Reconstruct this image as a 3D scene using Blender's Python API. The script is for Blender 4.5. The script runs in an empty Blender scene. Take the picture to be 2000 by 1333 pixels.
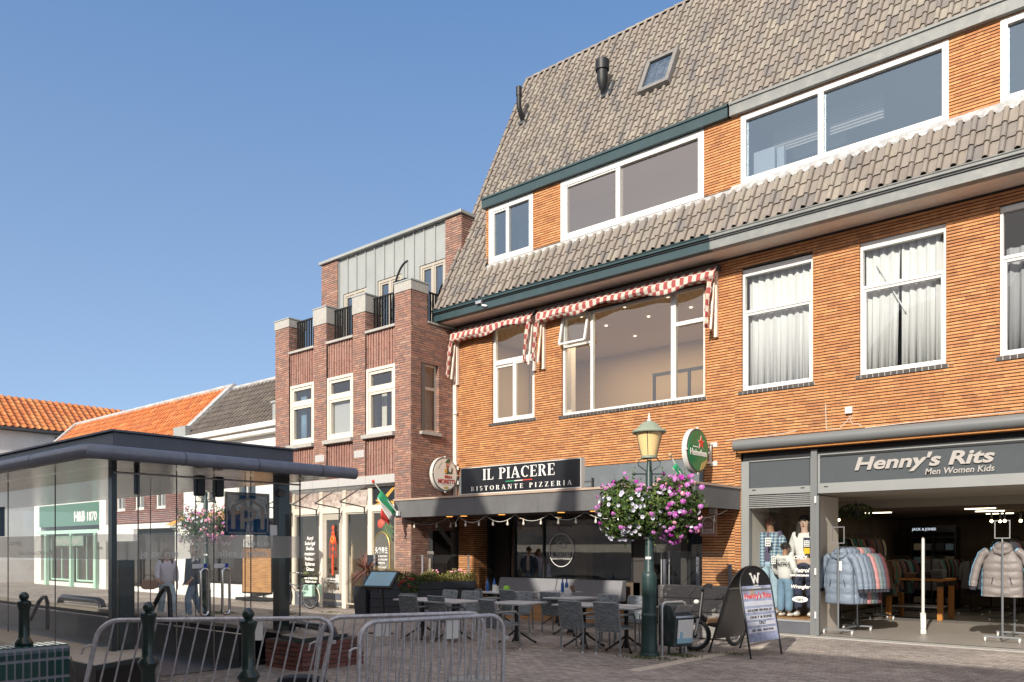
import bpy, bmesh, math, random
from mathutils import Vector, Matrix
rnd = random.Random(7)
SC = bpy.context.scene
COL = SC.collection
# ------------------------------------------------------------------ camera
F = 1604.0; CX = 1000.0; HY = 1073.0; EYE = 1.7
CA, SA = 0.7534, 0.6574
cam = bpy.data.cameras.new('camera'); cam.sensor_width = 36.0; cam.lens = F / 2000 * 36
cam.shift_x = 0.0; cam.shift_y = (HY - 666.5) / 2000; cam.clip_end = 2000; cam.clip_start = 0.05
camo = bpy.data.objects.new('camera', cam); COL.objects.link(camo)
camo.location = (0, 0, EYE); camo.rotation_euler = (math.radians(90), 0, math.asin(SA))
SC.camera = camo
# ------------------------------------------------------------------ sky, sun, exposure
SUN = Vector((0.21, -1.0, 0.52)).normalized()
w = bpy.data.worlds.new('World'); SC.world = w; w.use_nodes = True
nt = w.node_tree; bg = nt.nodes['Background']
sky = nt.nodes.new('ShaderNodeTexSky'); sky.sky_type = 'NISHITA'; sky.sun_disc = False
sky.sun_elevation = math.asin(SUN.z); sky.sun_rotation = math.atan2(SUN.x, SUN.y)
sky.air_density = 0.7; sky.dust_density = 0.1; sky.ozone_density = 4.0; sky.altitude = 0
hzmix = nt.nodes.new('ShaderNodeMix'); hzmix.data_type = 'RGBA'; hzmix.inputs[0].default_value = .75   # veil colour mixed over the clear sky
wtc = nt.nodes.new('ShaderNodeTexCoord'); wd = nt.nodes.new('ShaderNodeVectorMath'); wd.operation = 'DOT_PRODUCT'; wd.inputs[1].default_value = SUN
wm = nt.nodes.new('ShaderNodeMapRange'); wm.inputs[1].default_value = -.15; wm.inputs[2].default_value = .95; wm.inputs[3].default_value = 1.0; wm.inputs[4].default_value = 3.6   # veil brightened on the unseen sun side, added to fill the shade
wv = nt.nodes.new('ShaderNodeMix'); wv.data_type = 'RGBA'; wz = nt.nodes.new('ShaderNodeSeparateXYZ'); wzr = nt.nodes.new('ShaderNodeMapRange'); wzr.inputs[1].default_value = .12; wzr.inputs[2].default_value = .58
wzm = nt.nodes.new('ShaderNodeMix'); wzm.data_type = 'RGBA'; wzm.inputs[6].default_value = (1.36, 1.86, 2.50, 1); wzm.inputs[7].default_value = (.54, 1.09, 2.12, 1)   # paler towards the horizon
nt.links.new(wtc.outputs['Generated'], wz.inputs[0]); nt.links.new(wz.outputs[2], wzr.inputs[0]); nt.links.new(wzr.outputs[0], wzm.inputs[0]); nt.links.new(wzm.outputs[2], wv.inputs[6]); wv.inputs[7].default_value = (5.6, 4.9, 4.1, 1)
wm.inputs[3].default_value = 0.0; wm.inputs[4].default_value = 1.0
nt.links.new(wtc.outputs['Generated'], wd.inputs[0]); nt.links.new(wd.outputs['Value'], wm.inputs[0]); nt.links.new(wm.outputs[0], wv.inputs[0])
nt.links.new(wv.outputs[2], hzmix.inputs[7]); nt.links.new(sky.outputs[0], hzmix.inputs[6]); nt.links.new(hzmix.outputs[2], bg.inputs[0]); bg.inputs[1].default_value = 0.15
sl = bpy.data.lights.new('sun', 'SUN'); sl.energy = 3.3; sl.angle = math.radians(0.53); sl.color = (1.0, 0.93, 0.82)
so = bpy.data.objects.new('sun', sl); COL.objects.link(so)
so.rotation_euler = SUN.to_track_quat('Z', 'Y').to_euler(); so.location = (0, -20, 30)
SC.view_settings.view_transform = 'Standard'; SC.view_settings.look = 'None'
SC.view_settings.exposure = 0.80; SC.view_settings.gamma = 1.0
SC.cycles.max_bounces = 10; SC.cycles.transparent_max_bounces = 24; SC.cycles.sample_clamp_indirect = 6.0
SC.cycles.caustics_reflective = False; SC.cycles.caustics_refractive = False

# ------------------------------------------------------------------ picking points of the place from the plan
def ray(x, y):
    u = (x - CX) / F; v = (HY - y) / F
    return Vector((u * CA - SA, u * SA + CA, v))
E0 = Vector((0, 0, EYE))
def onY(x, y, Y): d = ray(x, y); return E0 + d * (Y / d.y)
def onX(x, y, X): d = ray(x, y); return E0 + d * (X / d.x)
def onZ(x, y, Z): d = ray(x, y); return E0 + d * ((Z - EYE) / d.z)
def PX(x, Y): return onY(x, 1000, Y).x

# ------------------------------------------------------------------ materials
MATS = {}
def _new(name):
    m = bpy.data.materials.new(name); m.use_nodes = True; MATS[name] = m
    return m, m.node_tree, m.node_tree.nodes['Principled BSDF']
def lerp(a, b, t): return tuple(a[i] + (b[i] - a[i]) * t for i in range(3))
def mat(name, col, rough=0.6, metal=0.0, var=0.0, scale=6.0, bump=0.0, bscale=None, island=None, emit=None, es=1.0,
        spec=0.5, coat=0.0, dirt=None, dscale=2.0, damt=0.5, stretch=None, sss=0.0):
    """col: base colour; var: soft noise variation; island: list of colours picked per loose piece; dirt: stain colour"""
    m, t, b = _new(name); N = t.nodes; L = t.links
    b.inputs['Roughness'].default_value = rough; b.inputs['Metallic'].default_value = metal
    b.inputs['Specular IOR Level'].default_value = spec; b.inputs['Coat Weight'].default_value = coat
    tc = N.new('ShaderNodeTexCoord'); src = tc.outputs['Object']
    if stretch:
        mp = N.new('ShaderNodeMapping'); mp.inputs['Scale'].default_value = stretch; L.new(src, mp.inputs[0]); src = mp.outputs[0]
    cur = None
    if island:
        g = N.new('ShaderNodeNewGeometry'); r = N.new('ShaderNodeValToRGB'); r.color_ramp.interpolation = 'LINEAR'
        els = r.color_ramp.elements; n = len(island)
        while len(els) < n: els.new(0.5)
        for i, c in enumerate(island): els[i].position = i / (n - 1); els[i].color = (*c, 1)
        L.new(g.outputs['Random Per Island'], r.inputs[0]); cur = r.outputs[0]
    if var > 0:
        nz = N.new('ShaderNodeTexNoise'); nz.inputs['Scale'].default_value = scale; nz.inputs['Detail'].default_value = 6
        nz.inputs['Roughness'].default_value = 0.65; L.new(src, nz.inputs[0])
        mr = N.new('ShaderNodeMapRange'); mr.inputs[1].default_value = 0.25; mr.inputs[2].default_value = 0.75
        mr.inputs[3].default_value = 1 - var; mr.inputs[4].default_value = 1 + var; L.new(nz.outputs[0], mr.inputs[0])
        mx = N.new('ShaderNodeVectorMath'); mx.operation = 'SCALE'
        if cur: L.new(cur, mx.inputs[0])
        else: mx.inputs[0].default_value = col[:3]
        L.new(mr.outputs[0], mx.inputs['Scale']); cur = mx.outputs[0]
    if dirt:
        nd = N.new('ShaderNodeTexNoise'); nd.inputs['Scale'].default_value = dscale; nd.inputs['Detail'].default_value = 9
        nd.inputs['Roughness'].default_value = 0.7; L.new(src, nd.inputs[0])
        m2 = N.new('ShaderNodeMapRange'); m2.inputs[1].default_value = 0.48; m2.inputs[2].default_value = 0.72
        m2.inputs[3].default_value = 0; m2.inputs[4].default_value = damt; L.new(nd.outputs[0], m2.inputs[0])
        mc = N.new('ShaderNodeMix'); mc.data_type = 'RGBA'; L.new(m2.outputs[0], mc.inputs[0])
        if cur: L.new(cur, mc.inputs[6])
        else: mc.inputs[6].default_value = (*col[:3], 1)
        mc.inputs[7].default_value = (*dirt, 1); cur = mc.outputs[2]
    if cur: L.new(cur, b.inputs['Base Color'])
    else: b.inputs['Base Color'].default_value = (*col[:3], 1)
    if bump > 0:
        nb = N.new('ShaderNodeTexNoise'); nb.inputs['Scale'].default_value = bscale or scale * 4; nb.inputs['Detail'].default_value = 5
        L.new(src, nb.inputs[0]); bp = N.new('ShaderNodeBump'); bp.inputs['Strength'].default_value = min(1, bump)
        bp.inputs['Distance'].default_value = 0.01; L.new(nb.outputs[0], bp.inputs['Height']); L.new(bp.outputs[0], b.inputs['Normal'])
    if emit:
        b.inputs['Emission Color'].default_value = (*emit, 1); b.inputs['Emission Strength'].default_value = es
    if sss: b.inputs['Subsurface Weight'].default_value = sss
    return m
def glassmat(name, tint=(0.95, 0.97, 0.96), f0=.06, rough=0.0, wob=0.0, gc=(1, 1, 1), pwr=4.0):
    m, t, b = _new(name); N = t.nodes; L = t.links; N.remove(b); out = N['Material Output']
    tr = N.new('ShaderNodeBsdfTransparent'); tr.inputs[0].default_value = (*tint, 1)
    gl = N.new('ShaderNodeBsdfGlossy'); gl.inputs['Roughness'].default_value = rough; gl.inputs[0].default_value = (*gc, 1)
    lw = N.new('ShaderNodeLayerWeight'); lw.inputs[0].default_value = .5
    pw = N.new('ShaderNodeMath'); pw.operation = 'POWER'; pw.inputs[1].default_value = pwr; L.new(lw.outputs['Facing'], pw.inputs[0])
    ma = N.new('ShaderNodeMath'); ma.operation = 'MULTIPLY_ADD'; ma.inputs[1].default_value = 1 - f0; ma.inputs[2].default_value = f0; ma.use_clamp = True; L.new(pw.outputs[0], ma.inputs[0])
    mx = N.new('ShaderNodeMixShader'); L.new(ma.outputs[0], mx.inputs[0]); L.new(tr.outputs[0], mx.inputs[1]); L.new(gl.outputs[0], mx.inputs[2])
    if wob:
        tc = N.new('ShaderNodeTexCoord'); nz = N.new('ShaderNodeTexNoise'); nz.inputs['Scale'].default_value = 1.3; nz.inputs['Detail'].default_value = 1
        bp = N.new('ShaderNodeBump'); bp.inputs['Strength'].default_value = wob; bp.inputs['Distance'].default_value = 0.02
        L.new(tc.outputs['Object'], nz.inputs[0]); L.new(nz.outputs[0], bp.inputs['Height']); L.new(bp.outputs[0], gl.inputs['Normal'])
    L.new(mx.outputs[0], out.inputs[0]); return m
def frostmat(name, col, a=0.7):
    m, t, b = _new(name); N = t.nodes; L = t.links; N.remove(b); out = N['Material Output']
    tr = N.new('ShaderNodeBsdfTransparent'); df = N.new('ShaderNodeBsdfDiffuse'); df.inputs[0].default_value = (*col, 1)
    tl = N.new('ShaderNodeBsdfTranslucent'); tl.inputs[0].default_value = (*col, 1)
    m1 = N.new('ShaderNodeMixShader'); m1.inputs[0].default_value = 0.5; L.new(df.outputs[0], m1.inputs[1]); L.new(tl.outputs[0], m1.inputs[2])
    mx = N.new('ShaderNodeMixShader'); mx.inputs[0].default_value = a; L.new(tr.outputs[0], mx.inputs[1]); L.new(m1.outputs[0], mx.inputs[2])
    L.new(mx.outputs[0], out.inputs[0]); return m
def stripemat(name, c1, c2, n_scale, axis=0, rough=0.8, check=False, zs=None):
    """woven stripes or checks by object coordinates"""
    m, t, b = _new(name); N = t.nodes; L = t.links; b.inputs['Roughness'].default_value = rough
    tc = N.new('ShaderNodeTexCoord'); ck = N.new('ShaderNodeTexChecker'); mp = N.new('ShaderNodeMapping')
    s = [0.0001, 0.0001, 0.0001]; s[axis] = n_scale
    if check: s = [n_scale, 0.0001, zs or n_scale]
    mp.inputs['Scale'].default_value = s; mp.inputs['Location'].default_value = (0.5, 0.5, 0.5)
    L.new(tc.outputs['Object'], mp.inputs[0]); L.new(mp.outputs[0], ck.inputs[0]); ck.inputs['Scale'].default_value = 1
    ck.inputs[1].default_value = (*c1, 1); ck.inputs[2].default_value = (*c2, 1); L.new(ck.outputs[0], b.inputs['Base Color'])
    return m

M = MATS
BR = [(0.429, 0.183, 0.075), (0.507, 0.225, 0.092), (0.553, 0.252, 0.1), (0.585, 0.279, 0.113), (0.475, 0.209, 0.089), (0.615, 0.312, 0.131), (0.381, 0.166, 0.075), (0.53, 0.237, 0.092)]
mat('brick_orange', BR[1], .85, island=BR, var=.16, scale=9, bump=.5, bscale=60, dirt=(.17, .075, .04), dscale=1.1, damt=.22, stretch=(1.6, 1, .55))
mat('mortar_dark', (.05, .033, .026), .95, var=.25, scale=20)
NB = [(0.288, 0.154, 0.119), (0.354, 0.189, 0.141), (0.233, 0.142, 0.123), (0.398, 0.217, 0.156), (0.205, 0.142, 0.127), (0.32, 0.162, 0.116), (0.419, 0.267, 0.201)]
mat('brick_red', NB[1], .88, island=NB, var=.18, scale=9, bump=.5, bscale=60)
mat('mortar_grey', (.12, .10, .09), .95, var=.2, scale=20)
RB = [(0.317, 0.162, 0.123), (0.352, 0.186, 0.144), (0.267, 0.149, 0.123), (0.282, 0.141, 0.111), (0.339, 0.215, 0.173)]
mat('brick_rib', RB[1], .88, island=RB, var=.2, scale=9, bump=.5, bscale=60)
KB = [(.13, .045, .035), (.18, .065, .05), (.10, .045, .04), (.21, .09, .07)]
mat('brick_maroon', KB[1], .85, island=KB, var=.2, scale=9, bump=.4, bscale=60)
TG = [(0.192, 0.166, 0.149), (0.24, 0.207, 0.18), (0.218, 0.191, 0.171), (0.279, 0.239, 0.204), (0.161, 0.148, 0.144), (0.248, 0.216, 0.194), (0.232, 0.198, 0.171), (0.283, 0.253, 0.214), (0.201, 0.18, 0.164)]
mat('tile_grey', TG[1], .8, island=TG, var=.14, scale=5, bump=.35, bscale=70, dirt=(.28, .24, .15), dscale=9, damt=.35)
TO = [(0.484, 0.152, 0.043), (0.547, 0.193, 0.061), (0.43, 0.129, 0.043), (0.579, 0.239, 0.085), (0.391, 0.12, 0.048)]
mat('tile_orange', TO[1], .75, island=TO, var=.22, scale=5, bump=.3, bscale=60)
TD = [(.12, .10, .09), (.16, .135, .115), (.14, .12, .105), (.19, .165, .14)]
mat('tile_dark', TD[1], .8, island=TD, var=.2, scale=5, bump=.3, bscale=60)
mat('white_paint', (.72, .71, .68), .45, var=.05, scale=4, dirt=(.55, .53, .48), dscale=3, damt=.25)
mat('cream_paint', (.70, .63, .53), .5, var=.06, scale=4)
mat('taupe_paint', (.42, .38, .32), .5, var=.05, scale=4)
mat('white_wall', (.72, .71, .68), .8, var=.08, scale=2, dirt=(.5, .48, .44), dscale=1.2, damt=.4)
mat('fascia_green', (.032, .062, .07), .38, var=.12, scale=3, dirt=(.10, .12, .12), dscale=5, damt=.2)
mat('fascia_grey', (.21, .22, .215), .45, var=.1, scale=3, dirt=(.42, .40, .36), dscale=4, damt=.4)
mat('gutter_dark', (.06, .065, .07), .5, var=.2)
mat('lead', (.36, .36, .36), .55, var=.3, scale=9, dirt=(.75, .74, .71), dscale=6, damt=.9, bump=.5, bscale=25)
mat('soffit', (.82, .71, .61), .7, var=.1, scale=3)
mat('soffit_gap', (.10, .075, .06), .8)
mat('canopy_panel', (.115, .114, .117), .55, var=.12, scale=2.0, dirt=(.2, .2, .2), dscale=1.2, damt=.3)
mat('canopy_edge', (.42, .31, .235), .5, var=.1)
mat('black_metal', (.012, .012, .013), .4)
mat('black_paint', (.009, .0095, .011), .5, var=.2)
mat('sign_black', (.014, .015, .018), .3, var=.15, scale=2)
mat('grey_panel', (.13, .148, .16), .5, var=.08, scale=2, dirt=(.30, .32, .33), dscale=3, damt=.3)
mat('shop_grey', (.165, .172, .175), .4, var=.05, scale=2)
mat('shop_grey_light', (.26, .268, .265), .42, var=.05, scale=2, dirt=(.3, .3, .29), dscale=2, damt=.25)
mat('shop_panel', (.082, .093, .10), .22, var=.05)
mat('alu', (.55, .55, .54), .35, .9, var=.08)
mat('steel', (.55, .55, .56), .38, .75, var=.22, scale=14, bump=.2)
mat('galv', (.52, .50, .51), .45, .55, var=.28, scale=30, dirt=(.16, .13, .12), dscale=14, damt=.5)
mat('chrome', (.6, .6, .6), .15, 1.0)
mat('zinc', (.36, .375, .365), .45, .25, var=.1, scale=1.2, dirt=(.38, .40, .39), dscale=.8, damt=.5)
mat('zinc_seam', (.40, .42, .41), .45, .3)
mat('concrete', (.40, .385, .355), .85, var=.15, scale=9, dirt=(.28, .26, .24), dscale=4, damt=.4, bump=.3, bscale=40)
mat('granite', (.44, .43, .42), .7, var=.14, scale=30, bump=.15)
mat('sill_dark', (.045, .04, .04), .6, island=[(.035, .03, .03), (.07, .06, .055), (.05, .04, .04)])
mat('mortar_white', (.6, .58, .55), .9)
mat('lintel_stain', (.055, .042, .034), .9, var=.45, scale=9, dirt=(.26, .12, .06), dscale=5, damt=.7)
mat('room_tan', (.58, .43, .26), .8)
mat('room_white', (.66, .60, .52), .8)
mat('room_grey', (.30, .31, .33), .8)
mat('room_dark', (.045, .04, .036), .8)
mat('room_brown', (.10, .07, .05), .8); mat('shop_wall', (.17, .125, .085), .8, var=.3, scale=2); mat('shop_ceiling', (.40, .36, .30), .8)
mat('floor_wood', (.16, .09, .05), .5, var=.2)
mat('floor_tile', (.30, .27, .24), .45, var=.12, scale=3)
mat('floor_tile_shade', (.20, .185, .17), .5, var=.15, scale=3)
mat('lamp_glow', (1, .9, .7), .5, emit=(1, .86, .62), es=3.0)
mat('spot_glow', (1, .8, .5), .5, emit=(1, .72, .38), es=9.0)
mat('amber_glow', (1, .5, .15), .5, emit=(1, .42, .08), es=1.1)
mat('sign_glow', (.9, .95, 1), .5, emit=(.75, .85, 1), es=.45)
mat('curtain', (.60, .60, .60), .9, sss=0, var=.03)
mat('curtain_grey', (.30, .30, .32), .9, var=.05)
mat('flag_green', (.03, .30, .14), .8); mat('flag_white', (.72, .70, .66), .8); mat('flag_red', (.60, .055, .04), .8)
mat('wood_pole', (.45, .28, .15), .6)
mat('lamp_green', (.017, .042, .041), .42, var=.2, scale=12, dirt=(.035, .06, .058), dscale=6, damt=.4)
mat('lamp_cap', (.25, .29, .22), .5, var=.1)
mat('lamp_shade', (.80, .58, .27), .35, var=.06, scale=3, sss=.05)
mat('bollard_green', (.008, .022, .016), .25, var=.3, coat=.4)
mat('leaf', (.05, .10, .025), .6, island=[(.014, .036, .008), (.030, .068, .014), (.055, .10, .022), (.12, .16, .035), (.02, .05, .011)], spec=.3)
mat('leaf_yellow', (.2, .2, .05), .6, island=[(.10, .14, .03), (.22, .23, .06), (.33, .27, .09), (.07, .11, .03), (.28, .20, .09)], spec=.3)
mat('leaf_maroon', (.07, .025, .03), .5, island=[(.10, .03, .038), (.16, .05, .05), (.23, .09, .08), (.32, .19, .14), (.06, .02, .028)], spec=.4)
mat('petal_white', (.74, .74, .78), .6, island=[(.48, .48, .56), (.62, .62, .68)])
mat('petal_pink', (.50, .12, .46), .6, island=[(.46, .10, .44), (.56, .20, .54), (.36, .05, .32), (.60, .32, .58)])
mat('petal_rose', (.62, .14, .25), .6, island=[(.62, .10, .22), (.75, .3, .42), (.8, .5, .55)])
mat('petal_red', (.32, .012, .02), .6)
mat('petal_eye', (.25, .12, .35), .6)
mat('planter_black', (.022, .026, .034), .5, var=.2, scale=3, stretch=(1, 1, 8), bump=.2)
mat('planter_wood', (.20, .19, .18), .75, var=.35, scale=4, stretch=(1, 1, 9), bump=.3)
mat('basket', (.10, .07, .05), .9)
mat('wicker', (.18, .20, .22), .55, island=[(.12, .14, .155), (.20, .225, .245), (.28, .305, .325)], spec=.4)
mat('chair_metal', (.24, .255, .27), .4, .4)
mat('foot_white', (.6, .6, .58), .5)
mat('table_top', (.62, .63, .65), .28, var=.12, scale=5)
mat('table_edge', (.42, .43, .44), .4, .4)
mat('cushion_grey', (.20, .20, .215), .85, var=.08, scale=10)
mat('kiosk_navy', (.115, .12, .14), .42, .2, var=.15, scale=3)
mat('kiosk_tube', (.20, .21, .25), .32, .25, var=.18, scale=6)
mat('kiosk_soffit', (.17, .17, .155), .22, .75, var=.05, scale=2)
mat('kiosk_post', (.016, .024, .023), .3, var=.2, coat=.3)
mat('kiosk_rail', (.035, .04, .05), .28, .5)
mat('stone_coping', (.46, .40, .335), .8, var=.14, scale=12, dirt=(.30, .27, .24), dscale=3, damt=.4)
mat('stone_edge', (.026, .036, .036), .5, var=.2)
mat('kiosk_black', (.010, .010, .011), .3, var=.3)
mat('seam', (.16, .14, .12), .5)
mat('tile_glazed', (.008, .045, .038), .15, island=[(.006, .035, .03), (.012, .06, .05), (.008, .045, .045)], coat=.5)
mat('grout', (.27, .27, .30), .9, var=.15)
mat('p_blue', (.008, .075, .22), .4); mat('p_white', (.52, .50, .44), .6)
mat('sticker_white', (.78, .77, .76), .5); mat('sticker_blue', (.02, .06, .35), .5)
mat('letter_white', (.82, .80, .76), .5); mat('letter_grey', (.45, .43, .40), .5)
mat('letter_cream', (.40, .375, .35), .4); mat('letter_red', (.42, .05, .04), .5); mat('letter_pink', (.68, .09, .10), .5)
mat('letter_black', (.02, .02, .02), .6)
mat('beer_green', (.006, .20, .075), .3, coat=.3); mat('star_red', (.75, .05, .025), .4)
mat('sign_rim', (.62, .60, .56), .4); mat('sign_rim_dark', (.10, .09, .085), .4); mat('sign_cream', (.78, .75, .68), .3, coat=.3)
mat('beer_gold', (.65, .33, .06), .5); mat('skin', (.46, .27, .18), .6, sss=.05); mat('skin_dark', (.20, .095, .06), .6)
mat('suit_green', (.06, .10, .05), .7); mat('wheat', (.50, .36, .12), .6)
mat('denim', (.17, .27, .38), .9, var=.25, scale=7, bump=.3, bscale=14); mat('denim_light', (.34, .46, .55), .9, var=.25, scale=6, bump=.4, bscale=12)
mat('denim_dark', (.05, .08, .13), .9, var=.25, scale=7); mat('shirt_white', (.68, .67, .65), .9, var=.06); mat('shirt_lilac', (.56, .54, .66), .9, var=.06)
mat('navy_cloth', (.035, .04, .075), .9, var=.2); mat('purple_cloth', (.11, .09, .15), .9, var=.1); mat('hair_dark', (.022, .016, .013), .7, var=.3, bump=.6, bscale=50)
mat('hair_brown', (.09, .045, .025), .7, var=.3); mat('mannequin', (.33, .18, .11), .5); mat('mannequin_pale', (.55, .38, .30), .5)
mat('puffer_blue', (.165, .205, .265), .55, var=.08, scale=5, bump=.9, bscale=26); mat('puffer_taupe', (.20, .175, .165), .5, var=.08, scale=5, bump=.9, bscale=26)
mat('puffer_pink', (.42, .20, .20), .6); mat('puffer_green', (.15, .19, .19), .6); mat('cloth_maroon', (.10, .03, .035), .8); mat('cloth_sky', (.22, .45, .65), .7)
mat('cloth_brown', (.17, .10, .06), .9); mat('cloth_teal', (.03, .14, .10), .9); mat('cloth_black', (.015, .015, .017), .9); mat('cloth_cream', (.5, .42, .32), .9)
mat('cloth_grey', (.12, .12, .13), .9); mat('cloth_dark', (.03, .03, .04), .9)
mat('wood_orange', (.42, .17, .04), .45, var=.2, scale=3, stretch=(6, 6, 1)); mat('wood_board', (.36, .19, .08), .55, var=.35, scale=2.5, stretch=(1, 1, 7))
mat('tyre', (.015, .015, .016), .8); mat('bin_green', (.028, .042, .045), .4, var=.2, scale=7, dirt=(.30, .32, .33), dscale=2.3, damt=.35)
mat('paper', (.70, .70, .68), .7, var=.05); mat('paper_blue', (.28, .48, .60), .7); mat('poster_blue', (.32, .36, .50), .4, var=.6, scale=5)
mat('poster_white', (.62, .63, .70), .4, var=.1); mat('poster_orange', (.52, .30, .17), .5); mat('board_grey', (.13, .13, .125), .4, var=.1)
mat('yellow', (.80, .52, .02), .6); mat('knot_red', (.75, .075, .025), .6); mat('knot_gold', (.75, .40, .05), .5)
mat('pearle_green', (.01, .16, .10), .5); mat('mint', (.40, .62, .50), .6); mat('shop_green', (.06, .16, .11), .5); mat('arch_gold', (.55, .36, .10), .4, .5)
mat('sign_food', (.45, .25, .14), .6, var=.8, scale=7, dirt=(.75, .65, .55), dscale=6, damt=.9); mat('sign_grey_food', (.42, .34, .30), .6, var=.5, scale=9, dirt=(.66, .60, .58), dscale=9, damt=.9)
mat('bulb', (.75, .70, .60), .1, spec=.8); mat('wire_white', (.6, .58, .54), .6); mat('water_blue', (.02, .09, .30), .2); mat('lime', (.25, .55, .05), .5)
mat('brown_roof_opposite', (.16, .10, .07), .9, var=.2); mat('opposite_wall', (.42, .36, .29), .9, var=.1); mat('opposite_white', (.62, .60, .55), .9)
mat('curtain_yellow', (.42, .24, .03), .8)
glassmat('glass', (.88, .91, .90), .14); glassmat('glass_clear', (.93, .95, .94), .07); glassmat('glass_dark', (.72, .74, .73), .22, wob=.02)
glassmat('glass_sky', (.62, .68, .74), .30, wob=.01, gc=(.62, .82, 1.0)); glassmat('glass_grey', (.62, .60, .58), .34, wob=.01, gc=(.92, .86, .82)); glassmat('glass_thin', (.96, .97, .96), .022, pwr=5.5)
frostmat('frost', (.90, .87, .80), .58); frostmat('decal_blue', (.02, .12, .28), .74); frostmat('decal_white', (.62, .58, .52), .85); frostmat('frost_letter', (.98, .96, .90), .97)
frostmat('etched', (.34, .33, .31), .6)

# ------------------------------------------------------------------ mesh building
class MB:
    def __init__(s): s.v = []; s.f = []; s.m = []; s.mi = 0
    def add(s, vs, fs):
        o = len(s.v); s.v += [tuple(v) for v in vs]
        for f in fs: s.f.append(tuple(i + o for i in f)); s.m.append(s.mi)
        return s
    def quad(s, *p): return s.add(p, [tuple(range(len(p)))])
    def box(s, x0, x1, y0, y1, z0, z1):
        if x0 > x1: x0, x1 = x1, x0
        if y0 > y1: y0, y1 = y1, y0
        if z0 > z1: z0, z1 = z1, z0
        return s.add([(x0, y0, z0), (x1, y0, z0), (x1, y1, z0), (x0, y1, z0), (x0, y0, z1), (x1, y0, z1), (x1, y1, z1), (x0, y1, z1)],
                     [(0, 3, 2, 1), (4, 5, 6, 7), (0, 1, 5, 4), (1, 2, 6, 5), (2, 3, 7, 6), (3, 0, 4, 7)])
    def obox(s, c, u, v, w):
        c = Vector(c); u = Vector(u); v = Vector(v); w = Vector(w); P = []
        for k in (-1, 1):
            for a, b in ((-1, -1), (1, -1), (1, 1), (-1, 1)): P.append(c + a * u + b * v + k * w)
        return s.add(P, [(0, 3, 2, 1), (4, 5, 6, 7), (0, 1, 5, 4), (1, 2, 6, 5), (2, 3, 7, 6), (3, 0, 4, 7)])
    def bar(s, a, b, wx, wy=None, up=(0, 0, 1)):
        a = Vector(a); b = Vector(b); d = (b - a); L = d.length; d.normalize(); up = Vector(up)
        if abs(d.dot(up)) > .98: up = Vector((0, 1, 0))
        x = d.cross(up).normalized(); y = x.cross(d).normalized()
        return s.obox((a + b) / 2, x * wx / 2, y * (wy or wx) / 2, d * L / 2)
    def prism(s, pts, off):
        n = len(pts); off = Vector(off); A = [Vector(p) for p in pts]; B = [p + off for p in A]
        fs = [tuple(range(n)), tuple(range(2 * n - 1, n - 1, -1))]
        for i in range(n): j = (i + 1) % n; fs.append((i, i + n, j + n, j))
        return s.add(A + B, fs)
    def tube(s, pts, r, n=8, closed=False, caps=True):
        P = [Vector(p) for p in pts]; k = len(P); R = r if isinstance(r, (list, tuple)) else [r] * k
        rings = []; prev = None
        for i in range(k):
            if closed: d = P[(i + 1) % k] - P[i - 1]
            else: d = P[min(i + 1, k - 1)] - P[max(i - 1, 0)]
            d.normalize()
            if prev is None:
                up = Vector((0, 0, 1)) if abs(d.z) < .9 else Vector((1, 0, 0)); x = d.cross(up).normalized()
            else:
                x = (prev - d * prev.dot(d)).normalized()
            prev = x; y = d.cross(x)
            rings.append([P[i] + (x * math.cos(2 * math.pi * j / n) + y * math.sin(2 * math.pi * j / n)) * R[i] for j in range(n)])
        vs = [v for rg in rings for v in rg]; fs = []
        for i in range(k if closed else k - 1):
            for j in range(n):
                a = i * n + j; b = i * n + (j + 1) % n; i2 = (i + 1) % k
                fs.append((a, b, i2 * n + (j + 1) % n, i2 * n + j))
        if caps and not closed: fs.append(tuple(range(n - 1, -1, -1))); fs.append(tuple((k - 1) * n + j for j in range(n)))
        return s.add(vs, fs)
    def lathe(s, prof, cx=0, cy=0, n=16, sy=1.0):
        vs = []; fs = []; k = len(prof)
        for r, z in prof:
            for j in range(n): a = 2 * math.pi * j / n; vs.append((cx + r * math.cos(a), cy + r * sy * math.sin(a), z))
        for i in range(k - 1):
            for j in range(n): a = i * n + j; b = i * n + (j + 1) % n; fs.append((a, b, b + n, a + n))
        fs.append(tuple(range(n - 1, -1, -1))); fs.append(tuple((k - 1) * n + j for j in range(n)))
        return s.add(vs, fs)
    def ball(s, c, rx, ry=None, rz=None, n=10, k=7):
        ry = ry or rx; rz = rz or rx; c = Vector(c); vs = []; fs = []
        for i in range(k + 1):
            t = math.pi * i / k
            for j in range(n): a = 2 * math.pi * j / n; vs.append(c + Vector((rx * math.sin(t) * math.cos(a), ry * math.sin(t) * math.sin(a), rz * math.cos(t))))
        for i in range(k):
            for j in range(n): a = i * n + j; b = i * n + (j + 1) % n; fs.append((a, a + n, b + n, b))
        return s.add(vs, fs)
    def loft(s, rings, caps=True):
        n = len(rings[0]); vs = [v for r in rings for v in r]; fs = []
        for i in range(len(rings) - 1):
            for j in range(n): a = i * n + j; b = i * n + (j + 1) % n; fs.append((a, b, b + n, a + n))
        if caps: fs.append(tuple(range(n - 1, -1, -1))); fs.append(tuple((len(rings) - 1) * n + j for j in range(n)))
        return s.add(vs, fs)
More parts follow.
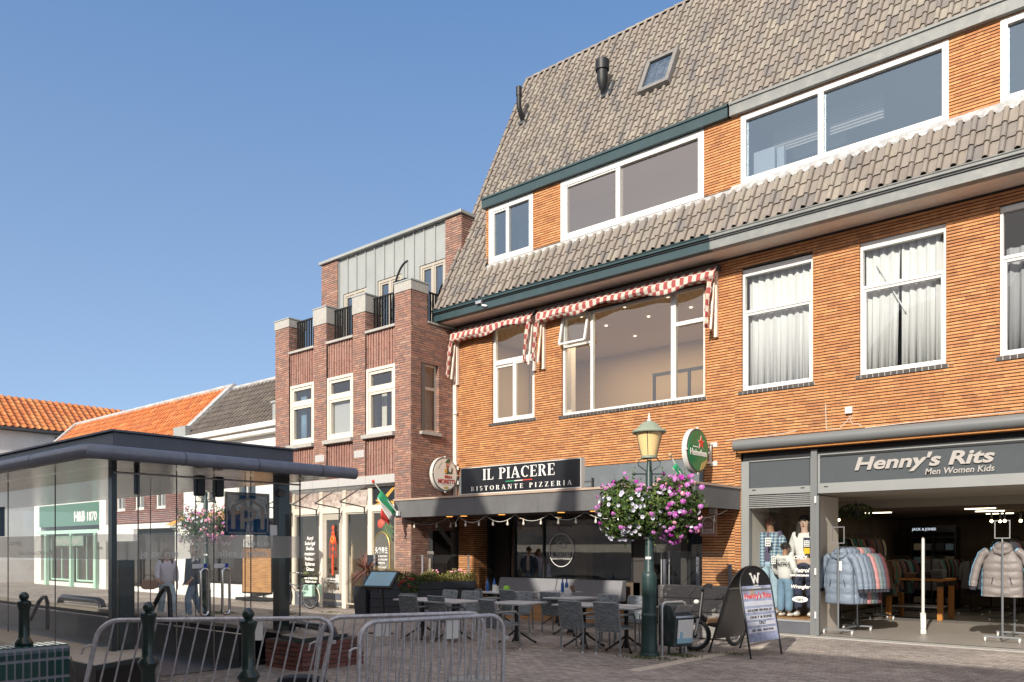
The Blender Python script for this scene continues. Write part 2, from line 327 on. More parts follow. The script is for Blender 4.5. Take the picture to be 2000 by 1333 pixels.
    def build(s, name, mats, parent=None, smooth=False, bevel=0, auto=None, weld=False):
        me = bpy.data.meshes.new(name); me.from_pydata(s.v, [], s.f)
        if not isinstance(mats, (list, tuple)): mats = [mats]
        for m in mats: me.materials.append(MATS[m] if isinstance(m, str) else m)
        if len(mats) > 1: me.polygons.foreach_set('material_index', s.m)
        me.validate(); me.update()
        bm = bmesh.new(); bm.from_mesh(me)
        if weld: bmesh.ops.remove_doubles(bm, verts=bm.verts, dist=1e-4)
        if weld or len(s.f) < 60000: bmesh.ops.recalc_face_normals(bm, faces=bm.faces)
        bm.to_mesh(me); bm.free()
        if smooth:
            me.polygons.foreach_set('use_smooth', [True] * len(me.polygons))
            try: me.set_sharp_from_angle(angle=math.radians(auto or 40))
            except Exception: pass
        o = bpy.data.objects.new(name, me); COL.objects.link(o)
        if bevel:
            bv = o.modifiers.new('bevel', 'BEVEL'); bv.width = bevel; bv.segments = 2; bv.limit_method = 'ANGLE'; bv.angle_limit = math.radians(50)
        return put(o, parent)
def put(o, parent):
    if parent is not None:
        o.parent = parent
        if parent.type == 'EMPTY' and not parent.get('local_parts'):
            o.matrix_parent_inverse = Matrix.Translation(-Vector(parent.location))
    return o
def tag(o, label=None, cat=None, group=None, kind=None):
    if label: o['label'] = label
    if cat: o['category'] = cat
    if group: o['group'] = group
    if kind: o['kind'] = kind
    return o
def thing(name, label, cat, loc, group=None, local=False, rz=0.0):
    """an Empty at the thing's base; parts are given in world coordinates unless local"""
    o = bpy.data.objects.new(name, None); COL.objects.link(o); o.location = loc; o.rotation_euler = (0, 0, rz)
    o.empty_display_size = .2
    if local: o['local_parts'] = 1
    return tag(o, label, cat, group)
def copy_tree(o, parent=None):
    c = o.copy(); COL.objects.link(c); c.parent = parent
    if parent is not None: c.matrix_parent_inverse = o.matrix_parent_inverse.copy()
    for ch in list(o.children): copy_tree(ch, c)
    return c
def again(o, loc, rz, label=None):
    c = copy_tree(o); c.location = loc; c.rotation_euler = (0, 0, rz)
    if label: c['label'] = label
    return c
_dg = bpy.context.evaluated_depsgraph_get
def text(body, size, loc, xd, yd, m, name, parent, ex=.004, shear=0.0, bold=0.0, align='CENTER', width=None, space=1.0, lines=1.0):
    cu = bpy.data.curves.new('t', 'FONT'); cu.body = body; cu.size = size; cu.extrude = ex; cu.shear = shear; cu.offset = bold
    cu.align_x = align; cu.align_y = 'BOTTOM_BASELINE' if '\n' not in body else 'TOP'; cu.space_character = space; cu.space_line = lines; cu.resolution_u = 3
    t = bpy.data.objects.new('t', cu); COL.objects.link(t); bpy.context.view_layer.update()
    ev = t.evaluated_get(_dg()); me = bpy.data.meshes.new_from_object(ev)
    bpy.data.objects.remove(t); bpy.data.curves.remove(cu)
    xd = Vector(xd).normalized(); yd = Vector(yd).normalized(); zd = xd.cross(yd)
    xs = [v.co.x for v in me.vertices]; sx = width / (max(xs) - min(xs)) if width and xs and max(xs) > min(xs) else 1.0
    for v in me.vertices: v.co = Vector(loc) + xd * v.co.x * sx + yd * v.co.y + zd * v.co.z
    me.materials.clear(); me.materials.append(MATS[m]); me.name = name
    o = bpy.data.objects.new(name, me); COL.objects.link(o)
    return put(o, parent)
XF, ZU = (1, 0, 0), (0, 0, 1)          # lettering on a street front
YR = (0, 1, 0)                          # lettering on a face turned along the street
# ------------------------------------------------------------------ walls of real bricks, tiled roofs, windows
def P3(plane, const, a, z, out, d): return (a, const + out * d, z) if plane == 'Y' else (const + out * d, a, z)
def bricks(mb, plane, const, out, a0, a1, z0, z1, op=(), ch=.0575, bl=.235, jt=.003, jz=.0175, proud=.020, depth=.09, mi=0, soldier=False):
    mb.mi = mi
    if soldier:
        n = max(1, round((a1 - a0) / ch)); cw = (a1 - a0) / n
        for i in range(n):
            z = z0 - rnd.random() * bl
            pr = proud * (0.2 if i % 2 else 1.2) + rnd.uniform(-.004, .006)
            while z < z1:
                zb = max(z, z0); zt = min(z + bl - jt, z1); z += bl
                if zt - zb < .02: continue
                _brick(mb, plane, const, out, a0 + i * cw, a0 + (i + 1) * cw - jt * .7, zb, zt, pr + rnd.uniform(-.002, .002), depth)
        return
    n = max(1, round((z1 - z0) / ch)); h = (z1 - z0) / n
    for k in range(n):
        zb = z0 + k * h; zt = zb + h - jz; zm = (zb + zt) / 2
        iv = [(a0, a1)]
        for (oa, ob, oz, oz2) in op:
            if oz < zm < oz2:
                nv = []
                for (p, q) in iv:
                    if ob <= p or oa >= q: nv.append((p, q)); continue
                    if oa > p: nv.append((p, oa))
                    if ob < q: nv.append((ob, q))
                iv = nv
        for (p, q) in iv:
            a = p; first = True
            off = bl * (0, .5, .25, .75)[k % 4] + rnd.uniform(-.03, .03)
            cuts = [p]; t = a0 + (off % bl) - bl
            while t < q:
                if t > p + .03: cuts.append(t)
                t += bl if rnd.random() > .16 else bl * .5
            if q - cuts[-1] < .03 and len(cuts) > 1: cuts.pop()
            cuts.append(q)
            for i in range(len(cuts) - 1):
                e = cuts[i + 1] - (jt if i < len(cuts) - 2 else 0)
                _brick(mb, plane, const, out, cuts[i], e, zb + rnd.uniform(-.0012, .0012), zt + rnd.uniform(-.0012, .0012), proud + rnd.uniform(-.003, .003), depth)
def _brick(mb, plane, const, out, a, b, zb, zt, d, depth):
    f = lambda aa, zz, dd: P3(plane, const, aa, zz, out, dd)
    mb.add([f(a, zb, d), f(b, zb, d), f(b, zt, d), f(a, zt, d), f(a, zb, -depth), f(b, zb, -depth), f(b, zt, -depth), f(a, zt, -depth)],
           [(0, 1, 2, 3), (0, 4, 5, 1), (1, 5, 6, 2), (2, 6, 7, 3), (3, 7, 4, 0)])
def backing(mb, plane, const, out, a0, a1, z0, z1, op=(), th=.22, mi=1):
    mb.mi = mi; e = .01
    op = [(a - e, b + e, c - e, d + e) for a, b, c, d in op]
    xs = sorted({a0, a1, *[min(max(v, a0), a1) for o in op for v in o[:2]]}); zs = sorted({z0, z1, *[min(max(v, z0), z1) for o in op for v in o[2:]]})
    for i in range(len(xs) - 1):
        run = None
        for j in range(len(zs) - 1):
            xm = (xs[i] + xs[i + 1]) / 2; zm = (zs[j] + zs[j + 1]) / 2
            solid = not any(o[0] < xm < o[1] and o[2] < zm < o[3] for o in op)
            if solid: run = (run[0], zs[j + 1]) if run else (zs[j], zs[j + 1])
            if run and (not solid or j == len(zs) - 2):
                if plane == 'Y': mb.box(xs[i], xs[i + 1], const, const - out * th, run[0], run[1])
                else: mb.box(const, const - out * th, xs[i], xs[i + 1], run[0], run[1])
                run = None
PROF = [(0, .004), (.05, .034), (.14, .056), (.24, .063), (.34, .055), (.41, .034), (.425, -.016), (.50, -.016), (.52, .0), (.75, -.004), (1.0, .004)]
def tiles(mb, org, ud, vd, ncol, nrow, w, h, skip=None, lap=1.12, th=.02, lift=.03):
    org = Vector(org); ud = Vector(ud).normalized(); vd = Vector(vd).normalized(); nd = ud.cross(vd)
    if nd.z < 0: nd = -nd
    for r in range(nrow):
        for c in range(ncol):
            if skip and skip(c, r): continue
            jv = rnd.uniform(-.008, .008); jl = rnd.uniform(-.003, .004); vs = []
            for k, (vv, lf) in enumerate(((r * h + jv, lift + jl), (r * h + h * lap, 0.0))):
                for (pu, pz) in PROF: vs.append(org + ud * ((c + pu) * w) + vd * vv + nd * (pz + lf))
            for (pu, pz) in PROF: vs.append(org + ud * ((c + pu) * w) + vd * (r * h + jv + .004) + nd * (pz + lift + jl - th))
            n = len(PROF); fs = []
            for i in range(n - 1): fs.append((i, i + 1, n + i + 1, n + i)); fs.append((2 * n + i, 2 * n + i + 1, i + 1, i))
            fs.append((0, n, 2 * n)); fs.append((n - 1, 3 * n - 1, 2 * n - 1))
            mb.add(vs, fs)
def frame(mb, x0, x1, z0, z1, Y0, Y1, fw, fb=None, ft=None):
    fb = fb or fw; ft = ft or fw
    mb.box(x0, x0 + fw, Y0, Y1, z0, z1); mb.box(x1 - fw, x1, Y0, Y1, z0, z1)
    mb.box(x0 + fw, x1 - fw, Y0 + .002, Y1, z0, z0 + fb); mb.box(x0 + fw, x1 - fw, Y0 + .002, Y1, z1 - ft, z1)
def window(parent, x0, x1, z0, z1, Y, fw=.07, mull=(), trans=(), sash=(), depth=.10, m='white_paint', g='glass', fb=None, ft=None, name='window', sw=.045):
    b = MB(); frame(b, x0, x1, z0, z1, Y, Y + depth, fw, fb, ft)
    for (x, za, zb, wd) in mull: b.box(x - wd / 2, x + wd / 2, Y + .004, Y + depth - .002, za, zb)
    for (xa, xb, z, wd) in trans: b.box(xa, xb, Y + .006, Y + depth - .004, z - wd / 2, z + wd / 2)
    for (xa, xb, za, zb) in sash: frame(b, xa, xb, za, zb, Y + .022, Y + depth - .01, sw)
    o = b.build(name, m, parent, bevel=.006)
    MB().quad((x0 + fw * .5, Y + depth * .62, z0 + fw * .5), (x1 - fw * .5, Y + depth * .62, z0 + fw * .5), (x1 - fw * .5, Y + depth * .62, z1 - fw * .5), (x0 + fw * .5, Y + depth * .62, z1 - fw * .5)).build('pane', g, o)
    return o
def brick_sill(o, x0, x1, z, Y, n=None):
    n = n or max(4, round((x1 - x0) / .105)); wd = (x1 - x0) / n; b = MB()
    for i in range(n): b.box(x0 + i * wd + .006, x0 + (i + 1) * wd - .006, Y - .045, Y + .1, z - .075, z + rnd.uniform(-.003, .003))
    b.mi = 1; b.box(x0, x1, Y - .035, Y + .098, z - .070, z - .006)
    return b.build('sill', ['sill_dark', 'mortar_white'], o)
def room(parent, name, x0, x1, y0, y1, z0, z1, mw, mf, mc, open_front=True):
    b = MB()
    b.mi = 0; b.quad((x0, y1, z0), (x1, y1, z0), (x1, y1, z1), (x0, y1, z1)); b.quad((x0, y0, z0), (x0, y1, z0), (x0, y1, z1), (x0, y0, z1)); b.quad((x1, y0, z0), (x1, y1, z0), (x1, y1, z1), (x1, y0, z1))
    b.mi = 1; b.quad((x0, y0, z0), (x1, y0, z0), (x1, y1, z0), (x0, y1, z0))
    b.mi = 2; b.quad((x0, y0, z1), (x1, y0, z1), (x1, y1, z1), (x0, y1, z1))
    return b.build(name, [mw, mf, mc], parent)
def curtain(parent, x0, x1, z0, z1, Y, amp=.03, waves=9, m='curtain', gap=None, lean=0.0):
    b = MB(); n = waves * 8; vs = []; fs = []; ph = rnd.random() * 6
    for k, z in enumerate((z1, (z0 + z1) / 2, z0)):
        for i in range(n + 1):
            t = i / n; a = t * waves * 2 * math.pi + ph + .5 * math.sin(t * 7 + ph)
            vs.append((x0 + (x1 - x0) * t + lean * (k / 2) * t, Y + amp * math.sin(a) + .4 * amp * math.sin(a * 2.3 + k * .4), z))
    for k in range(2):
        for i in range(n): a = k * (n + 1) + i; fs.append((a, a + 1, a + n + 2, a + n + 1))
    b.add(vs, fs); o = b.build('curtain', m, parent, smooth=True)
    s = o.modifiers.new('thick', 'SOLIDIFY'); s.thickness = .004
    return o
# ------------------------------------------------------------------ ground
def ground_mat():
    m, t, b = _new('paving'); N = t.nodes; L = t.links; b.inputs['Roughness'].default_value = .82; b.inputs['Specular IOR Level'].default_value = .35
    tc = N.new('ShaderNodeTexCoord'); mp = N.new('ShaderNodeMapping'); mp.inputs['Rotation'].default_value = (0, 0, math.radians(3)); L.new(tc.outputs['Object'], mp.inputs[0])
    br = N.new('ShaderNodeTexBrick'); br.inputs['Scale'].default_value = 1; br.inputs['Brick Width'].default_value = .205; br.inputs['Row Height'].default_value = .085
    br.inputs['Mortar Size'].default_value = .0055; br.inputs['Mortar Smooth'].default_value = .25; br.inputs['Bias'].default_value = 0
    br.inputs['Color1'].default_value = (.31, .265, .24, 1); br.inputs['Color2'].default_value = (.42, .37, .33, 1); br.inputs['Mortar'].default_value = (.13, .112, .10, 1)
    L.new(mp.outputs[0], br.inputs[0])
    n1 = N.new('ShaderNodeTexNoise'); n1.inputs['Scale'].default_value = .55; n1.inputs['Detail'].default_value = 8; n1.inputs['Roughness'].default_value = .62; L.new(tc.outputs['Object'], n1.inputs[0])
    n2 = N.new('ShaderNodeTexNoise'); n2.inputs['Scale'].default_value = 7; n2.inputs['Detail'].default_value = 6; L.new(tc.outputs['Object'], n2.inputs[0])
    r1 = N.new('ShaderNodeMapRange'); r1.inputs[1].default_value = .3; r1.inputs[2].default_value = .7; r1.inputs[3].default_value = .72; r1.inputs[4].default_value = 1.25; L.new(n1.outputs[0], r1.inputs[0])
    r2 = N.new('ShaderNodeMapRange'); r2.inputs[1].default_value = .3; r2.inputs[2].default_value = .7; r2.inputs[3].default_value = .75; r2.inputs[4].default_value = 1.25; L.new(n2.outputs[0], r2.inputs[0])
    n3 = N.new('ShaderNodeTexNoise'); n3.inputs['Scale'].default_value = 2.1; n3.inputs['Detail'].default_value = 9; n3.inputs['Roughness'].default_value = .75; L.new(tc.outputs['Object'], n3.inputs[0])
    r3 = N.new('ShaderNodeMapRange'); r3.inputs[1].default_value = .5; r3.inputs[2].default_value = .72; r3.inputs[3].default_value = 1.0; r3.inputs[4].default_value = .62; L.new(n3.outputs[0], r3.inputs[0])
    m0 = N.new('ShaderNodeMath'); m0.operation = 'MULTIPLY'; L.new(r2.outputs[0], m0.inputs[0]); L.new(r3.outputs[0], m0.inputs[1]); r2 = m0
    mu = N.new('ShaderNodeMath'); mu.operation = 'MULTIPLY'; L.new(r1.outputs[0], mu.inputs[0]); L.new(r2.outputs[0], mu.inputs[1])
    sc = N.new('ShaderNodeVectorMath'); sc.operation = 'SCALE'; L.new(br.outputs[0], sc.inputs[0]); L.new(mu.outputs[0], sc.inputs['Scale']); L.new(sc.outputs[0], b.inputs['Base Color'])
    bp = N.new('ShaderNodeBump'); bp.inputs['Strength'].default_value = .8; bp.inputs['Distance'].default_value = .006; bp.invert = True
    ad = N.new('ShaderNodeMath'); ad.operation = 'MULTIPLY_ADD'; ad.inputs[1].default_value = -.3; L.new(n2.outputs[0], ad.inputs[0]); L.new(br.outputs['Fac'], ad.inputs[2])
    L.new(ad.outputs[0], bp.inputs['Height']); L.new(bp.outputs[0], b.inputs['Normal'])
    return m
ground_mat()
mat('band_stone', (.55, .48, .40), .85, var=.2, scale=6)
g = MB().quad((-140, -60, 0), (60, -60, 0), (60, 120, 0), (-140, 120, 0)).build('ground', 'paving'); tag(g, kind='structure')
b = MB()
pts = [onZ(x, y, 0) for x, y in ((1236, 1311), (1300, 1299), (1380, 1283), (1500, 1263))]
for i in range(3):
    a, c = pts[i], pts[i + 1]; d = (c - a).normalized(); nn = Vector((-d.y, d.x, 0)) * .11
    for k in range(8):
        p = a.lerp(c, k / 8 + .004); q = a.lerp(c, (k + 1) / 8 - .004); b.prism([p - nn, q - nn, q + nn, p + nn], (0, 0, .005))
tag(b.build('gutter_strip', 'band_stone'), kind='structure')
mat('weed', (.05, .08, .02), .8, island=[(.04, .07, .015), (.08, .11, .03), (.12, .12, .04)])
b = MB()
for (px, py, s, n) in ((1245, 1285, .5, 160), (1290, 1288, .4, 90), (1330, 1282, .5, 200), (1352, 1272, .4, 140), (1420, 1278, .4, 80), (432, 1198, .9, 420), (560, 1200, .7, 220), (640, 1196, .8, 120)):
    c = onZ(px, py, 0)
    for i in range(n):
        p = c + Vector((rnd.gauss(0, s * .35), rnd.gauss(0, s * .18), 0)); a = rnd.random() * 6.3; h = rnd.uniform(.015, .05)
        d = Vector((math.cos(a), math.sin(a), 0)) * .008; l = Vector((rnd.uniform(-.02, .02), rnd.uniform(-.02, .02), h))
        b.quad(p - d, p + d, p + l)
tag(b.build('weeds', 'weed'), kind='stuff')

mat('dead_leaf', (.25, .14, .05), .8, island=[(.30, .17, .05), (.20, .10, .04), (.36, .24, .08)])
b = MB()
for i in range(170):
    c = onZ(rnd.uniform(380, 1990), rnd.uniform(1215, 1332), .006); a = rnd.random() * 6.3; u = Vector((math.cos(a), math.sin(a), rnd.uniform(-.1, .3))) * rnd.uniform(.012, .03); v = Vector((-math.sin(a), math.cos(a), 0)) * rnd.uniform(.008, .016)
    b.quad(c - u, c - v + Vector((0, 0, .006)), c + u, c + v + Vector((0, 0, .004)))
tag(b.build('fallen_leaves', 'dead_leaf'), kind='stuff')
# ------------------------------------------------------------------ the two houses of the brick terrace
W = 16.07                       # street front
XL, XS, XR = -16.13, -7.80, 1.6   # left end, party line, right end (outside the picture)
SL = Vector((0, 3.85, 7.88)).normalized()   # up the roof
EY, EZ = 15.32, 8.13
resto = thing('restaurant_building', 'orange brick house with dark green gutter, checked awnings and a pizzeria below', 'building', (XL, W, 0))
shop = thing('clothes_shop_building', 'orange brick house with light grey gutter, white net curtains and a clothes shop open below', 'building', (XS, W, 0))
opF = [(-14.71, -13.26, 5.0, 7.60), (-12.38, -8.50, 4.96, 7.42)]
opS = [(-7.65, -6.16, 4.97, 7.54), (-5.27, -3.78, 4.97, 7.52), (-2.95, -1.46, 4.97, 7.56), (-.6, .9, 4.97, 7.5)]
def house_wall(root, x0, x1, ops, low, zl=3.0):
    b = MB(); bricks(b, 'Y', W, -1, x0, x1, zl, 7.80, ops); backing(b, 'Y', W, -1, x0, x1, zl, 7.84, ops)
    for (p, q, z0) in low: bricks(b, 'Y', W, -1, p, q, z0, zl); backing(b, 'Y', W, -1, p, q, z0, zl)
    return b
b = house_wall(resto, XL, XS, opF, [(-15.95, -15.43, 0), (-8.55, -7.80, 0)])
bricks(b, 'X', -15.43, 1, W, W + .55, 0, 2.6); backing(b, 'X', -15.43, 1, W + .02, W + .55, 0, 2.6)
bricks(b, 'X', -8.55, -1, W, W + .5, 0, 2.6); backing(b, 'X', -8.55, -1, W + .02, W + .5, 0, 2.6)
b.mi = 1; b.box(XL + .01, XL + .2, W + .22, 22, 0, 9); b.build('wall', ['brick_orange', 'mortar_dark'], resto)
b = house_wall(shop, XS, XR, opS, [(XS, -7.665, 0)], 3.71)
b.build('wall', ['brick_orange', 'mortar_dark'], shop)
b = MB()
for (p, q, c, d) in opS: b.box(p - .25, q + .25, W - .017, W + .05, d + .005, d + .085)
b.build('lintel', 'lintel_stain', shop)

# roofs: one grid of pantiles across both houses
TW, TH = .233, .333
def roof(root, x0, x1, name):
    n0 = round((x0 - (-16.12)) / TW); n1 = round((x1 - (-16.12)) / TW); xa = -16.12 + n0 * TW
    nr = int(8.77 / TH); dl, dh = 1.28, 3.14      # rows taken up by the dormer (distance up the slope)
    def skip(c, r):
        x = xa + c * TW; v = r * TH
        return x > -14.86 and dl - .30 < v < dh - .28
    b = MB(); tiles(b, (xa, EY, EZ), (1, 0, 0), SL, n1 - n0, nr, TW, TH, skip)
    b.mi = 1
    a = Vector((xa, EY + .04, EZ - .03)); e = a + SL * 8.75
    q = Vector((n1 * TW - 16.12 - xa, 0, 0)); k = SL * dl; k2 = SL * dh
    b.quad(a, a + q, a + q + k, a + k); b.quad(a + k2, a + q + k2, e + q, e)
    if root is resto:
        b.quad(a + k, a + k + Vector((-14.80 - xa, 0, 0)), a + k2 + Vector((-14.80 - xa, 0, 0)), a + k2)
    b.quad(e, e + q, e + q + Vector((0, 4, -8)), e + Vector((0, 4, -8)))      # back slope
    o = b.build(name, ['tile_grey', 'room_dark'], root)
    # ridge caps
    rg = MB(); n = n1 - n0
    for i in range(int((n1 - n0) * TW / .30)):
        x = xa + i * .30; c = e + Vector((x - xa, .02, .02)); R = .105
        vs = []
        for (xx, rr) in ((0, R * 1.12), (.04, R * 1.12), (.34, R * .94)):
            for j in range(9): t = math.pi * j / 8; vs.append(c + Vector((xx, -rr * math.cos(t), rr * math.sin(t) * .95)))
        fs = [(k * 9 + j, k * 9 + j + 1, (k + 1) * 9 + j + 1, (k + 1) * 9 + j) for k in range(2) for j in range(8)] + [tuple(range(8, -1, -1))]
        rg.add(vs, fs)
    rg.build('ridge_tiles', 'tile_grey', o, smooth=True)
    return o
rfR = roof(resto, -16.12, -7.732, 'roof'); rfS = roof(shop, -7.732, XR, 'roof')
b = MB()                                        # verge of brown edge tiles on the left end
nd = Vector((0, -SL.z, SL.y))
for i in range(27):
    p = Vector((-16.16, EY, EZ)) + SL * (i * TH * .98 + .0) + nd * .05
    b.add([p, p + Vector((.15, 0, 0)), p + SL * .37 + Vector((.15, 0, 0)) - nd * .03, p + SL * .37 - nd * .03, p - nd * .14, p + SL * .37 - nd * .17,
           p + Vector((.15, 0, 0)) - nd * .02, p - nd * .02],
          [(0, 1, 2, 3), (0, 3, 5, 4), (7, 6, 1, 0)])
mat('tile_verge', (.15, .105, .08), .8, island=[(.13, .095, .075), (.17, .125, .095), (.15, .10, .075)], var=.2)
b.build('verge_tiles', 'tile_verge', rfR)
# gutters, soffits
def gutter(root, x0, x1, m, m2):
    b = MB(); b.box(x0, x1, 15.33, 15.345, 7.83, 8.02)
    b.box(x0, x1, 15.345, 15.52, 7.835, 7.85)
    b.prism([(x0, 15.345, 8.03), (x0, 15.285, 8.055), (x0, 15.285, 8.10), (x0, 15.30, 8.13), (x0, 15.40, 8.135), (x0, 15.40, 8.03)], (x1 - x0, 0, 0))
    o = b.build('gutter', m, root, bevel=.006)
    b = MB(); b.tube([(x0, 15.282, 8.118), (x1, 15.282, 8.118)], .016, 8); b.build('bead', m, o, smooth=True)
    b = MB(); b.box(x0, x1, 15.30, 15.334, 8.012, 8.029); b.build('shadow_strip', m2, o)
    b = MB(); b.mi = 0; n = 8; wd = (W - 15.52 + .12) / n
    for i in range(n): y = 15.40 + i * wd; b.box(x0, x1, y + .004, y + wd - .004, 7.838, 7.86)
    b.mi = 1; b.box(x0, x1, 15.40, W + .05, 7.848, 7.875)
    b.build('soffit', ['soffit', 'soffit_gap'], root)
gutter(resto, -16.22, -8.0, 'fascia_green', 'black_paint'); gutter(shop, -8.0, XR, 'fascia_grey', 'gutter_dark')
b = MB(); b.prism([(-16.22, 15.33, 7.83), (-16.22, W, 7.86), (-16.22, W, 8.0), (-16.22, 15.6, 8.5), (-16.22, 15.33, 8.03)], (.02, 0, 0)); b.build('eaves_end', 'fascia_green', resto)
# dormers
DY = 15.93; DZ0, DZ1 = 9.24, 10.66
opD = [(-14.69, -13.18, 9.19, 10.68), (-12.30, -8.44, 9.19, 10.68)]; opE = [(-7.60, -3.70, 9.24, 10.66), (-2.91, 1.1, 9.24, 10.66)]
def dormer(root, x0, x1, ops, m, cheek):
    b = MB(); bricks(b, 'Y', DY, -1, x0, x1, 9.2, 10.70, ops); backing(b, 'Y', DY, -1, x0, x1, 9.2, 10.72, ops, th=.12)
    if cheek: b.mi = 1; b.box(x0, x0 + .05, DY + .12, 17.2, 9.2, 10.7)
    d = b.build('dormer_wall', ['brick_orange', 'mortar_dark'], root)
    b = MB(); b.box(x0 - .05, x1, DY - .13, DY - .11, 10.68, 10.90); b.box(x0 - .05, x1, DY - .16, DY - .10, 10.895, 10.945); b.box(x0 - .05, x1, DY - .10, 16.95, 10.93, 10.96); b.box(x0 - .05, x1, DY - .11, DY + .1, 10.68, 10.70)
    b.build('dormer_fascia', m, root, bevel=.005)
dormer(resto, -14.80, XS, opD, 'fascia_green', True); dormer(shop, XS, XR, opE, 'fascia_grey', False)
def flashing(root, x0, x1, z=9.24, dy=0):
    b = MB(); vs = []; fs = []; n = int((x1 - x0) / .03)
    for k in range(3):
        for i in range(n + 1):
            x = x0 + (x1 - x0) * i / n; u = ((x + 16.12) / TW) % 1.0
            bump = .022 * math.sin(u * 2 * math.pi + .2) + .006 * rnd.uniform(-1, 1)
            y, zz = ((DY - .015 + dy, z), (DY - .07, z - .07), (DY - .155 + dy, z - .215 + bump))[k]
            vs.append((x, y - (.035 + bump if k == 2 else 0), zz))
    for k in range(2):
        for i in range(n): a = k * (n + 1) + i; fs.append((a, a + 1, a + n + 2, a + n + 1))
    b.add(vs, fs); return b.build('lead_flashing', 'lead', root, smooth=True)
flashing(resto, -14.9, XS, 9.22); flashing(shop, XS, XR, 9.26)
DW = DY - .03
wA = window(resto, -14.69, -13.18, 9.20, 10.67, DW, .13, [(-14.03, 9.33, 10.54, .07)], (), [(-14.56, -14.06, 9.33, 10.54)], .12, g='glass_sky', fb=.15)
wB = window(resto, -12.30, -8.44, 9.20, 10.67, DW, .14, [(-10.62, 9.33, 10.54, .09)], (), [(-12.16, -10.66, 9.33, 10.54)], .12, g='glass_grey', fb=.15)
wC = window(shop, -7.60, -3.70, 9.25, 10.65, DW, .11, [(-5.95, 9.33, 10.56, .11)], (), (), .12, g='glass_sky', fb=.10)
wD = window(shop, -2.91, 1.1, 9.25, 10.65, DW, .11, [(-.9, 9.33, 10.56, .11)], (), (), .12, g='glass_sky', fb=.10)
for o_, x0, x1 in ((wA, -14.56, -14.06), (wB, -12.16, -10.66)):
    b = MB(); n = int((x1 - x0) / .06)
    for i in range(n): b.box(x0 + i * .06 + .008, x0 + i * .06 + .05, DW + .018, DW + .03, 10.548, 10.568)
    b.build('vent_slots', 'sill_dark', o_)
r = room(resto, 'attic_room', -14.8, -8.3, DY + .13, 17.6, 9.1, 10.85, 'room_white', 'floor_wood', 'room_white')
r2 = room(shop, 'attic_room', -7.7, 1.4, DY + .13, 19.0, 9.1, 10.85, 'room_grey', 'floor_wood', 'room_white')
b = MB()
for x in (-6.9, -6.3): 
    b.box(x, x + .5, 16.9, 16.92, 9.9, 10.5)
for i in range(9): b.box(-7.2, -5.0, 16.6, 16.66, 10.0 + i * .06, 10.03 + i * .06)
b.build('window_blind', 'room_white', r2)
b = MB(); b.box(-7.45, -7.0, 16.2, 16.3, 9.3, 9.95); b.box(-6.95, -6.8, 16.2, 16.3, 9.3, 9.9); b.build('curtain', 'curtain', r2)
# first-floor windows
FY = W + .035
w1 = window(resto, -14.71, -13.26, 5.04, 7.58, FY, .075, [(-13.99, 5.12, 6.58, .06)], [(-14.63, -13.34, 6.62, .13)], [(-14.635, -14.0, 5.115, 6.53), (-13.98, -13.335, 5.115, 6.56)], .10, g='glass')
brick_sill(w1, -14.80, -13.18, 5.03, W)
w2 = window(resto, -12.38, -8.50, 4.99, 7.42, FY, .06, [(-11.52, 5.05, 7.36, .07), (-9.30, 5.05, 7.36, .12)], [(-12.32, -11.555, 6.68, .06), (-9.24, -8.56, 6.68, .09)], (), .10, g='glass')
brick_sill(w2, -12.46, -8.45, 4.98, W)
b = MB()                                       # top-hung light pushed open
A = Vector((-12.36, FY - .02, 7.40)); dv = Vector((0, -.16, -.70)).normalized()
def bar2(p, q, t): b.bar(p, q, t, t)
x0, x1 = -12.36, -11.60; c0 = A; c1 = Vector((x1, A.y, A.z)); c2 = c1 + dv * .70; c3 = c0 + dv * .70
for p, q in ((c0, c1), (c1, c2), (c2, c3), (c3, c0)): b.bar(p, q, .05, .045)
hop = b.build('hopper_light', 'white_paint', w2); MB().quad(c0, c1, c2, c3).build('pane', 'glass', hop)
for x in (-12.3, -11.66): pass
w3 = window(shop, -7.65, -6.16, 5.0, 7.52, FY, .05, (), [(-7.60, -6.21, 6.64, .06)], [(-7.60, -6.21, 5.045, 6.61)], .10, fb=.08, ft=.14, g='glass_clear', sw=.05); brick_sill(w3, -7.72, -6.12, 4.99, W)
w4 = window(shop, -5.27, -3.78, 5.0, 7.50, FY, .05, (), [(-5.22, -3.83, 6.65, .06)], [(-5.22, -3.83, 5.045, 6.62)], .10, fb=.08, ft=.14, g='glass_clear', sw=.05); brick_sill(w4, -5.34, -3.74, 4.99, W)
w5 = window(shop, -2.95, -1.46, 5.0, 7.56, FY, .05, (), [(-2.90, -1.51, 6.68, .06)], [(-2.90, -1.51, 5.045, 6.65)], .10, fb=.08, ft=.10, g='glass_clear', sw=.05); brick_sill(w5, -3.0, -1.4, 4.99, W)
w6 = window(shop, -.6, .9, 5.0, 7.5, FY, .05, (), [(-.55, .85, 6.65, .06)], [(-.55, .85, 5.045, 6.62)], .10, fb=.08, g='glass_clear')
curtain(w3, -7.60, -6.22, 5.02, 7.5, W + .24, .028, 9)
curtain(w4, -5.22, -4.60, 5.02, 7.48, W + .24, .028, 4, lean=-.06); curtain(w4, -4.59, -3.84, 5.02, 7.48, W + .24, .028, 5, lean=.0)
b = MB(); b.bar((-5.02, W + .18, 7.1), (-4.50, W + .18, 6.1), .03, .02); b.build('blind_cord', 'curtain', w4)
curtain(w5, -2.9, -2.05, 5.02, 6.9, W + .30, .03, 5, 'curtain_grey')
ra = room(shop, 'front_room', -7.7, 1.4, W + .24, 20.5, 4.6, 7.75, 'room_grey', 'floor_wood', 'room_white')
rm = room(resto, 'dining_room', -15.9, -8.1, W + .24, 21.0, 4.6, 7.62, 'room_tan', 'floor_wood', 'room_white')
b = MB()
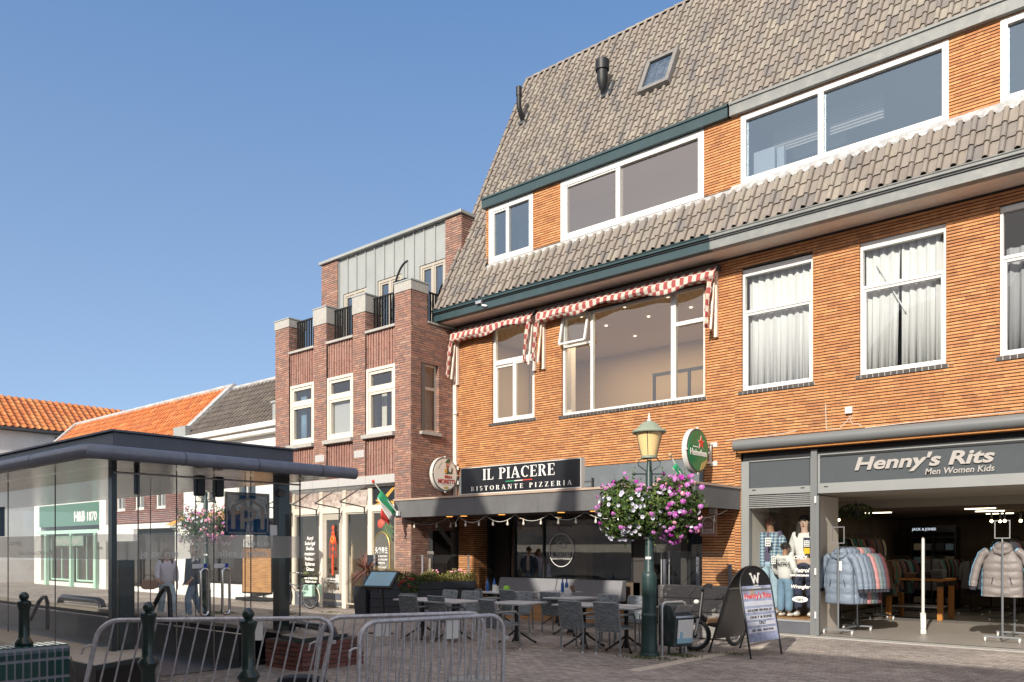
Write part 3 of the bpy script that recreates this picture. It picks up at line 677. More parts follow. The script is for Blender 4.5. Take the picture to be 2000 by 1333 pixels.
for x in (-13.9, -12.4, -11.1, -9.9, -8.8):
    for y in (16.9, 18.0, 19.4): b.lathe([(.0, 7.605), (.035, 7.605), (.035, 7.60), (0, 7.60)], x, y, 10)
b.build('ceiling_spots', 'lamp_glow', rm)
la = bpy.data.lights.new('dining_room_lamps', 'AREA'); la.shape = 'RECTANGLE'; la.size = 5.5; la.size_y = 3; la.energy = 120; la.color = (1, .80, .55)
lo = bpy.data.objects.new('dining_room_lamps', la); COL.objects.link(lo); lo.location = (-11.8, 18.4, 7.58)      # the lit ceiling spots
b = MB()                                        # dark glazed doors at the back of the dining room
for x in (-12.2, -11.55, -11.1, -10.2): b.box(x, x + .07, 20.0, 20.06, 4.62, 6.55)
b.box(-12.2, -10.13, 19.99, 20.07, 6.55, 6.63); b.box(-12.2, -10.13, 19.99, 20.07, 5.5, 5.54)
b.build('glazed_doors', 'black_metal', rm)
b = MB(); b.box(-15.88, -14.3, 19.0, 19.2, 4.62, 7.6); b.box(-9.2, -8.2, 18.6, 18.75, 4.62, 7.6); b.build('partition', 'room_white', rm)
# checked awnings folded away above the first-floor windows
stripemat('gingham', (.35, .075, .07), (.58, .53, .45), 1 / .10, check=True, zs=1 / .17)
def awning(x0, x1, zt, label):
    r = thing('window_awning', label, 'awning', ((x0 + x1) / 2, W - .2, zt), group='folded checked awnings under the gutter')
    b = MB(); b.box(x0, x1, W - .16, W - .02, zt - .02, zt + .10); b.build('cassette', 'gutter_dark', r)
    b = MB(); n = int((x1 - x0) / .035); rows = 7; vs = []; fs = []
    for k in range(rows):
        for i in range(n + 1):
            x = x0 + (x1 - x0) * i / n; s = k / (rows - 1)
            sag = .05 * math.sin((x - x0) * 2.1) + .03 * math.sin((x - x0) * 5.3 + 1)
            y = W - .20 - .10 * math.sin(s * 2.6) - .03 * math.sin(s * 9 + (x - x0) * 3) * s
            z = zt + .03 - (.30 + sag) * s * (1 if k < 5 else .97)
            vs.append((x, y, z))
    for k in range(rows - 1):
        for i in range(n): a = k * (n + 1) + i; fs.append((a, a + 1, a + n + 2, a + n + 1))
    b.add(vs, fs); c = b.build('cloth', 'gingham', r, smooth=True); c.modifiers.new('t', 'SOLIDIFY').thickness = .008
    for x in (x0 + .08, x1 - .08):
        b = MB(); b.box(x - .035, x + .03, W - .12, W - .03, zt - 1.42, zt - .0); b.bar((x - .01, W - .13, zt - .05), (x - .01, W - .30, zt - 1.30), .045, .04); b.build('arm', 'soffit', r, bevel=.004)
        b = MB(); vs = []; fs = []
        for k in range(13):
            s = k / 12; wd = .09 - .05 * s + .012 * math.sin(k * 1.7)
            for i in range(7):
                t = i / 6 - .5; vs.append((x - .06 + t * wd * 2, W - .22 - .16 * math.sin(s * 1.5) - .05 * math.cos(t * 9 + s * 3), zt - .04 - 1.22 * s))
        for k in range(12):
            for i in range(6): a = k * 7 + i; fs.append((a, a + 1, a + 8, a + 7))
        b.add(vs, fs); c = b.build('hanging_cloth', 'gingham_fold', r, smooth=True); c.modifiers.new('t', 'SOLIDIFY').thickness = .008
    return r
stripemat('gingham_fold', (.35, .075, .07), (.58, .53, .45), 1 / .075, check=True, zs=1 / .13)
awning(-16.02, -13.12, 7.62, 'shorter red and white checked awning folded up over the narrow window')
awning(-12.98, -8.12, 7.62, 'longer red and white checked awning folded up over the wide window')
# downpipe, wall fittings
b = MB(); b.box(-16.10, -15.99, W - .10, W - .015, 2.98, 7.66); o_ = b.build('downpipe', 'soffit', resto, bevel=.01)
b = MB()
for z in (4.0, 5.4): b.box(-16.06, -15.93, W - .13, W - .10, z, z + .09)
b.build('pipe_bracket', 'white_paint', o_)
b = MB(); b.box(-14.55, -14.35, 15.25, 15.35, 7.98, 8.05); b.tube([(-14.4, 15.3, 8.0), (-14.3, 15.25, 7.9), (-14.2, 15.3, 7.88)], .02, 6); b.build('gutter_bracket', 'steel', resto)
p = onY(1660, 803, W); al = thing('alarm_box', 'small white box on the brick wall with loose cables below it', 'alarm box', (p.x, W, p.z))
b = MB(); b.box(p.x - .065, p.x + .065, W - .09, W - .012, p.z - .06, p.z + .07); b.build('box', 'white_paint', al, bevel=.01)
b = MB(); q = [onY(x, y, W - .02) for x, y in ((1662, 812), (1655, 822), (1645, 832), (1640, 838), (1614, 838), (1613, 800), (1613, 790))]; b.tube([tuple(v) for v in q], .007, 5)
q = [onY(x, y, W - .02) for x, y in ((1666, 812), (1660, 824), (1668, 829), (1676, 828), (1684, 834))]; b.tube([tuple(v) for v in q], .006, 5)
q = [onY(x, y, W - .02) for x, y in ((1418, 861), (1500, 852), (1556, 842))]; b.tube([tuple(v) for v in q], .006, 5)
q = [onY(x, y, W - .02) for x, y in ((1690, 836), (1830, 820), (1998, 802))]; b.tube([tuple(v) for v in q], .006, 5); b.build('cable', 'wire_white', al, smooth=True)
# things on the roof
def roof_at(x, v, n=0.0): return Vector((x, EY, EZ)) + SL * v + nd * n
def on_roof(px, py):
    d = ray(px, py); pl = Vector((0, EY, EZ)); t = (pl - E0).dot(nd) / d.dot(nd); return E0 + d * t
p = on_roof(1186, 180); vp = thing('vent_pipe', 'wide black flue with a broad cap on the tiled roof', 'vent pipe', p)
b = MB(); b.lathe([(.02, -.10), (.09, .0), (.12, .13), (.145, .22), (.145, .52), (.13, .52), (.13, .54)], p.x, p.y - .22, 20); b.v = [(x, y, z + p.z) for x, y, z in b.v]; b.build('pipe', 'black_paint', vp, smooth=True)
b = MB(); b.lathe([(.15, .50), (.18, .47), (.185, .72), (.165, .74), (.165, .68)], p.x, p.y - .22, 20); b.v = [(x, y, z + p.z) for x, y, z in b.v]; b.build('cap', 'black_paint', vp, smooth=True)
b = MB(); b.obox(p + nd * .05, Vector((.20, 0, 0)), SL * .25, nd * .02); b.build('flashing', 'gutter_dark', vp)
p = on_roof(1024, 236); vp = thing('vent_pipe', 'slim black vent pipe near the left edge of the tiled roof', 'vent pipe', p)
b = MB(); b.tube([p + nd * .02, p + Vector((.02, -.16, .10)), p + Vector((.02, -.26, .30)), p + Vector((.02, -.26, .78))], [.10, .075, .07, .07], 14); b.tube([p + Vector((.02, -.26, .60)), p + Vector((.02, -.26, .86))], .085, 14); b.build('pipe', 'black_paint', vp, smooth=True)
b = MB(); b.obox(p + nd * .05, Vector((.16, 0, 0)), SL * .2, nd * .02); b.build('flashing', 'gutter_dark', vp)
ca, cb, cc, cd = (on_roof(x, y) for x, y in ((1253, 182), (1317, 158), (1330, 95), (1272, 120)))
c0 = (ca + cb + cc + cd) / 4 - SL * .16; hw = .39; hl = .52
sk = MB()
for s in (-1, 1):
    sk.obox(c0 + nd * .10 + Vector((s * hw, 0, 0)), Vector((.055, 0, 0)), SL * (hl + .05), nd * .07)
    sk.obox(c0 + nd * .10 + SL * (s * hl), Vector((hw - .055, 0, 0)), SL * .06, nd * .072)
sk = sk.build('skylight', 'planter_wood', rfR, bevel=.006)
q = [c0 + nd * .13 + Vector((sx * (hw - .04), 0, 0)) + SL * (sy * (hl - .04)) for sx, sy in ((-1, -1), (1, -1), (1, 1), (-1, 1))]
MB().quad(*q).build('pane', 'glass_sky', sk); MB().quad(*[v - nd * .12 for v in q]).build('well', 'room_grey', sk)
# ------------------------------------------------------------------ canopy and ground floor of the pizzeria
CY, CXL, CXR = 14.13, -16.42, -7.68
cz0, cz1 = 2.52, 2.95
cn = thing('canopy', 'long flat grey canopy with a tan top edge over the pizzeria terrace', 'canopy', (CXL, CY, cz0))
b = MB(); n = 9; sx = (CXR - CXL) / n
for i in range(n): b.box(CXL + i * sx + .002, CXL + (i + 1) * sx - .002, CY, CY + .03, cz0, cz1)
b.build('fascia_panel', 'canopy_panel', cn)
b = MB(); b.box(CXR - .03, CXR, CY + .034, W - .02, cz0 + .003, cz1); b.box(CXL, CXL + .03, CY + .034, 14.46, cz0 + .003, cz1); b.build('side_panel', 'canopy_panel', cn)
b = MB(); b.box(CXL - .02, CXR + .02, CY - .03, CY + .06, cz1 + .002, cz1 + .05); b.box(CXR - .04, CXR + .022, CY + .062, W - .02, cz1 + .002, cz1 + .049); b.build('edge_trim', 'canopy_edge', cn, bevel=.006)
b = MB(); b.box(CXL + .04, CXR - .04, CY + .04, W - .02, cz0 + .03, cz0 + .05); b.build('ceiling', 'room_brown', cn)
b = MB(); b.box(CXL + .02, CXR - .03, CY + .04, W - .02, cz1 - .02, cz1); b.build('roof_sheet', 'gutter_dark', cn)
for px in (878, 906, 980, 1096, 1160, 1204, 1330):
    x = PX(px, 15.0); b = MB(); b.lathe([(0, cz0 + .03), (.085, cz0 + .03), (.085, cz0 + .018), (0, cz0 + .018)], x, 15.0, 14); b.build('downlight', 'amber_glow', cn)
# string of lamps under the canopy edge
sl_ = thing('string_lights', 'string of clear bulbs looping under the front edge of the canopy', 'string lights', (-12, 14.3, 2.4))
px = [787, 800, 846, 886, 926, 957, 1010, 1036, 1066, 1082, 1130, 1180, 1300, 1360, 1395, 1440]
py = [1006, 1022, 1008, 1022, 1012, 1010, 1018, 1012, 1003, 1016, 1008, 1014, 1002, 995, 993, 996]
pts = []
anch = [(-16.3, 14.35), (-15.2, 14.9), (-14.2, 14.3), (-13.3, 14.3), (-12.4, 14.32), (-11.4, 14.35), (-10.4, 14.3), (-9.3, 14.35), (-8.4, 14.6), (-7.75, 15.6)]
b = MB(); bulbs = []
for i in range(len(anch) - 1):
    (x0, y0), (x1, y1) = anch[i], anch[i + 1]; P = []
    for k in range(9):
        t = k / 8; P.append((x0 + (x1 - x0) * t, y0 + (y1 - y0) * t, 2.50 - .16 * 4 * t * (1 - t)))
    b.tube(P, .007, 5); bulbs += [P[2], P[6]]
b.build('cable', 'wire_white', sl_, smooth=True)
for (x, y, z) in bulbs:
    b = MB(); b.lathe([(.012, z), (.012, z - .04), (.022, z - .07), (.028, z - .10), (.018, z - .125), (.0, z - .13)], x, y, 8); b.build('bulb', 'bulb', sl_, smooth=True)
# illuminated name board
sg = thing('name_board', 'long black name board lettered IL PIACERE on top of the canopy', 'sign', (-14.04, 14.2, 3.0))
sx0, sx1, sz0, sz1, sy = -14.04, -10.42, 3.01, 3.66, 14.2
b = MB(); frame(b, sx0, sx1, sz0, sz1, sy - .012, sy + .13, .022); b.build('frame', 'sign_rim', sg, bevel=.004)
b = MB(); b.box(sx0 + .022, sx1 - .022, sy, sy + .12, sz0 + .022, sz1 - .022); b.build('board', 'sign_black', sg)
b = MB(); b.box(-10.36, -10.20, 14.3, 14.34, 3.0, 3.04); b.box(-10.23, -10.20, 14.28, 14.36, 3.0, 3.22); b.box(-10.42, -10.2, 14.31, 14.335, 3.13, 3.16); b.build('bracket', 'gutter_dark', sg)
def serif(body, x, z, h, Y, dep, m, name, parent, width=None, track=.16, center=None):
    """condensed roman capitals built from stems, hairlines and bowls"""
    st, hl, sf, sw = .155, .055, .05, .12
    def R(x0, x1, y0, y1): return [(x0, y0), (x1, y0), (x1, y1), (x0, y1)]
    def stem(x0): return [R(x0, x0 + st, sf, 1 - sf), R(x0 - .07, x0 + st + .07, 0, sf), R(x0 - .07, x0 + st + .07, 1 - sf, 1)]
    def ring(cx, cy, rx, ry, tx, ty, a0, a1, n=12):
        o = []
        for i in range(n):
            t0 = math.radians(a0 + (a1 - a0) * i / n); t1 = math.radians(a0 + (a1 - a0) * (i + 1) / n)
            o.append([(cx + rx * math.cos(t0), cy + ry * math.sin(t0)), (cx + rx * math.cos(t1), cy + ry * math.sin(t1)), (cx + (rx - tx) * math.cos(t1), cy + (ry - ty) * math.sin(t1)), (cx + (rx - tx) * math.cos(t0), cy + (ry - ty) * math.sin(t0))])
        return o
    G = {' ': ([], .32), 'I': (stem(.07), .30), 'L': (stem(.07) + [R(.295, .56, 0, sf), [(.50, sf), (.56, sf), (.56, .26), (.53, .26)]], .56),
         'P': (stem(.07) + ring(.28, .745, .31, .255, .15, .055, -90, 90), .60),
         'R': (stem(.07) + ring(.28, .745, .30, .255, .15, .055, -90, 90) + [[(.30, .47), (.46, .47), (.66, .0), (.50, .0)]], .68),
         'A': ([[(.06, sf), (.13, sf), (.37, 1), (.30, 1)], [(.30, 1), (.42, 1), (.70, sf), (.53, sf)], R(.17, .53, .30, .36), R(0, .22, 0, sf), R(.45, .76, 0, sf)], .76),
         'C': (ring(.36, .5, .36, .5, .16, .055, 48, 312, 20) + [[(.56, .86), (.62, .97), (.64, .97), (.64, .66), (.61, .66)]], .66),
         'E': (stem(.07) + [R(.295, .55, 0, sf), R(.295, .55, 1 - sf, 1), R(.226, .44, .48, .53), [(.50, sf), (.55, sf), (.57, .26), (.54, .26)], [(.50, 1 - sf), (.55, 1 - sf), (.55, .76), (.52, .76)], R(.41, .44, .40, .479), R(.41, .44, .531, .62)], .58),
         'S': (ring(.26, .74, .23, .26, .10, .055, 20, 270, 12) + ring(.26, .27, .25, .27, .12, .055, -160, 90, 12), .52),
         'T': ([R(.25, .25 + st, sf, 1 - sf), R(.16, .50, 0, sf), R(0, .66, 1 - sf, 1), [(0, 1 - sf), (.05, 1 - sf), (.02, .74), (0, .74)], [(.61, 1 - sf), (.66, 1 - sf), (.66, .74), (.64, .74)]], .66),
         'O': (ring(.39, .5, .39, .5, .16, .055, 0, 360, 26), .78),
         'N': ([R(.10, .16, sf, 1 - sf), R(.62, .68, sf, 1 - sf), [(.08, 1), (.24, 1), (.70, 0), (.62, 0)], R(0, .26, 0, sf), R(.52, .78, 1 - sf, 1), R(0, .079, 1 - sf, 1)], .78),
         'Z': ([R(.02, .60, 1 - sf, 1), R(.02, .62, 0, sf), [(.42, 1 - sf), (.58, 1 - sf), (.20, sf), (.03, sf)], [(.02, 1 - sf), (.07, 1 - sf), (.04, .76), (.02, .76)], [(.57, sf), (.62, sf), (.62, .25), (.60, .25)]], .64)}
    polys = []; cx = 0
    for ch in body:
        g, wd = G[ch]
        polys += [[(px + cx, py) for px, py in p] for p in g]; cx += wd + track
    tot = cx - track; k = (width / (tot * h)) if width else 1.0
    if center is not None: x = center - tot * h * k / 2
    b = MB()
    for i, p in enumerate(polys): b.prism([(x + px * h * k, Y - .0004 * (i % 7), z + py * h) for px, py in p], (0, dep, 0))
    return b.build(name, m, parent)
serif('IL PIACERE', 0, 3.335, .255, sy - .006, .006, 'letter_white', 'lettering', sg, width=2.16, track=.10, center=-12.22)
serif('RISTORANTE PIZZERIA', 0, 3.09, .105, sy - .006, .006, 'letter_white', 'lettering', sg, width=3.02, track=.42, center=-12.18)
b = MB(); b.box(-12.58, -12.31, sy - .006, sy, 3.255, 3.275); b.build('tricolour', 'flag_green', sg)
b = MB(); b.box(-12.31, -12.06, sy - .007, sy, 3.257, 3.277); b.build('tricolour', 'flag_white', sg)
b = MB(); b.box(-12.06, -11.78, sy - .008, sy, 3.259, 3.281); b.build('tricolour', 'flag_red', sg)
# grey board behind the canopy
b = MB(); b.box(-15.9, -8.52, W - .06, W - .017, 2.96, 3.67); b.build('render_band', 'grey_panel', resto)
# shop front set back under the canopy
GY = W + .02
b = MB(); b.box(-14.3, -10.15, GY, GY + .2, 0, .93); b.build('plinth', 'room_brown', resto)
pw = window(resto, -13.98, -10.35, .93, 2.56, GY, .04, [(-13.0, .97, 2.52, .045)], (), (), .08, m='black_paint', g='glass_dark', name='shop_window')
b = MB(); b.box(-15.43, -13.98, W + .85, W + .9, 0, 2.6); b.box(-15.46, -15.42, W + .56, W + .85, 0, 2.6); b.box(-14.0, -13.97, GY, W + .85, 0, 2.6); b.build('porch', 'room_dark', resto)
dr = window(resto, -14.85, -14.05, .02, 2.4, W + .78, .07, (), (), (), .06, m='black_paint', g='glass_dark', name='door')
b = MB(); b.box(-10.33, -9.95, GY, GY + .3, 0, 2.6); b.box(-9.10, -8.95, GY, GY + .2, 0, 2.6); b.build('pier', 'room_dark', resto)
dr = window(resto, -9.95, -9.10, .02, 2.5, GY + .1, .06, (), (), (), .06, m='black_paint', g='glass_dark', name='door')
b = MB()
for x in (-9.62, -9.42): b.tube([(x, GY + .05, .85), (x, GY + .05, 1.65)], .013, 6)
b.build('handle', 'steel', dr, smooth=True)
window(resto, -8.95, -8.55, .02, 2.5, GY + .05, .05, (), [(-8.9, -8.6, 1.5, .05)], (), .06, m='black_paint', g='glass_dark', name='side_light')
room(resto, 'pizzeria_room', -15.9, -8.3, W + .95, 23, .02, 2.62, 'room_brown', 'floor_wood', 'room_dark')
b = MB(); b.box(-13.4, -13.05, 18.0, 18.3, .02, 2.6); b.box(-11.1, -10.8, 17.4, 17.6, .02, 2.6); b.build('pillar', 'room_tan', resto)
# etched oval and name in the window
oc = onY(1096, 1075, GY + .02)
b = MB()
for i in range(36):
    a0, a1 = 2 * math.pi * i / 36, 2 * math.pi * (i + 1) / 36; th = .024 if math.sin((a0 + a1) / 2) > -.2 else .016
    f = lambda a, r: (oc.x + (.37 + r) * math.cos(a), GY + .018, oc.z + (.40 + r) * math.sin(a))
    b.quad(f(a0, 0), f(a1, 0), f(a1, th), f(a0, th))
for i in range(20):
    a0, a1 = 2 * math.pi * i / 20, 2 * math.pi * (i + 1) / 20; f = lambda a, r: (oc.x - .01 + r * math.cos(a), GY + .018, oc.z + .14 + r * math.sin(a))
    b.quad(f(a0, .085), f(a1, .085), f(a1, .073), f(a0, .073))
for s in (-1, 1): b.box(oc.x - .01 + s * .125 - .006, oc.x - .01 + s * .125 + .006, GY + .015, GY + .018, oc.z + .04, oc.z + .23)
b.build('window_emblem', 'letter_white', pw)
serif('IL PIACERE', 0, oc.z - .165, .11, GY + .012, .004, 'letter_white', 'window_lettering', pw, width=.62, track=.10, center=oc.x)
serif('RISTORANTE PIZZERIA', 0, oc.z - .235, .045, GY + .012, .004, 'letter_white', 'window_lettering', pw, width=.58, track=.25, center=oc.x)
# small hanging sign on the right pillar
hp = onY(1384, 1027, 15.62); hs = thing('hanging_plaque', 'small brown plaque with a white arch hanging under the right end of the canopy', 'sign', hp)
b = MB(); b.box(hp.x - .19, hp.x + .19, 15.60, 15.63, hp.z - .22, hp.z + .22); b.build('board', 'room_tan', hs)
MATS['room_tan2'] = mat('plaque_brown', (.34, .19, .14), .7, var=.1); hs.children[0].data.materials[0] = MATS['plaque_brown']
b = MB(); P = [(-.13, -.16)] + [(-.13 * math.cos(t * math.pi / 10), .05 + .12 * math.sin(t * math.pi / 10)) for t in range(11)] + [(.13, -.16)]
b.tube([(hp.x + x, 15.594, hp.z + z) for x, z in P], .008, 5); b.tube([(hp.x + .045 * math.cos(t * .7), 15.594, hp.z + .03 + .045 * math.sin(t * .7)) for t in range(9)], .004, 4)
for s in (-1, 1): b.tube([(hp.x + s * .07, 15.594, hp.z - .02), (hp.x + s * .07, 15.594, hp.z + .08)], .004, 4)
b.build('emblem', 'letter_white', hs)
serif('IL PIACERE', 0, hp.z - .12, .05, 15.59, .006, 'letter_white', 'lettering', hs, width=.21, track=.1, center=hp.x)
serif('RISTORANTE PIZZERIA', 0, hp.z - .165, .022, 15.59, .006, 'letter_white', 'lettering', hs, width=.21, track=.2, center=hp.x)
b = MB()
for s in (-1, 1): b.tube([(hp.x + s * .15, 15.615, hp.z + .22), (hp.x + s * .15, 15.615, 2.53)], .005, 5)
b.build('chain', 'gutter_dark', hs)
hp = onY(1372, 1000, 15.7); ht = thing('terrace_heater', 'slim copper terrace heater fixed under the canopy beside the pillar', 'heater', hp)
b = MB(); b.box(hp.x - .30, hp.x + .16, 15.65, 15.8, hp.z - .03, hp.z + .05); b.build('body', 'wood_orange', ht, bevel=.01); b = MB(); b.box(hp.x + .17, hp.x + .30, 15.65, 15.8, hp.z - .05, hp.z + .06); b.build('end_box', 'sign_rim', ht, bevel=.01)
# round projecting beer signs
def round_sign(name, label, c, r, face_m, wall_y, rim):
    s = thing(name, label, 'sign', (c.x, c.y, c.z - r))
    def disc(x0, x1, r0, m, nm, par):
        b = MB(); n = 40; b.loft([[(x, c.y + r0 * math.cos(2 * math.pi * j / n), c.z + r0 * math.sin(2 * math.pi * j / n)) for j in range(n)] for x in (x0, x1)]); return b.build(nm, m, par, smooth=True)
    disc(c.x - .10, c.x + .005, r, rim, 'case', s); disc(c.x + .006, c.x + .016, r * .975, 'sign_rim_dark', 'rim', s); disc(c.x + .018, c.x + .03, r * .90, face_m, 'face', s)
    b = MB()
    for k in range(4):
        a = k * math.pi / 2; b.box(c.x - .02, c.x + .03, c.y + r * math.cos(a) - .02, c.y + r * math.cos(a) + .02, c.z + r * math.sin(a) - .02, c.z + r * math.sin(a) + .02)
    b.build('clip', rim, s)
    b = MB(); b.tube([(c.x - .05, c.y, c.z + .2), (c.x - .05, wall_y, c.z + .2)], .025, 6); b.tube([(c.x - .05, c.y, c.z - .2), (c.x - .05, wall_y, c.z - .2)], .025, 6); b.tube([(c.x - .05, wall_y - .12, c.z - .2), (c.x - .05, wall_y - .12, c.z + .2)], .025, 6)
    for dz in (-.2, .2): b.box(c.x - .10, c.x + .06, wall_y - .03, wall_y - .01, c.z + dz - .05, c.z + dz + .05)
    b.build('wall_bracket', 'sign_rim', s, smooth=False); return s
def facepoly(c, pts, x, m, name, par, dep=.004):
    b = MB(); b.prism([(c.x + x, c.y + p, c.z + q) for p, q in pts], (dep, 0, 0)); return b.build(name, m, par)
def ell(cy, cz, ry, rz, n=18, a0=0, a1=360): return [(cy + ry * math.cos(math.radians(a0 + (a1 - a0) * i / n)), cz + rz * math.sin(math.radians(a0 + (a1 - a0) * i / n))) for i in range(n if a1 - a0 == 360 else n + 1)]
c = onX(1362, 881, -8.26); hk = round_sign('round_beer_sign', 'round green beer sign with a red star projecting from the brick wall', c, .465, 'beer_green', W, 'sign_rim')
st = []
for i in range(10): a = math.radians(90 + 36 * i); r_ = .135 if i % 2 == 0 else .058; st.append((.10 + r_ * math.cos(a), .17 + r_ * math.sin(a)))
facepoly(c, [(.10 + (p - .10) * 1.16, .17 + (q - .17) * 1.16) for p, q in st], .032, 'letter_white', 'star_edge', hk); facepoly(c, st, .037, 'star_red', 'star', hk)
text('Heineken', .19, (c.x + .032, c.y + .0, c.z - .10), YR, ZU, 'letter_white', 'lettering', hk, ex=.003, bold=.005, width=.70)
text('BREWED 1873', .035, (c.x + .032, c.y - .12, c.z + .06), YR, ZU, 'letter_white', 'lettering', hk, ex=.002)
facepoly(c, [(.05, -.40), (.20, -.36), (.32, -.24), (.38, -.14), (.26, -.20), (.14, -.24)], .032, 'wheat', 'barley', hk)
c = onX(869, 927, -15.93); mo = round_sign('round_beer_sign', 'round cream beer sign with a drinking man beside the red brick corner', c, .47, 'sign_cream', 15.99, 'sign_rim')
x_ = .032
facepoly(c, [(-.02, .02), (.24, .02), (.27, .14), (.20, .21), (.10, .21), (.02, .14)], x_, 'suit_green', 'jacket', mo)
facepoly(c, ell(.07, .25, .07, .075), x_ + .005, 'skin', 'head', mo); facepoly(c, [(-.03, .30), (.16, .33), (.15, .40), (.09, .41), (.03, .38)], x_ + .009, 'suit_green', 'hat', mo)
facepoly(c, [(.0, .215), (.12, .23), (.12, .20), (.02, .185)], x_ + .009, 'letter_red', 'moustache', mo); facepoly(c, [(-.05, .03), (.04, .03), (.045, .15), (-.045, .15)], x_ + .009, 'beer_gold', 'beer_mug', mo); facepoly(c, ell(.16, .15, .05, .09), x_ + .007, 'flag_white', 'shirt', mo)
text('BIRRA', .105, (c.x + x_, c.y + .10, c.z - .10), YR, ZU, 'letter_red', 'lettering', mo, ex=.003, bold=.004)
text('MORETTI', .155, (c.x + x_, c.y + .03, c.z - .245), YR, ZU, 'letter_red', 'lettering', mo, ex=.003, bold=.006, width=.62)
facepoly(c, ell(.02, -.36, .10, .035), x_, 'wheat', 'crest', mo); facepoly(c, [(-.17, -.275), (.22, -.275), (.22, -.283), (-.17, -.283)], x_, 'wheat', 'rule', mo)
text('BIRRIFICIO', .05, (c.x + x_, c.y - .20, c.z + .22), (0, .62, .78), (0, -.78, .62), 'letter_grey', 'lettering', mo, ex=.002)
# Italian flags
def flag(label, base, tip, drape, sz):
    base = Vector(base); tip = Vector(tip); f = thing('flag', label, 'flag', base)
    b = MB(); b.tube([base, tip], .016, 7); b.build('pole', 'wood_pole' if False else 'white_paint', f, smooth=True)
    b = MB(); b.ball(tip, .04, .04, .05); b.build('finial', 'flag_red' if sz > .9 else 'wood_pole', f, smooth=True)
    b = MB(); b.box(base.x - .04, base.x + .04, base.y - .03, base.y + .05, base.z - .06, base.z + .06); b.build('holder', 'white_paint', f)
    d = (base - tip); 
    for k, m in enumerate(('flag_green', 'flag_white', 'flag_red')):
        b = MB(); vs = []; fs = []; n = 7
        for i in range(n):
            s = k / 3 + (i / (n - 1)) / 3
            for j in range(6):
                t = j / 5; top = tip + d * (.18 + .78 * t)
                p = top + Vector(drape) * s * sz + Vector((.03 * math.sin(s * 16 + t * 4), .05 * math.sin(s * 12 + t * 3), 0)) - d * t * s * .55
                vs.append(p)
        for i in range(n - 1):
            for j in range(5): a = i * 6 + j; fs.append((a, a + 1, a + 7, a + 6))
        b.add(vs, fs); o = b.build('cloth_stripe', m, f, smooth=True); o.modifiers.new('t', 'SOLIDIFY').thickness = .006
    return f
flag('Italian flag hanging limp from a slanted pole at the left end of the canopy', onY(777, 1003, 14.05), onY(729, 941, 13.35), (.10, .05, -.78), 1.0)
flag('Italian flag on a pole half hidden behind the flower basket', onY(1342, 948, 14.9), onY(1309, 889, 14.35), (.05, .05, -.55), .8)

# ------------------------------------------------------------------ clothes shop front
HYF = W - .02
b = MB(); b.tube([(-7.72, 15.86, 3.84), (XR, 15.86, 3.84)], .115, 16); b.box(-7.70, XR, 15.88, W - .02, 3.74, 3.95); b.build('shutter_box', 'shop_grey', shop, smooth=True)
b = MB(); b.box(-7.66, XR, 15.86, W - .02, 3.69, 3.722); b.build('shutter_slot', 'wood_orange', shop)
b = MB(); b.box(-7.62, XR, W - .01, W + .1, 3.50, 3.70); b.build('recess', 'black_paint', shop)
sf = MB()
sf.box(-7.66, -7.49, HYF, W + .12, 0, 3.52); sf.box(-6.21, -6.18, HYF + .01, W + .12, 0, 3.52)
sf.box(-7.49, -6.21, HYF + .004, W + .12, 2.82, 2.955); sf.box(-7.49, -6.21, HYF + .004, W + .1, 2.545, 2.57)
sf.box(-7.49, -6.21, HYF + .002, W + .1, 3.50, 3.525); sf.box(-6.06, XR, HYF + .004, W + .12, 2.79, 2.985); sf.box(-6.06, XR, HYF + .002, W + .1, 3.535, 3.56); sf.box(-6.06, -6.02, HYF + .004, W + .1, 2.985, 3.535)
sf.build('shopfront_frame', 'shop_grey_light', shop, bevel=.004)
b = MB(); b.box(-6.18, -6.06, HYF - .05, W + .12, 0, 3.66); b.build('post', 'shop_grey', shop, bevel=.006)
b = MB(); b.box(-6.06, -6.0, HYF - .11, HYF - .05, 0.02, 2.74); b.build('door_edge', 'shop_grey', shop, bevel=.006)
b = MB()
for z in (.35, 1.2, 2.6): b.box(-6.075, -6.045, HYF - .125, HYF - .10, z, z + .13)
b.build('hinge', 'white_paint', shop)
b = MB(); b.box(-7.47, -6.23, HYF + .03, W + .06, 2.957, 3.498); b.build('sign_panel', 'shop_panel', shop)
bp_ = MB(); bp_.box(-6.02, XR, HYF + .03, W + .06, 2.987, 3.533); bp_ = bp_.build('sign_panel', 'shop_panel', shop)
text("Henny's Rits", .33, (-4.21, HYF + .01, 3.205), XF, ZU, 'letter_cream', 'lettering', bp_, ex=.018, shear=.22, bold=.0095, width=2.34)
text('Men Women Kids', .155, (-3.58, HYF + .012, 3.045), XF, ZU, 'letter_cream', 'lettering', bp_, ex=.008, shear=.18, bold=.002, width=1.10)
b = MB()
for i in range(6): b.prism([(-7.49, HYF + .02, 2.59 + i * .038), (-7.49, HYF + .06, 2.615 + i * .038), (-7.49, HYF + .06, 2.622 + i * .038), (-7.49, HYF + .02, 2.60 + i * .038)], (1.28, 0, 0))
b.box(-7.49, -6.21, HYF + .065, HYF + .08, 2.575, 2.815); b.build('louvre', 'shop_grey_light', shop)
b = MB()
for x in (-7.38, -6.36, -5.9): b.box(x - .04, x + .04, HYF + .001, HYF + .01, 2.905, 2.925)
b.build('vent_slot', 'black_paint', shop)
b = MB(); b.box(-7.49, -6.21, HYF + .02, W + .1, 0, .25); b.build('stall_riser', 'kiosk_navy', shop); b = MB(); b.box(-7.49, -6.21, HYF + .005, W + .12, .252, .29); b.build('sill', 'shop_grey_light', shop)
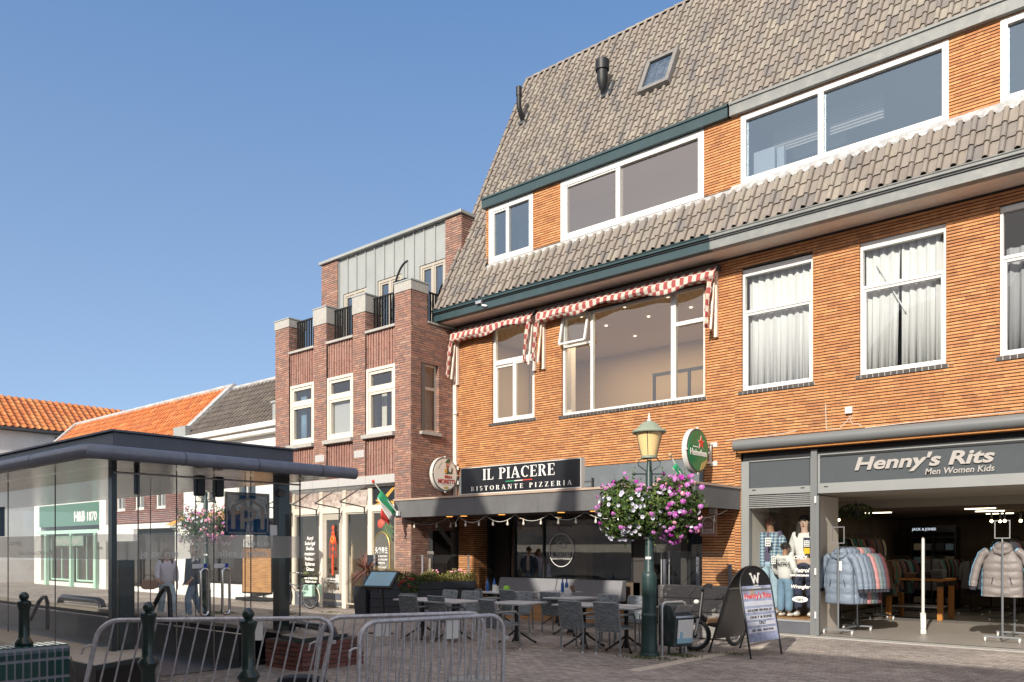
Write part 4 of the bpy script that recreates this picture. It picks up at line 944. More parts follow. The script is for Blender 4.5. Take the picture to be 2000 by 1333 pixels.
b = MB(); b.quad((-7.49, W + .03, .29), (-6.21, W + .03, .29), (-6.21, W + .03, 2.545), (-7.49, W + .03, 2.545)); pn = b.build('pane', 'glass_clear', shop)
for s_, x, z, sz in (('ONLY', -6.42, 1.50, .10), ('Petrol', -6.40, 1.24, .12), ('EXPLORE DENIM', -6.44, 1.16, .05), ('Wrangler', -6.43, .92, .10)):
    text(s_, sz, (x, W + .026, z), XF, ZU, 'letter_white', 'window_lettering', pn, ex=.001, bold=.003, shear=.25 if s_ in ('Petrol', 'Wrangler') else 0)
b = MB(); b.prism([(-6.43 + .16 * math.cos(i * .349), W + .022, .70 + .06 * math.sin(i * .349)) for i in range(18)], (0, .004, 0)); b.build('window_badge', 'letter_white', pn)
text('cars', .09, (-6.43, W + .018, .675), XF, ZU, 'letter_black', 'window_lettering', pn, ex=.001, bold=.002)
# shop interior
SY1 = 27.5
b = MB()
b.mi = 0; b.quad((-7.7, SY1, .02), (3.5, SY1, .02), (3.5, SY1, 2.78), (-7.7, SY1, 2.78)); b.quad((-7.7, W + .1, .02), (-7.7, SY1, .02), (-7.7, SY1, 2.9), (-7.7, W + .1, 2.9)); b.quad((3.5, W + .1, .02), (3.5, SY1, .02), (3.5, SY1, 2.9), (3.5, W + .1, 2.9))
b.mi = 1; b.quad((-7.7, W - .02, .02), (3.5, W - .02, .02), (3.5, 20.6, .02), (-7.7, 20.6, .02)); b.mi = 3; b.quad((-7.7, 20.6, .02), (3.5, 20.6, .02), (3.5, SY1, .02), (-7.7, SY1, .02))  # same tiles, deep half coloured darker to carry the indoor shade
b.mi = 2; b.quad((-7.7, W + .1, 2.80), (3.5, W + .1, 2.80), (3.5, 19.3, 2.80), (-7.7, 19.3, 2.80)); b.mi = 4; b.quad((-7.7, 19.3, 2.62), (3.5, 19.3, 2.62), (3.5, SY1, 2.62), (-7.7, SY1, 2.62)); b.mi = 2; b.quad((-7.7, 19.3, 2.62), (3.5, 19.3, 2.62), (3.5, 19.3, 2.80), (-7.7, 19.3, 2.80))
b.build('sales_room', ['shop_wall', 'floor_tile', 'shop_ceiling', 'floor_tile_shade', 'room_brown'], shop)
b = MB(); b.box(-6.24, -6.2, W + .13, W + 1.5, .02, 2.78); b.box(-7.68, -7.5, W + .12, W + 1.0, .02, 2.78); b.build('side_wall', 'room_white', shop)
b = MB(); b.box(-7.5, -6.24, W + .13, W + 1.3, .02, .31); b.build('display_plinth', 'wood_board', shop)
for x, y in ((-4.2, 20.8), (-4.3, 22.3), (-4.4, 24.0), (-2.2, 20.2), (-2.4, 21.2), (-2.6, 22.6), (-6.6, 21.5), (-1.2, 23.5), (-3.0, 25)):
    b = MB(); b.box(x - .3, x + .3, y - .06, y + .06, 2.60, 2.618); b.build('ceiling_light', 'lamp_glow', shop)
for x, y in ((-4.4, 23.0), (-4.25, 23.2), (-4.1, 22.9), (-3.8, 23.1), (-3.2, 23.4), (-6.9, 19.6)):
    b = MB(); b.tube([(x, y, 2.6), (x, y, 2.45), (x + .02, y - .06, 2.40)], .025, 6); sp = b.build('spotlight', 'black_metal', shop); b = MB(); b.ball((x + .02, y - .08, 2.385), .035); b.build('lamp', 'spot_glow', sp)
la = bpy.data.lights.new('shop_lamps', 'AREA'); la.shape = 'RECTANGLE'; la.size = 7; la.size_y = 5; la.energy = 22; la.color = (1, .86, .66)
lo = bpy.data.objects.new('shop_lamps', la); COL.objects.link(lo); lo.location = (-3, 22.8, 2.57)      # the lit ceiling lights
b = MB(); b.box(-7.69, XR, HYF - .35, HYF, 0, .012); b.build('doorstep', 'concrete', shop)

# ------------------------------------------------------------------ red-brown brick house on the left
N_ = 14.47; NL, NR = -22.42, -16.13
nb = thing('salon_building', 'dark red brick house with ribbed panels, stone-capped pillars and a zinc top storey', 'building', (NL, N_, 0))
b = MB()
pil = [(-22.42, -21.68, .25), (-20.40, -19.79, .48), (-18.55, -18.01, .48), (-16.76, NR, .25)]
ZP = 7.72; ZC = 8.76
for (p, q, cp) in pil:
    bricks(b, 'Y', N_, -1, p, q, 3.72, ZC - cp, (), ch=.062, bl=.21, jt=.006, jz=.012, proud=.010); backing(b, 'Y', N_, -1, p, q, 3.72, ZC - cp, th=.5)
    bricks(b, 'X', q, 1, N_ + .01, N_ + .56, ZP - .1, ZC - cp, (), ch=.062, bl=.21, jt=.006, jz=.012, proud=.010)
for (p, q) in ((-22.42, -21.68), (-16.76, NR)): bricks(b, 'Y', N_, -1, p, q, 0, 3.72, (), ch=.062, bl=.21, jt=.006, jz=.012, proud=.010); backing(b, 'Y', N_, -1, p, q, 0, 3.72, th=.5)
opS_ = [(14.80, 15.46, 4.83, 6.68)]
opS2 = opS_
bricks(b, 'X', NR, 1, N_ + .01, W + .0, 2.2, 7.72, opS2, ch=.062, bl=.21, jt=.006, jz=.012, proud=.010); backing(b, 'X', NR, 1, N_ + .02, 17.5, 2.2, 7.74, opS2, th=.25)
bricks(b, 'X', NR, 1, N_ + .01, 15.05, 7.72, ZC - .25, (), ch=.062, bl=.21, jt=.006, jz=.012, proud=.010); backing(b, 'X', NR, 1, N_ + .02, 15.05, 7.72, ZC - .25, th=.25)
bricks(b, 'X', NR, 1, N_ + .01, N_ + .62, 0, 2.2, (), ch=.062, bl=.21, jt=.006, jz=.012, proud=.010); backing(b, 'X', NR, 1, N_ + .02, N_ + .62, 0, 2.2, th=.3)
b.mi = 1; b.box(NL, NL + .25, N_ + .5, 24, 0, 7.7)
b.build('wall', ['brick_red', 'mortar_grey'], nb)
PY = N_ + .07
win = [(-21.63, -20.41), (-19.77, -18.56), (-17.98, -16.77)]
pan = [(-21.68, -20.40), (-19.79, -18.55), (-18.01, -16.76)]
for (p, q) in pan:
    b = MB()
    bricks(b, 'Y', PY, -1, p, q, 6.68, 7.66, ch=.058, bl=.42, jt=.012, proud=.022, soldier=True); backing(b, 'Y', PY, -1, p, q, 6.66, 7.68)
    bricks(b, 'Y', PY, -1, p, q, 3.73, 4.76, ch=.058, bl=.42, jt=.012, proud=.022, soldier=True); backing(b, 'Y', PY, -1, p, q, 3.72, 4.78)
    o_ = b.build('ribbed_panel', ['brick_rib', 'mortar_grey'], nb)
    b = MB(); b.box(p, q, N_ - .03, N_ + .5, 7.66, 7.73); b.build('coping', 'concrete', o_, bevel=.006)
for i, (p, q) in enumerate(win):
    o_ = window(nb, p, q, 4.86, 6.67, N_ + .0, .085, (), [(p + .085, q - .085, 6.06, .10)], [(p + .09, q - .09, 6.11, 6.57), (p + .09, q - .09, 4.96, 6.01)], .14, m='cream_paint', g='glass', sw=.07, fb=.10)
    b = MB(); b.box(p - .12, q + .0, N_ - .10, N_ + .1, 4.74, 4.855); b.build('sill', 'concrete', o_, bevel=.008)
for p, q, cp in pil:
    b = MB(); b.box(p - .02, q + .025, N_ - .03, N_ + .60, ZC - cp, ZC); c_ = b.build('pillar_cap', 'concrete', nb, bevel=.01)
    b = MB(); b.box(p - .035, q + .04, N_ - .045, N_ + .615, ZC + .001, ZC + .035); b.build('lead_cover', 'zinc_seam', c_)
for (px, py, wd) in ((624, 896, .44), (701, 887, .44)):
    c = onY(px, py, N_ - .02); b = MB(); b.box(c.x - .22, c.x + .22, N_ - .016, N_ + .02, c.z - .10, c.z + .10); b.build('stone_block', 'granite', nb)
for (p, q) in pan + [(-16.13, -16.13)]:
    b = MB()
    if p < q:
        n = 11
        for i in range(n): x = p + (q - p) * (i + .5) / n; b.box(x - .012, x + .012, N_ + .25, N_ + .30, 7.74, 8.66)
        b.box(p, q, N_ + .25, N_ + .30, 8.66, 8.70)
    else:
        for i in range(9): y = 15.15 + i * .1; b.box(NR - .14, NR - .09, y, y + .03, 7.78, 8.60)
        b.box(NR - .14, NR - .09, 15.1, 16.0, 8.60, 8.64)
    b.build('railing', 'black_metal', nb)
b = MB(); b.box(NR - .32, NR + .03, 15.06, W + .3, 7.745, 7.80); b.build('coping', 'concrete', nb)
o_ = MB(); 
o_.box(NR - .02, NR + .0, 14.80, 14.86, 4.83, 6.68); o_.box(NR - .02, NR, 15.40, 15.46, 4.83, 6.68); o_.box(NR - .02, NR, 14.86, 15.40, 6.60, 6.68); o_.box(NR - .02, NR, 14.86, 15.40, 4.83, 4.91); o_.box(NR - .03, NR - .005, 14.86, 15.40, 5.98, 6.06)
o_.v = [(x - .10, y, z) for x, y, z in o_.v]; o_ = o_.build('window', 'cream_paint', nb)
MB().quad((NR - .115, 14.84, 4.85), (NR - .115, 15.42, 4.85), (NR - .115, 15.42, 6.66), (NR - .115, 14.84, 6.66)).build('pane', 'glass', o_)
b = MB(); b.box(NR - .1, NR + .10, 14.76, 15.5, 4.74, 4.825); b.build('sill', 'concrete', o_, bevel=.008)
ru = room(nb, 'upper_room', NL + .3, NR - .3, N_ + .15, 20, 4.4, 7.2, 'room_grey', 'floor_wood', 'room_white')
b = MB(); b.box(-19.72, -18.6, N_ + .16, N_ + .18, 4.9, 6.0); b.build('roller_blind', 'granite', ru)
for x0, x1 in ((-21.5, -21.2), (-20.9, -20.5)): curtain(ru, x0, x1, 4.8, 6.5, N_ + .3, .02, 3, 'denim')
b = MB(); b.box(-17.9, -17.7, N_ + .5, N_ + .52, 4.8, 6.2); b.build('curtain', 'room_white', ru)
b = MB(); b.box(NL + .2, NR - .25, N_ + .3, 17.5, 7.70, 7.73); b.build('terrace_floor', 'concrete', nb)
# zinc penthouse
QY = 16.2
opP = [(-21.34, -20.21, 7.73, 9.84), (-19.64, -18.55, 7.73, 9.90), (-17.75, -16.70, 7.73, 9.93)]
b = MB(); bricks(b, 'Y', QY, -1, -22.42, -21.56, 7.73, 10.98, (), ch=.062, bl=.21, jt=.006, proud=.010); backing(b, 'Y', QY, -1, -22.42, -21.56, 7.73, 10.98)
bricks(b, 'Y', QY, -1, -16.62, -15.98, 7.73, 10.98, (), ch=.062, bl=.21, jt=.006, proud=.010); backing(b, 'Y', QY, -1, -16.62, -15.98, 7.73, 10.98)
bricks(b, 'X', -15.98, 1, QY + .01, 20, 7.73, 10.98, (), ch=.062, bl=.21, jt=.006, proud=.010); backing(b, 'X', -15.98, 1, QY + .02, 20, 7.73, 10.98)
ph = b.build('penthouse_wall', ['brick_red', 'mortar_grey'], nb)
b = MB(); backing(b, 'Y', QY + .06, -1, -21.55, -16.63, 7.73, 10.98, opP, th=.2, mi=0); zc = b.build('zinc_cladding', 'zinc', nb)
b = MB(); n = 11
for i in range(n + 1):
    x = -21.54 + i * (4.9 / n)
    zb = 7.75
    for (p, q, r0, r1) in opP:
        if p - .02 < x < q + .02: zb = r1 + .02
    b.box(x - .014, x + .014, QY + .02, QY + .058, zb, 10.97)
b.build('standing_seam', 'zinc_seam', zc)
b = MB(); b.box(-22.46, -15.92, QY - .10, 20, 10.99, 11.08); b.build('roof_edge', 'zinc', nb, bevel=.01)
for (p, q, r0, r1) in opP:
    mid = (p + q) / 2
    window(nb, p, q, r0, r1, QY + .08, .08, [(mid, r0 + .08, r1 - .08, .08)], (), [(p + .08, mid - .04, r0 + .08, r1 - .08), (mid + .04, q - .08, r0 + .08, r1 - .08)], .1, m='taupe_paint', g='glass_sky', name='terrace_door', sw=.055)
rp = room(nb, 'penthouse_room', -22.1, -16.3, QY + .3, 19.8, 7.74, 10.8, 'room_grey', 'floor_wood', 'room_white')
curtain(rp, -17.15, -16.75, 7.8, 9.8, QY + .4, .03, 4)
# hanging chair on the terrace
c = onY(790, 560, 15.5); hc = thing('hanging_chair', 'black wire hanging chair on a curved stand behind the brick pillar', 'hanging chair', (c.x, 15.5, 7.73))
tp = onY(795, 512, 15.5); b = MB(); P = []
for i in range(15): a = math.pi * (1 - i / 14 * .62); P.append((tp.x - .02 + .62 * math.cos(a) * .85 + .10, 15.5, 8.55 + (tp.z - 8.55) * math.sin(min(a, math.pi) if i else math.pi) ** .8 if i else 8.55))
P = [(c.x - .52, 15.5, 7.76)] + [(c.x - .52 + .66 * (1 - math.cos(t)), 15.5, 8.5 + (tp.z + .02 - 8.5) * math.sin(t)) for t in [i * math.pi / 2 / 12 for i in range(13)]]
b.tube(P, .03, 8); b.lathe([(.5, 7.74), (.5, 7.78), (.48, 7.79)], c.x - .3, 15.5, 20); b.build('stand', 'black_metal', hc, smooth=True)
b = MB(); b.tube([(P[-1][0], 15.5, P[-1][2]), (P[-1][0], 15.5, 9.3)], .012, 5); b.build('chain', 'black_metal', hc)
b = MB()
for k in range(14):
    a = 2 * math.pi * k / 14; b.tube([(P[-1][0] + .42 * math.sin(t) * math.cos(a), 15.5 + .42 * math.sin(t) * math.sin(a), 8.80 + .52 * math.cos(t)) for t in [i * 2.3 / 8 for i in range(9)]], .010, 4)
for t in (.5, .9, 1.3, 1.7, 2.2): b.tube([(P[-1][0] + .42 * math.sin(t) * math.cos(a), 15.5 + .42 * math.sin(t) * math.sin(a), 8.80 + .52 * math.cos(t)) for a in [i * .4488 for i in range(14)]], .010, 4, closed=True)
b.build('basket', 'black_metal', hc)
# salon shop front
LZ0, LZ1 = 3.49, 3.72
b = MB()
for i in range(4): x = -21.68 + i * 1.23; b.box(x + .004, x + 1.226, N_ - .02, N_ + .2, LZ0, LZ1)
b.build('stone_lintel', 'granite', nb)
fy = N_ + .09
b = MB()
for x in (-21.62, -20.20, -19.10, -17.94, -16.80):
    b.box(x - .085, x + .085, fy, fy + .12, 0, LZ0)
b.box(-21.68, -16.76, fy + .004, fy + .11, 2.74, 2.92); b.box(-21.68, -16.76, fy + .004, fy + .11, 3.42, 3.49)
sfr = b.build('shopfront_frame', 'cream_paint', nb, bevel=.005)
b = MB(); b.box(-21.53, -20.29, fy + .01, fy + .15, 0, .42); b.box(-17.85, -16.88, fy + .01, fy + .15, 0, .30); b.build('stall_riser', 'kiosk_navy', nb)
for (x0, x1, z0) in ((-21.53, -20.285, .42), (-19.015, -18.025, .12), (-17.855, -16.885, .30)):
    b = MB(); frame(b, x0, x1, z0, 2.74, fy + .03, fy + .09, .045); f_ = b.build('window', 'taupe_paint', nb); MB().quad((x0 + .04, fy + .06, z0 + .04), (x1 - .04, fy + .06, z0 + .04), (x1 - .04, fy + .06, 2.70), (x0 + .04, fy + .06, 2.70)).build('pane', 'glass_clear', f_)
dx0, dx1 = -20.11, -19.19
b = MB(); frame(b, dx0, dx1, .02, 2.72, fy + .02, fy + .08, .16, .50, .17); dd = b.build('door', 'taupe_paint', nb, bevel=.006)
MB().quad((dx0 + .1, fy + .05, .5), (dx1 - .1, fy + .05, .5), (dx1 - .1, fy + .05, 2.6), (dx0 + .1, fy + .05, 2.6)).build('pane', 'glass_clear', dd)
b = MB(); b.box(dx0 + .03, dx1 - .03, fy - .005, fy + .015, .06, .17); b.box(dx0 + .05, dx1 - .05, fy + .0, fy + .018, .24, .42); b.build('kick_board', 'kiosk_navy', dd)
for i, (x0, x1) in enumerate(((-21.53, -20.285), (-20.115, -19.185), (-19.015, -18.025), (-17.855, -16.885))):
    b = MB(); b.quad((x0, fy + .05, 2.92), (x1, fy + .05, 2.92), (x1, fy + .05, 3.42), (x0, fy + .05, 3.42)); b.build('transom_picture', 'sign_grey_food' if i < 3 else 'sign_black', nb)
b = MB(); z_ = fy + .045
b.prism([(-17.75, z_, 3.05), (-17.4, z_, 3.12), (-17.0, z_, 3.40), (-16.92, z_, 3.36), (-17.25, z_, 3.10), (-17.6, z_, 2.98)], (0, .004, 0)); b.prism([(-17.80, z_, 2.93), (-16.9, z_, 2.93), (-16.9, z_, 3.0), (-17.4, z_, 3.02)], (0, .003, 0)); b.build('picture_motif', 'poster_orange2', nb) if False else b.build('picture_motif', 'beer_gold', nb)
b = MB()                                        # triangular canopy supports carrying glass
for px0 in (-21.62, -20.25, -19.15, -18.02):
    b.bar((px0, N_ - .02, 3.46), (px0, N_ - .85, 2.98), .03, .03); b.bar((px0, N_ - .85, 2.97), (px0, N_ - .02, 2.86), .035, .03); b.bar((px0, N_ - .03, 2.86), (px0, N_ - .03, 2.45), .03, .03)
b.bar((-21.7, N_ - .02, 3.465), (-16.8, N_ - .02, 3.465), .03, .03)
ac = b.build('awning_bracket', 'gutter_dark', nb)
MB().quad((-21.65, N_ - .84, 3.0), (-17.9, N_ - .84, 3.0), (-17.9, N_ - .03, 3.47), (-21.65, N_ - .03, 3.47)).build('awning_glass', 'glass_thin', ac)
rs = room(nb, 'salon_room', -21.9, -16.5, fy + .2, 17.0, .02, 3.4, 'room_tan2' if False else 'room_white', 'floor_tile', 'room_white')
b = MB(); b.box(-18.45, -18.40, N_ + 1.2, 16.98, .02, 3.3); b.box(-20.7, -20.65, N_ + 1.6, 16.98, .02, 3.3); b.build('partition', 'room_tan', rs)
b = MB()
for z in (.9, 1.25, 1.6): b.box(-19.3, -18.5, 16.7, 16.98, z, z + .03); b.box(-19.2, -18.95, 16.75, 16.9, z + .03, z + .2); b.box(-18.8, -18.6, 16.75, 16.9, z + .03, z + .17)
b.build('shelf', 'cloth_brown', rs)
for (px, py, w_, h_) in ((672, 1044, .10, .08), (674, 1080, .18, .08)):
    c = onY(px, py, fy + .3); b = MB(); b.box(c.x - w_, c.x + w_, fy + .3, fy + .31, c.z - h_, c.z + h_); b.build('notice', 'letter_red', rs)
for k, s_ in enumerate(('Acryl', 'Solar/gel', 'Shellac', 'manicure', 'Pedicure', 'Epileren', 'Gitzen')):
    text(s_, .15, (-20.80, fy + .05, 1.98 - k * .155), XF, ZU, 'letter_white', 'window_lettering', nb, ex=.002, bold=.004)
for k, s_ in enumerate(('Nail treatments', 'Nailproducts')): text(s_, .11, (-20.76, fy + .05, .80 - k * .11), XF, ZU, 'letter_white', 'window_lettering', nb, ex=.002, bold=.003)
text('APOELSALON', .09, (-19.66, fy + .045, .80), XF, ZU, 'letter_white', 'window_lettering', dd, ex=.002, bold=.002); b = MB(); b.box(-19.95, -19.35, fy + .043, fy + .047, .74, .755); b.build('window_lettering', 'letter_white', dd)
# arched notice in the right window
c = onY(746, 1090, fy + .055); b = MB(); P = [(c.x - .33, fy + .05, .55), (c.x - .33, fy + .05, 1.75)] + [(c.x - .33 * math.cos(t * math.pi / 14), fy + .05, 1.75 + .42 * math.sin(t * math.pi / 14)) for t in range(1, 14)] + [(c.x + .33, fy + .05, 1.75), (c.x + .33, fy + .05, .55)]
b.tube(P, .014, 6); ar = b.build('arch_frame', 'arch_gold', nb, smooth=True)
b = MB(); b.prism([(x, y + .006, z) for x, y, z in P], (0, .004, 0)); b.build('arch_panel', 'etched', ar)
text('头疗养生', .19, (c.x, fy + .04, 1.60), XF, ZU, 'letter_white', 'window_lettering', ar, ex=.002, bold=.003, width=.54)
for k in range(3): text(('HEAD TREATMENT', 'RELAX & WELLNESS', 'MASSAGE')[k], .07, (c.x, fy + .04, 1.48 - k * .09), XF, ZU, 'letter_white', 'window_lettering', ar, ex=.002, bold=.002, width=(.5, .5, .3)[k])
text('OPEN 7 DAGEN', .06, (c.x, fy + .04, 1.18), XF, ZU, 'letter_white', 'window_lettering', ar, ex=.002, bold=.002, width=.46)
# red knot ornament hanging in the door
c = onY(650, 1070, fy - .01); kn = thing('knot_ornament', 'red and gold knotted ornament with a tassel hanging in the salon door', 'ornament', (c.x, fy, 1.2))
b = MB(); b.ball((c.x, fy - .0, 1.98), .13, .02, .15, 12, 6); b.ball((c.x, fy, 2.16), .07, .02, .08); b.ball((c.x, fy, 2.32), .06, .02, .07); b.build('knot', 'knot_red', kn)
b = MB(); b.tube([(c.x + .07 * math.cos(t * .7), fy - .025, 1.98 + .08 * math.sin(t * .7)) for t in range(9)], .012, 5, closed=True); b.build('medallion', 'knot_gold', kn)
b = MB(); b.box(c.x - .035, c.x + .035, fy - .02, fy + .01, .95, 1.55); b.ball((c.x, fy, 1.7), .06, .02, .07); b.tube([(c.x, fy, 1.85), (c.x, fy, 1.55)], .012, 5)
for s in (-1, 1): b.tube([(c.x + s * .14, fy, 1.95), (c.x + s * .14, fy, 1.45)], .012, 5)
b.build('tassel', 'knot_red', kn)
# passage between the two houses: slatted gate, stairs, number plate
pg = thing('slatted_gate', 'dark slatted gate with house number 109 beside the red brick corner', 'gate', (-16.1, 15.3, 0))
b = MB(); gx = -16.16
for i in range(11): y = 15.28 + i * .062; b.box(gx - .02, gx + .02, y, y + .026, 0, 2.5)
b.build('slat', 'black_metal', pg)
b = MB(); b.box(gx - .03, gx + .035, 15.04, 15.24, 0, 2.5); b.build('door_panel', 'shop_grey', pg)
text('109B', .12, (gx + .04, 15.15, 1.56), YR, ZU, 'letter_white', 'house_number', pg, ex=.002, bold=.003)
b = MB(); b.box(gx + .036, gx + .05, 15.10, 15.16, .9, 1.45); b.box(gx + .036, gx + .05, 15.10, 15.16, .3, .86); b.build('grip', 'cream_paint', pg)
b = MB(); b.bar((gx + .06, 15.36, 2.35), (gx + .06, 16.0, 1.75), .04, .12); b.build('hand_rail', 'shop_grey', pg)
# ------------------------------------------------------------------ houses further left along the street
def slope_roof(root, x0, x1, ye, ze, yr, zr, m, cw, rh, name='roof'):
    v = Vector((0, yr - ye, zr - ze)); L = v.length; b = MB()
    tiles(b, (x0, ye, ze), (1, 0, 0), v, int((x1 - x0) / cw), int(L / rh) + 1, cw, rh)
    b.mi = 1; b.quad((x0, ye, ze - .03), (x1, ye, ze - .03), (x1, yr, zr - .03), (x0, yr, zr - .03)); b.quad((x0, yr, zr - .03), (x1, yr, zr - .03), (x1, 2 * yr - ye, ze), (x0, 2 * yr - ye, ze))
    o = b.build(name, [m, 'room_dark'], root); return o
wh = thing('white_house', 'white house with a moulded cornice and dark tiled roof beyond the salon', 'building', (-25.8, 15, 0))
slope_roof(wh, -29.2, -22.44, 14.85, 5.80, 17.0, 7.9, 'tile_dark', .26, .34)
b = MB(); b.tube([(-29.2, 17.0, 7.94), (-22.44, 17.0, 7.94)], .10, 8); b.build('ridge', 'lead', wh)
b = MB(); b.box(-29.3, -22.5, 14.62, 15.0, 5.62, 5.80); b.box(-29.3, -22.5, 14.74, 15.0, 5.45, 5.618); b.box(-29.3, -22.5, 14.88, 15.0, 5.0, 5.06); b.build('cornice', 'white_paint', wh, bevel=.02)
b = MB(); b.box(-22.95, -22.55, 14.7, 15.1, 5.805, 6.35); b.box(-23.0, -22.52, 14.66, 15.14, 6.35, 6.42); b.box(-29.5, -28.6, 14.7, 14.9, 5.5, 6.2); b.build('parapet_box', 'zinc', wh)
b = MB(); b.tube([(-22.8, 14.85, 5.4), (-22.8, 14.85, 4.4), (-22.72, 14.85, 4.2), (-22.72, 14.85, 0)], .05, 8); b.build('downpipe', 'cream_paint', wh)
opw = [(-28.6, -25.2, .5, 2.7), (-24.6, -22.9, .3, 2.7), (-28.2, -27.0, 3.3, 4.8), (-25.6, -24.4, 3.3, 4.8)]
b = MB(); backing(b, 'Y', 15.0, -1, -29.3, -22.5, 0, 5.62, opw, mi=0); b.build('wall', 'white_wall', wh)
for (p, q, r0, r1) in opw: window(wh, p, q, r0, r1, 15.03, .07, [((p + q) / 2, r0 + .07, r1 - .07, .05)], (), (), .08, m='black_paint' if r1 < 3 else 'white_paint', g='glass')
room(wh, 'shop_room', -29, -22.6, 15.3, 20, .02, 5.0, 'room_dark', 'floor_wood', 'room_dark')
b = MB()
for i in range(7): b.prism([(-28.7 + i * .55, 14.0, 2.55), (-28.15 + i * .55, 14.0, 2.55), (-28.15 + i * .55, 14.95, 3.0), (-28.7 + i * .55, 14.95, 3.0)], (0, 0, .02))
b.build('shop_awning', 'beer_gold', wh)
og = thing('orange_roofed_house', 'brick house with a bright orange tiled roof, seen over and through the glass pavilion', 'building', (-37, 15, 0))
slope_roof(og, -44.3, -29.35, 14.8, 5.75, 17.0, 8.02, 'tile_orange', .30, .36)
b = MB()
for x in (-44.35, -29.3):
    p = Vector((x, 14.7, 5.72)); q = Vector((x, 17.0, 8.08)); b.bar(p, q, .34, .16)
b.tube([(-44.4, 17.0, 8.06), (-29.2, 17.0, 8.06)], .11, 8); b.build('lead_edge', 'lead', og)
opo = [(-35.0, -34.2, 3.3, 4.75), (-33.3, -32.5, 3.3, 4.75), (-31.5, -30.7, 3.3, 4.75), (-43.4, -36.4, .2, 3.7), (-35.6, -30.0, .2, 2.75)]
b = MB(); bricks(b, 'Y', 15.0, -1, -36.2, -29.3, 2.75, 5.7, opo, ch=.075, bl=.24); backing(b, 'Y', 15.0, -1, -44.3, -29.3, 0, 5.72, opo)
b.build('wall', ['brick_maroon', 'white_wall'], og)
for (p, q, r0, r1) in opo[:3]: window(og, p, q, r0, r1, 15.03, .08, [((p + q) / 2, r0, r1, .04)], [(p, q, (r0 + r1) / 2, .06)], (), .08, g='glass')
b = MB(); b.box(-43.4, -36.4, 14.92, 15.0, 2.75, 3.75); b.build('shop_sign', 'shop_green', og)
text('H&B', .62, (-38.6, 14.91, 2.95), XF, ZU, 'letter_white', 'lettering', og, ex=.01, bold=.02); text('1870', .55, (-37.3, 14.91, 2.95), XF, ZU, 'letter_white', 'lettering', og, ex=.01, bold=.008)
b = MB(); b.box(-43.4, -36.4, 14.80, 14.95, 2.40, 2.56); b.box(-42.6, -42.35, 14.85, 15.0, 0, 2.4); b.box(-37.0, -36.75, 14.85, 15.0, 0, 2.4); b.box(-39.6, -39.4, 14.85, 15.0, 0, 2.4); b.build('shop_beam', 'mint', og)
b = MB(); b.box(-41.4, -38.2, 14.9, 14.95, 1.85, 2.3); b.build('fascia_board', 'mint', og)
text('HOLLAND & BARRETT', .34, (-39.8, 14.89, 1.93), XF, ZU, 'letter_white', 'lettering', og, ex=.008, bold=.006, width=2.9)
b = MB(); b.box(-36.35, -35.7, 14.85, 15.05, 0, 5.6); b.build('pilaster', 'white_wall', og)
for p, q in ((-42.3, -39.7), (-39.3, -37.1), (-35.5, -33.0), (-32.8, -30.1)): window(og, p, q, .25, 2.35, 15.04, .08, [((p + q) / 2, .3, 2.3, .05)], (), (), .08, m='mint' if q < -37 else 'black_paint', g='glass')
room(og, 'shop_room', -44, -29.6, 15.3, 21, .02, 3.2, 'cloth_brown', 'floor_wood', 'room_tan')
b = MB(); b.box(-35.6, -29.8, 14.7, 15.0, 2.5, 2.7); b.build('shop_beam', 'white_paint', og)
b = MB(); b.box(-34.2, -31.0, 13.9, 14.05, 2.0, 2.45); b.build('awning_valance', 'white_paint', og)
ch = thing('corner_house', 'far corner house with an orange hipped roof and dark eaves at the street end', 'building', (-50, 20, 0))
b = MB(); cx, cy = -47.2, 17.0
backing(b, 'X', cx, 1, cy - 9, 34, 0, 7.8, [(18.2, 19.2, 4.6, 6.4), (20.2, 21.2, 4.6, 6.4)], mi=0); backing(b, 'Y', cy, -1, -62, cx, 0, 7.7, [(-49.6, -48.6, 4.6, 6.4), (-51.6, -50.6, 4.6, 6.4)], mi=0); b.build('wall', 'white_wall', ch)
b = MB(); b.box(cx - .1, cx + .42, cy - 9.3, 34, 7.82, 7.95); b.build('eaves', 'gutter_dark', ch)
b = MB(); a = Vector((cx + .4, cy - .4, 7.95)); L = 5.2
a = a + Vector((0, -9, 0)); v = Vector((-2.6, 0, 1.95)); tiles(b, a, (0, 1, 0), v, 76, 9, .34, .36)
b.mi = 1; b.quad(a, a + Vector((0, 26, 0)), a + Vector((-2.6, 26, 1.95)), a + Vector((-2.6, 0, 1.95))); b.quad(a + Vector((-2.6, 0, 1.95)), a + Vector((-2.6, 26, 1.95)), a + Vector((-9, 26, 0)), a + Vector((-9, 0, 0)))
b.build('roof', ['tile_orange', 'room_dark'], ch)
for (y0, y1) in ((18.2, 19.2), (20.2, 21.2)):
    b = MB(); b.quad((cx - .1, y0, 4.6), (cx - .1, y1, 4.6), (cx - .1, y1, 6.4), (cx - .1, y0, 6.4)); b.build('window', 'glass', ch)
room(ch, 'interior', -60, cx - .3, cy + .3, 33, .1, 7.6, 'room_grey', 'floor_wood', 'room_grey')
# street beyond: closing row at the far end
b = MB(); b.box(-70, -62.2, -6, 16, 0, 7.5); b.prism([(-70, -6, 7.5), (-62.2, -6, 7.5), (-66, -6, 11)], (0, 22, 0)); tag(b.build('distant_house', 'white_wall'), 'pale distant house closing the far left end of the street', 'building')
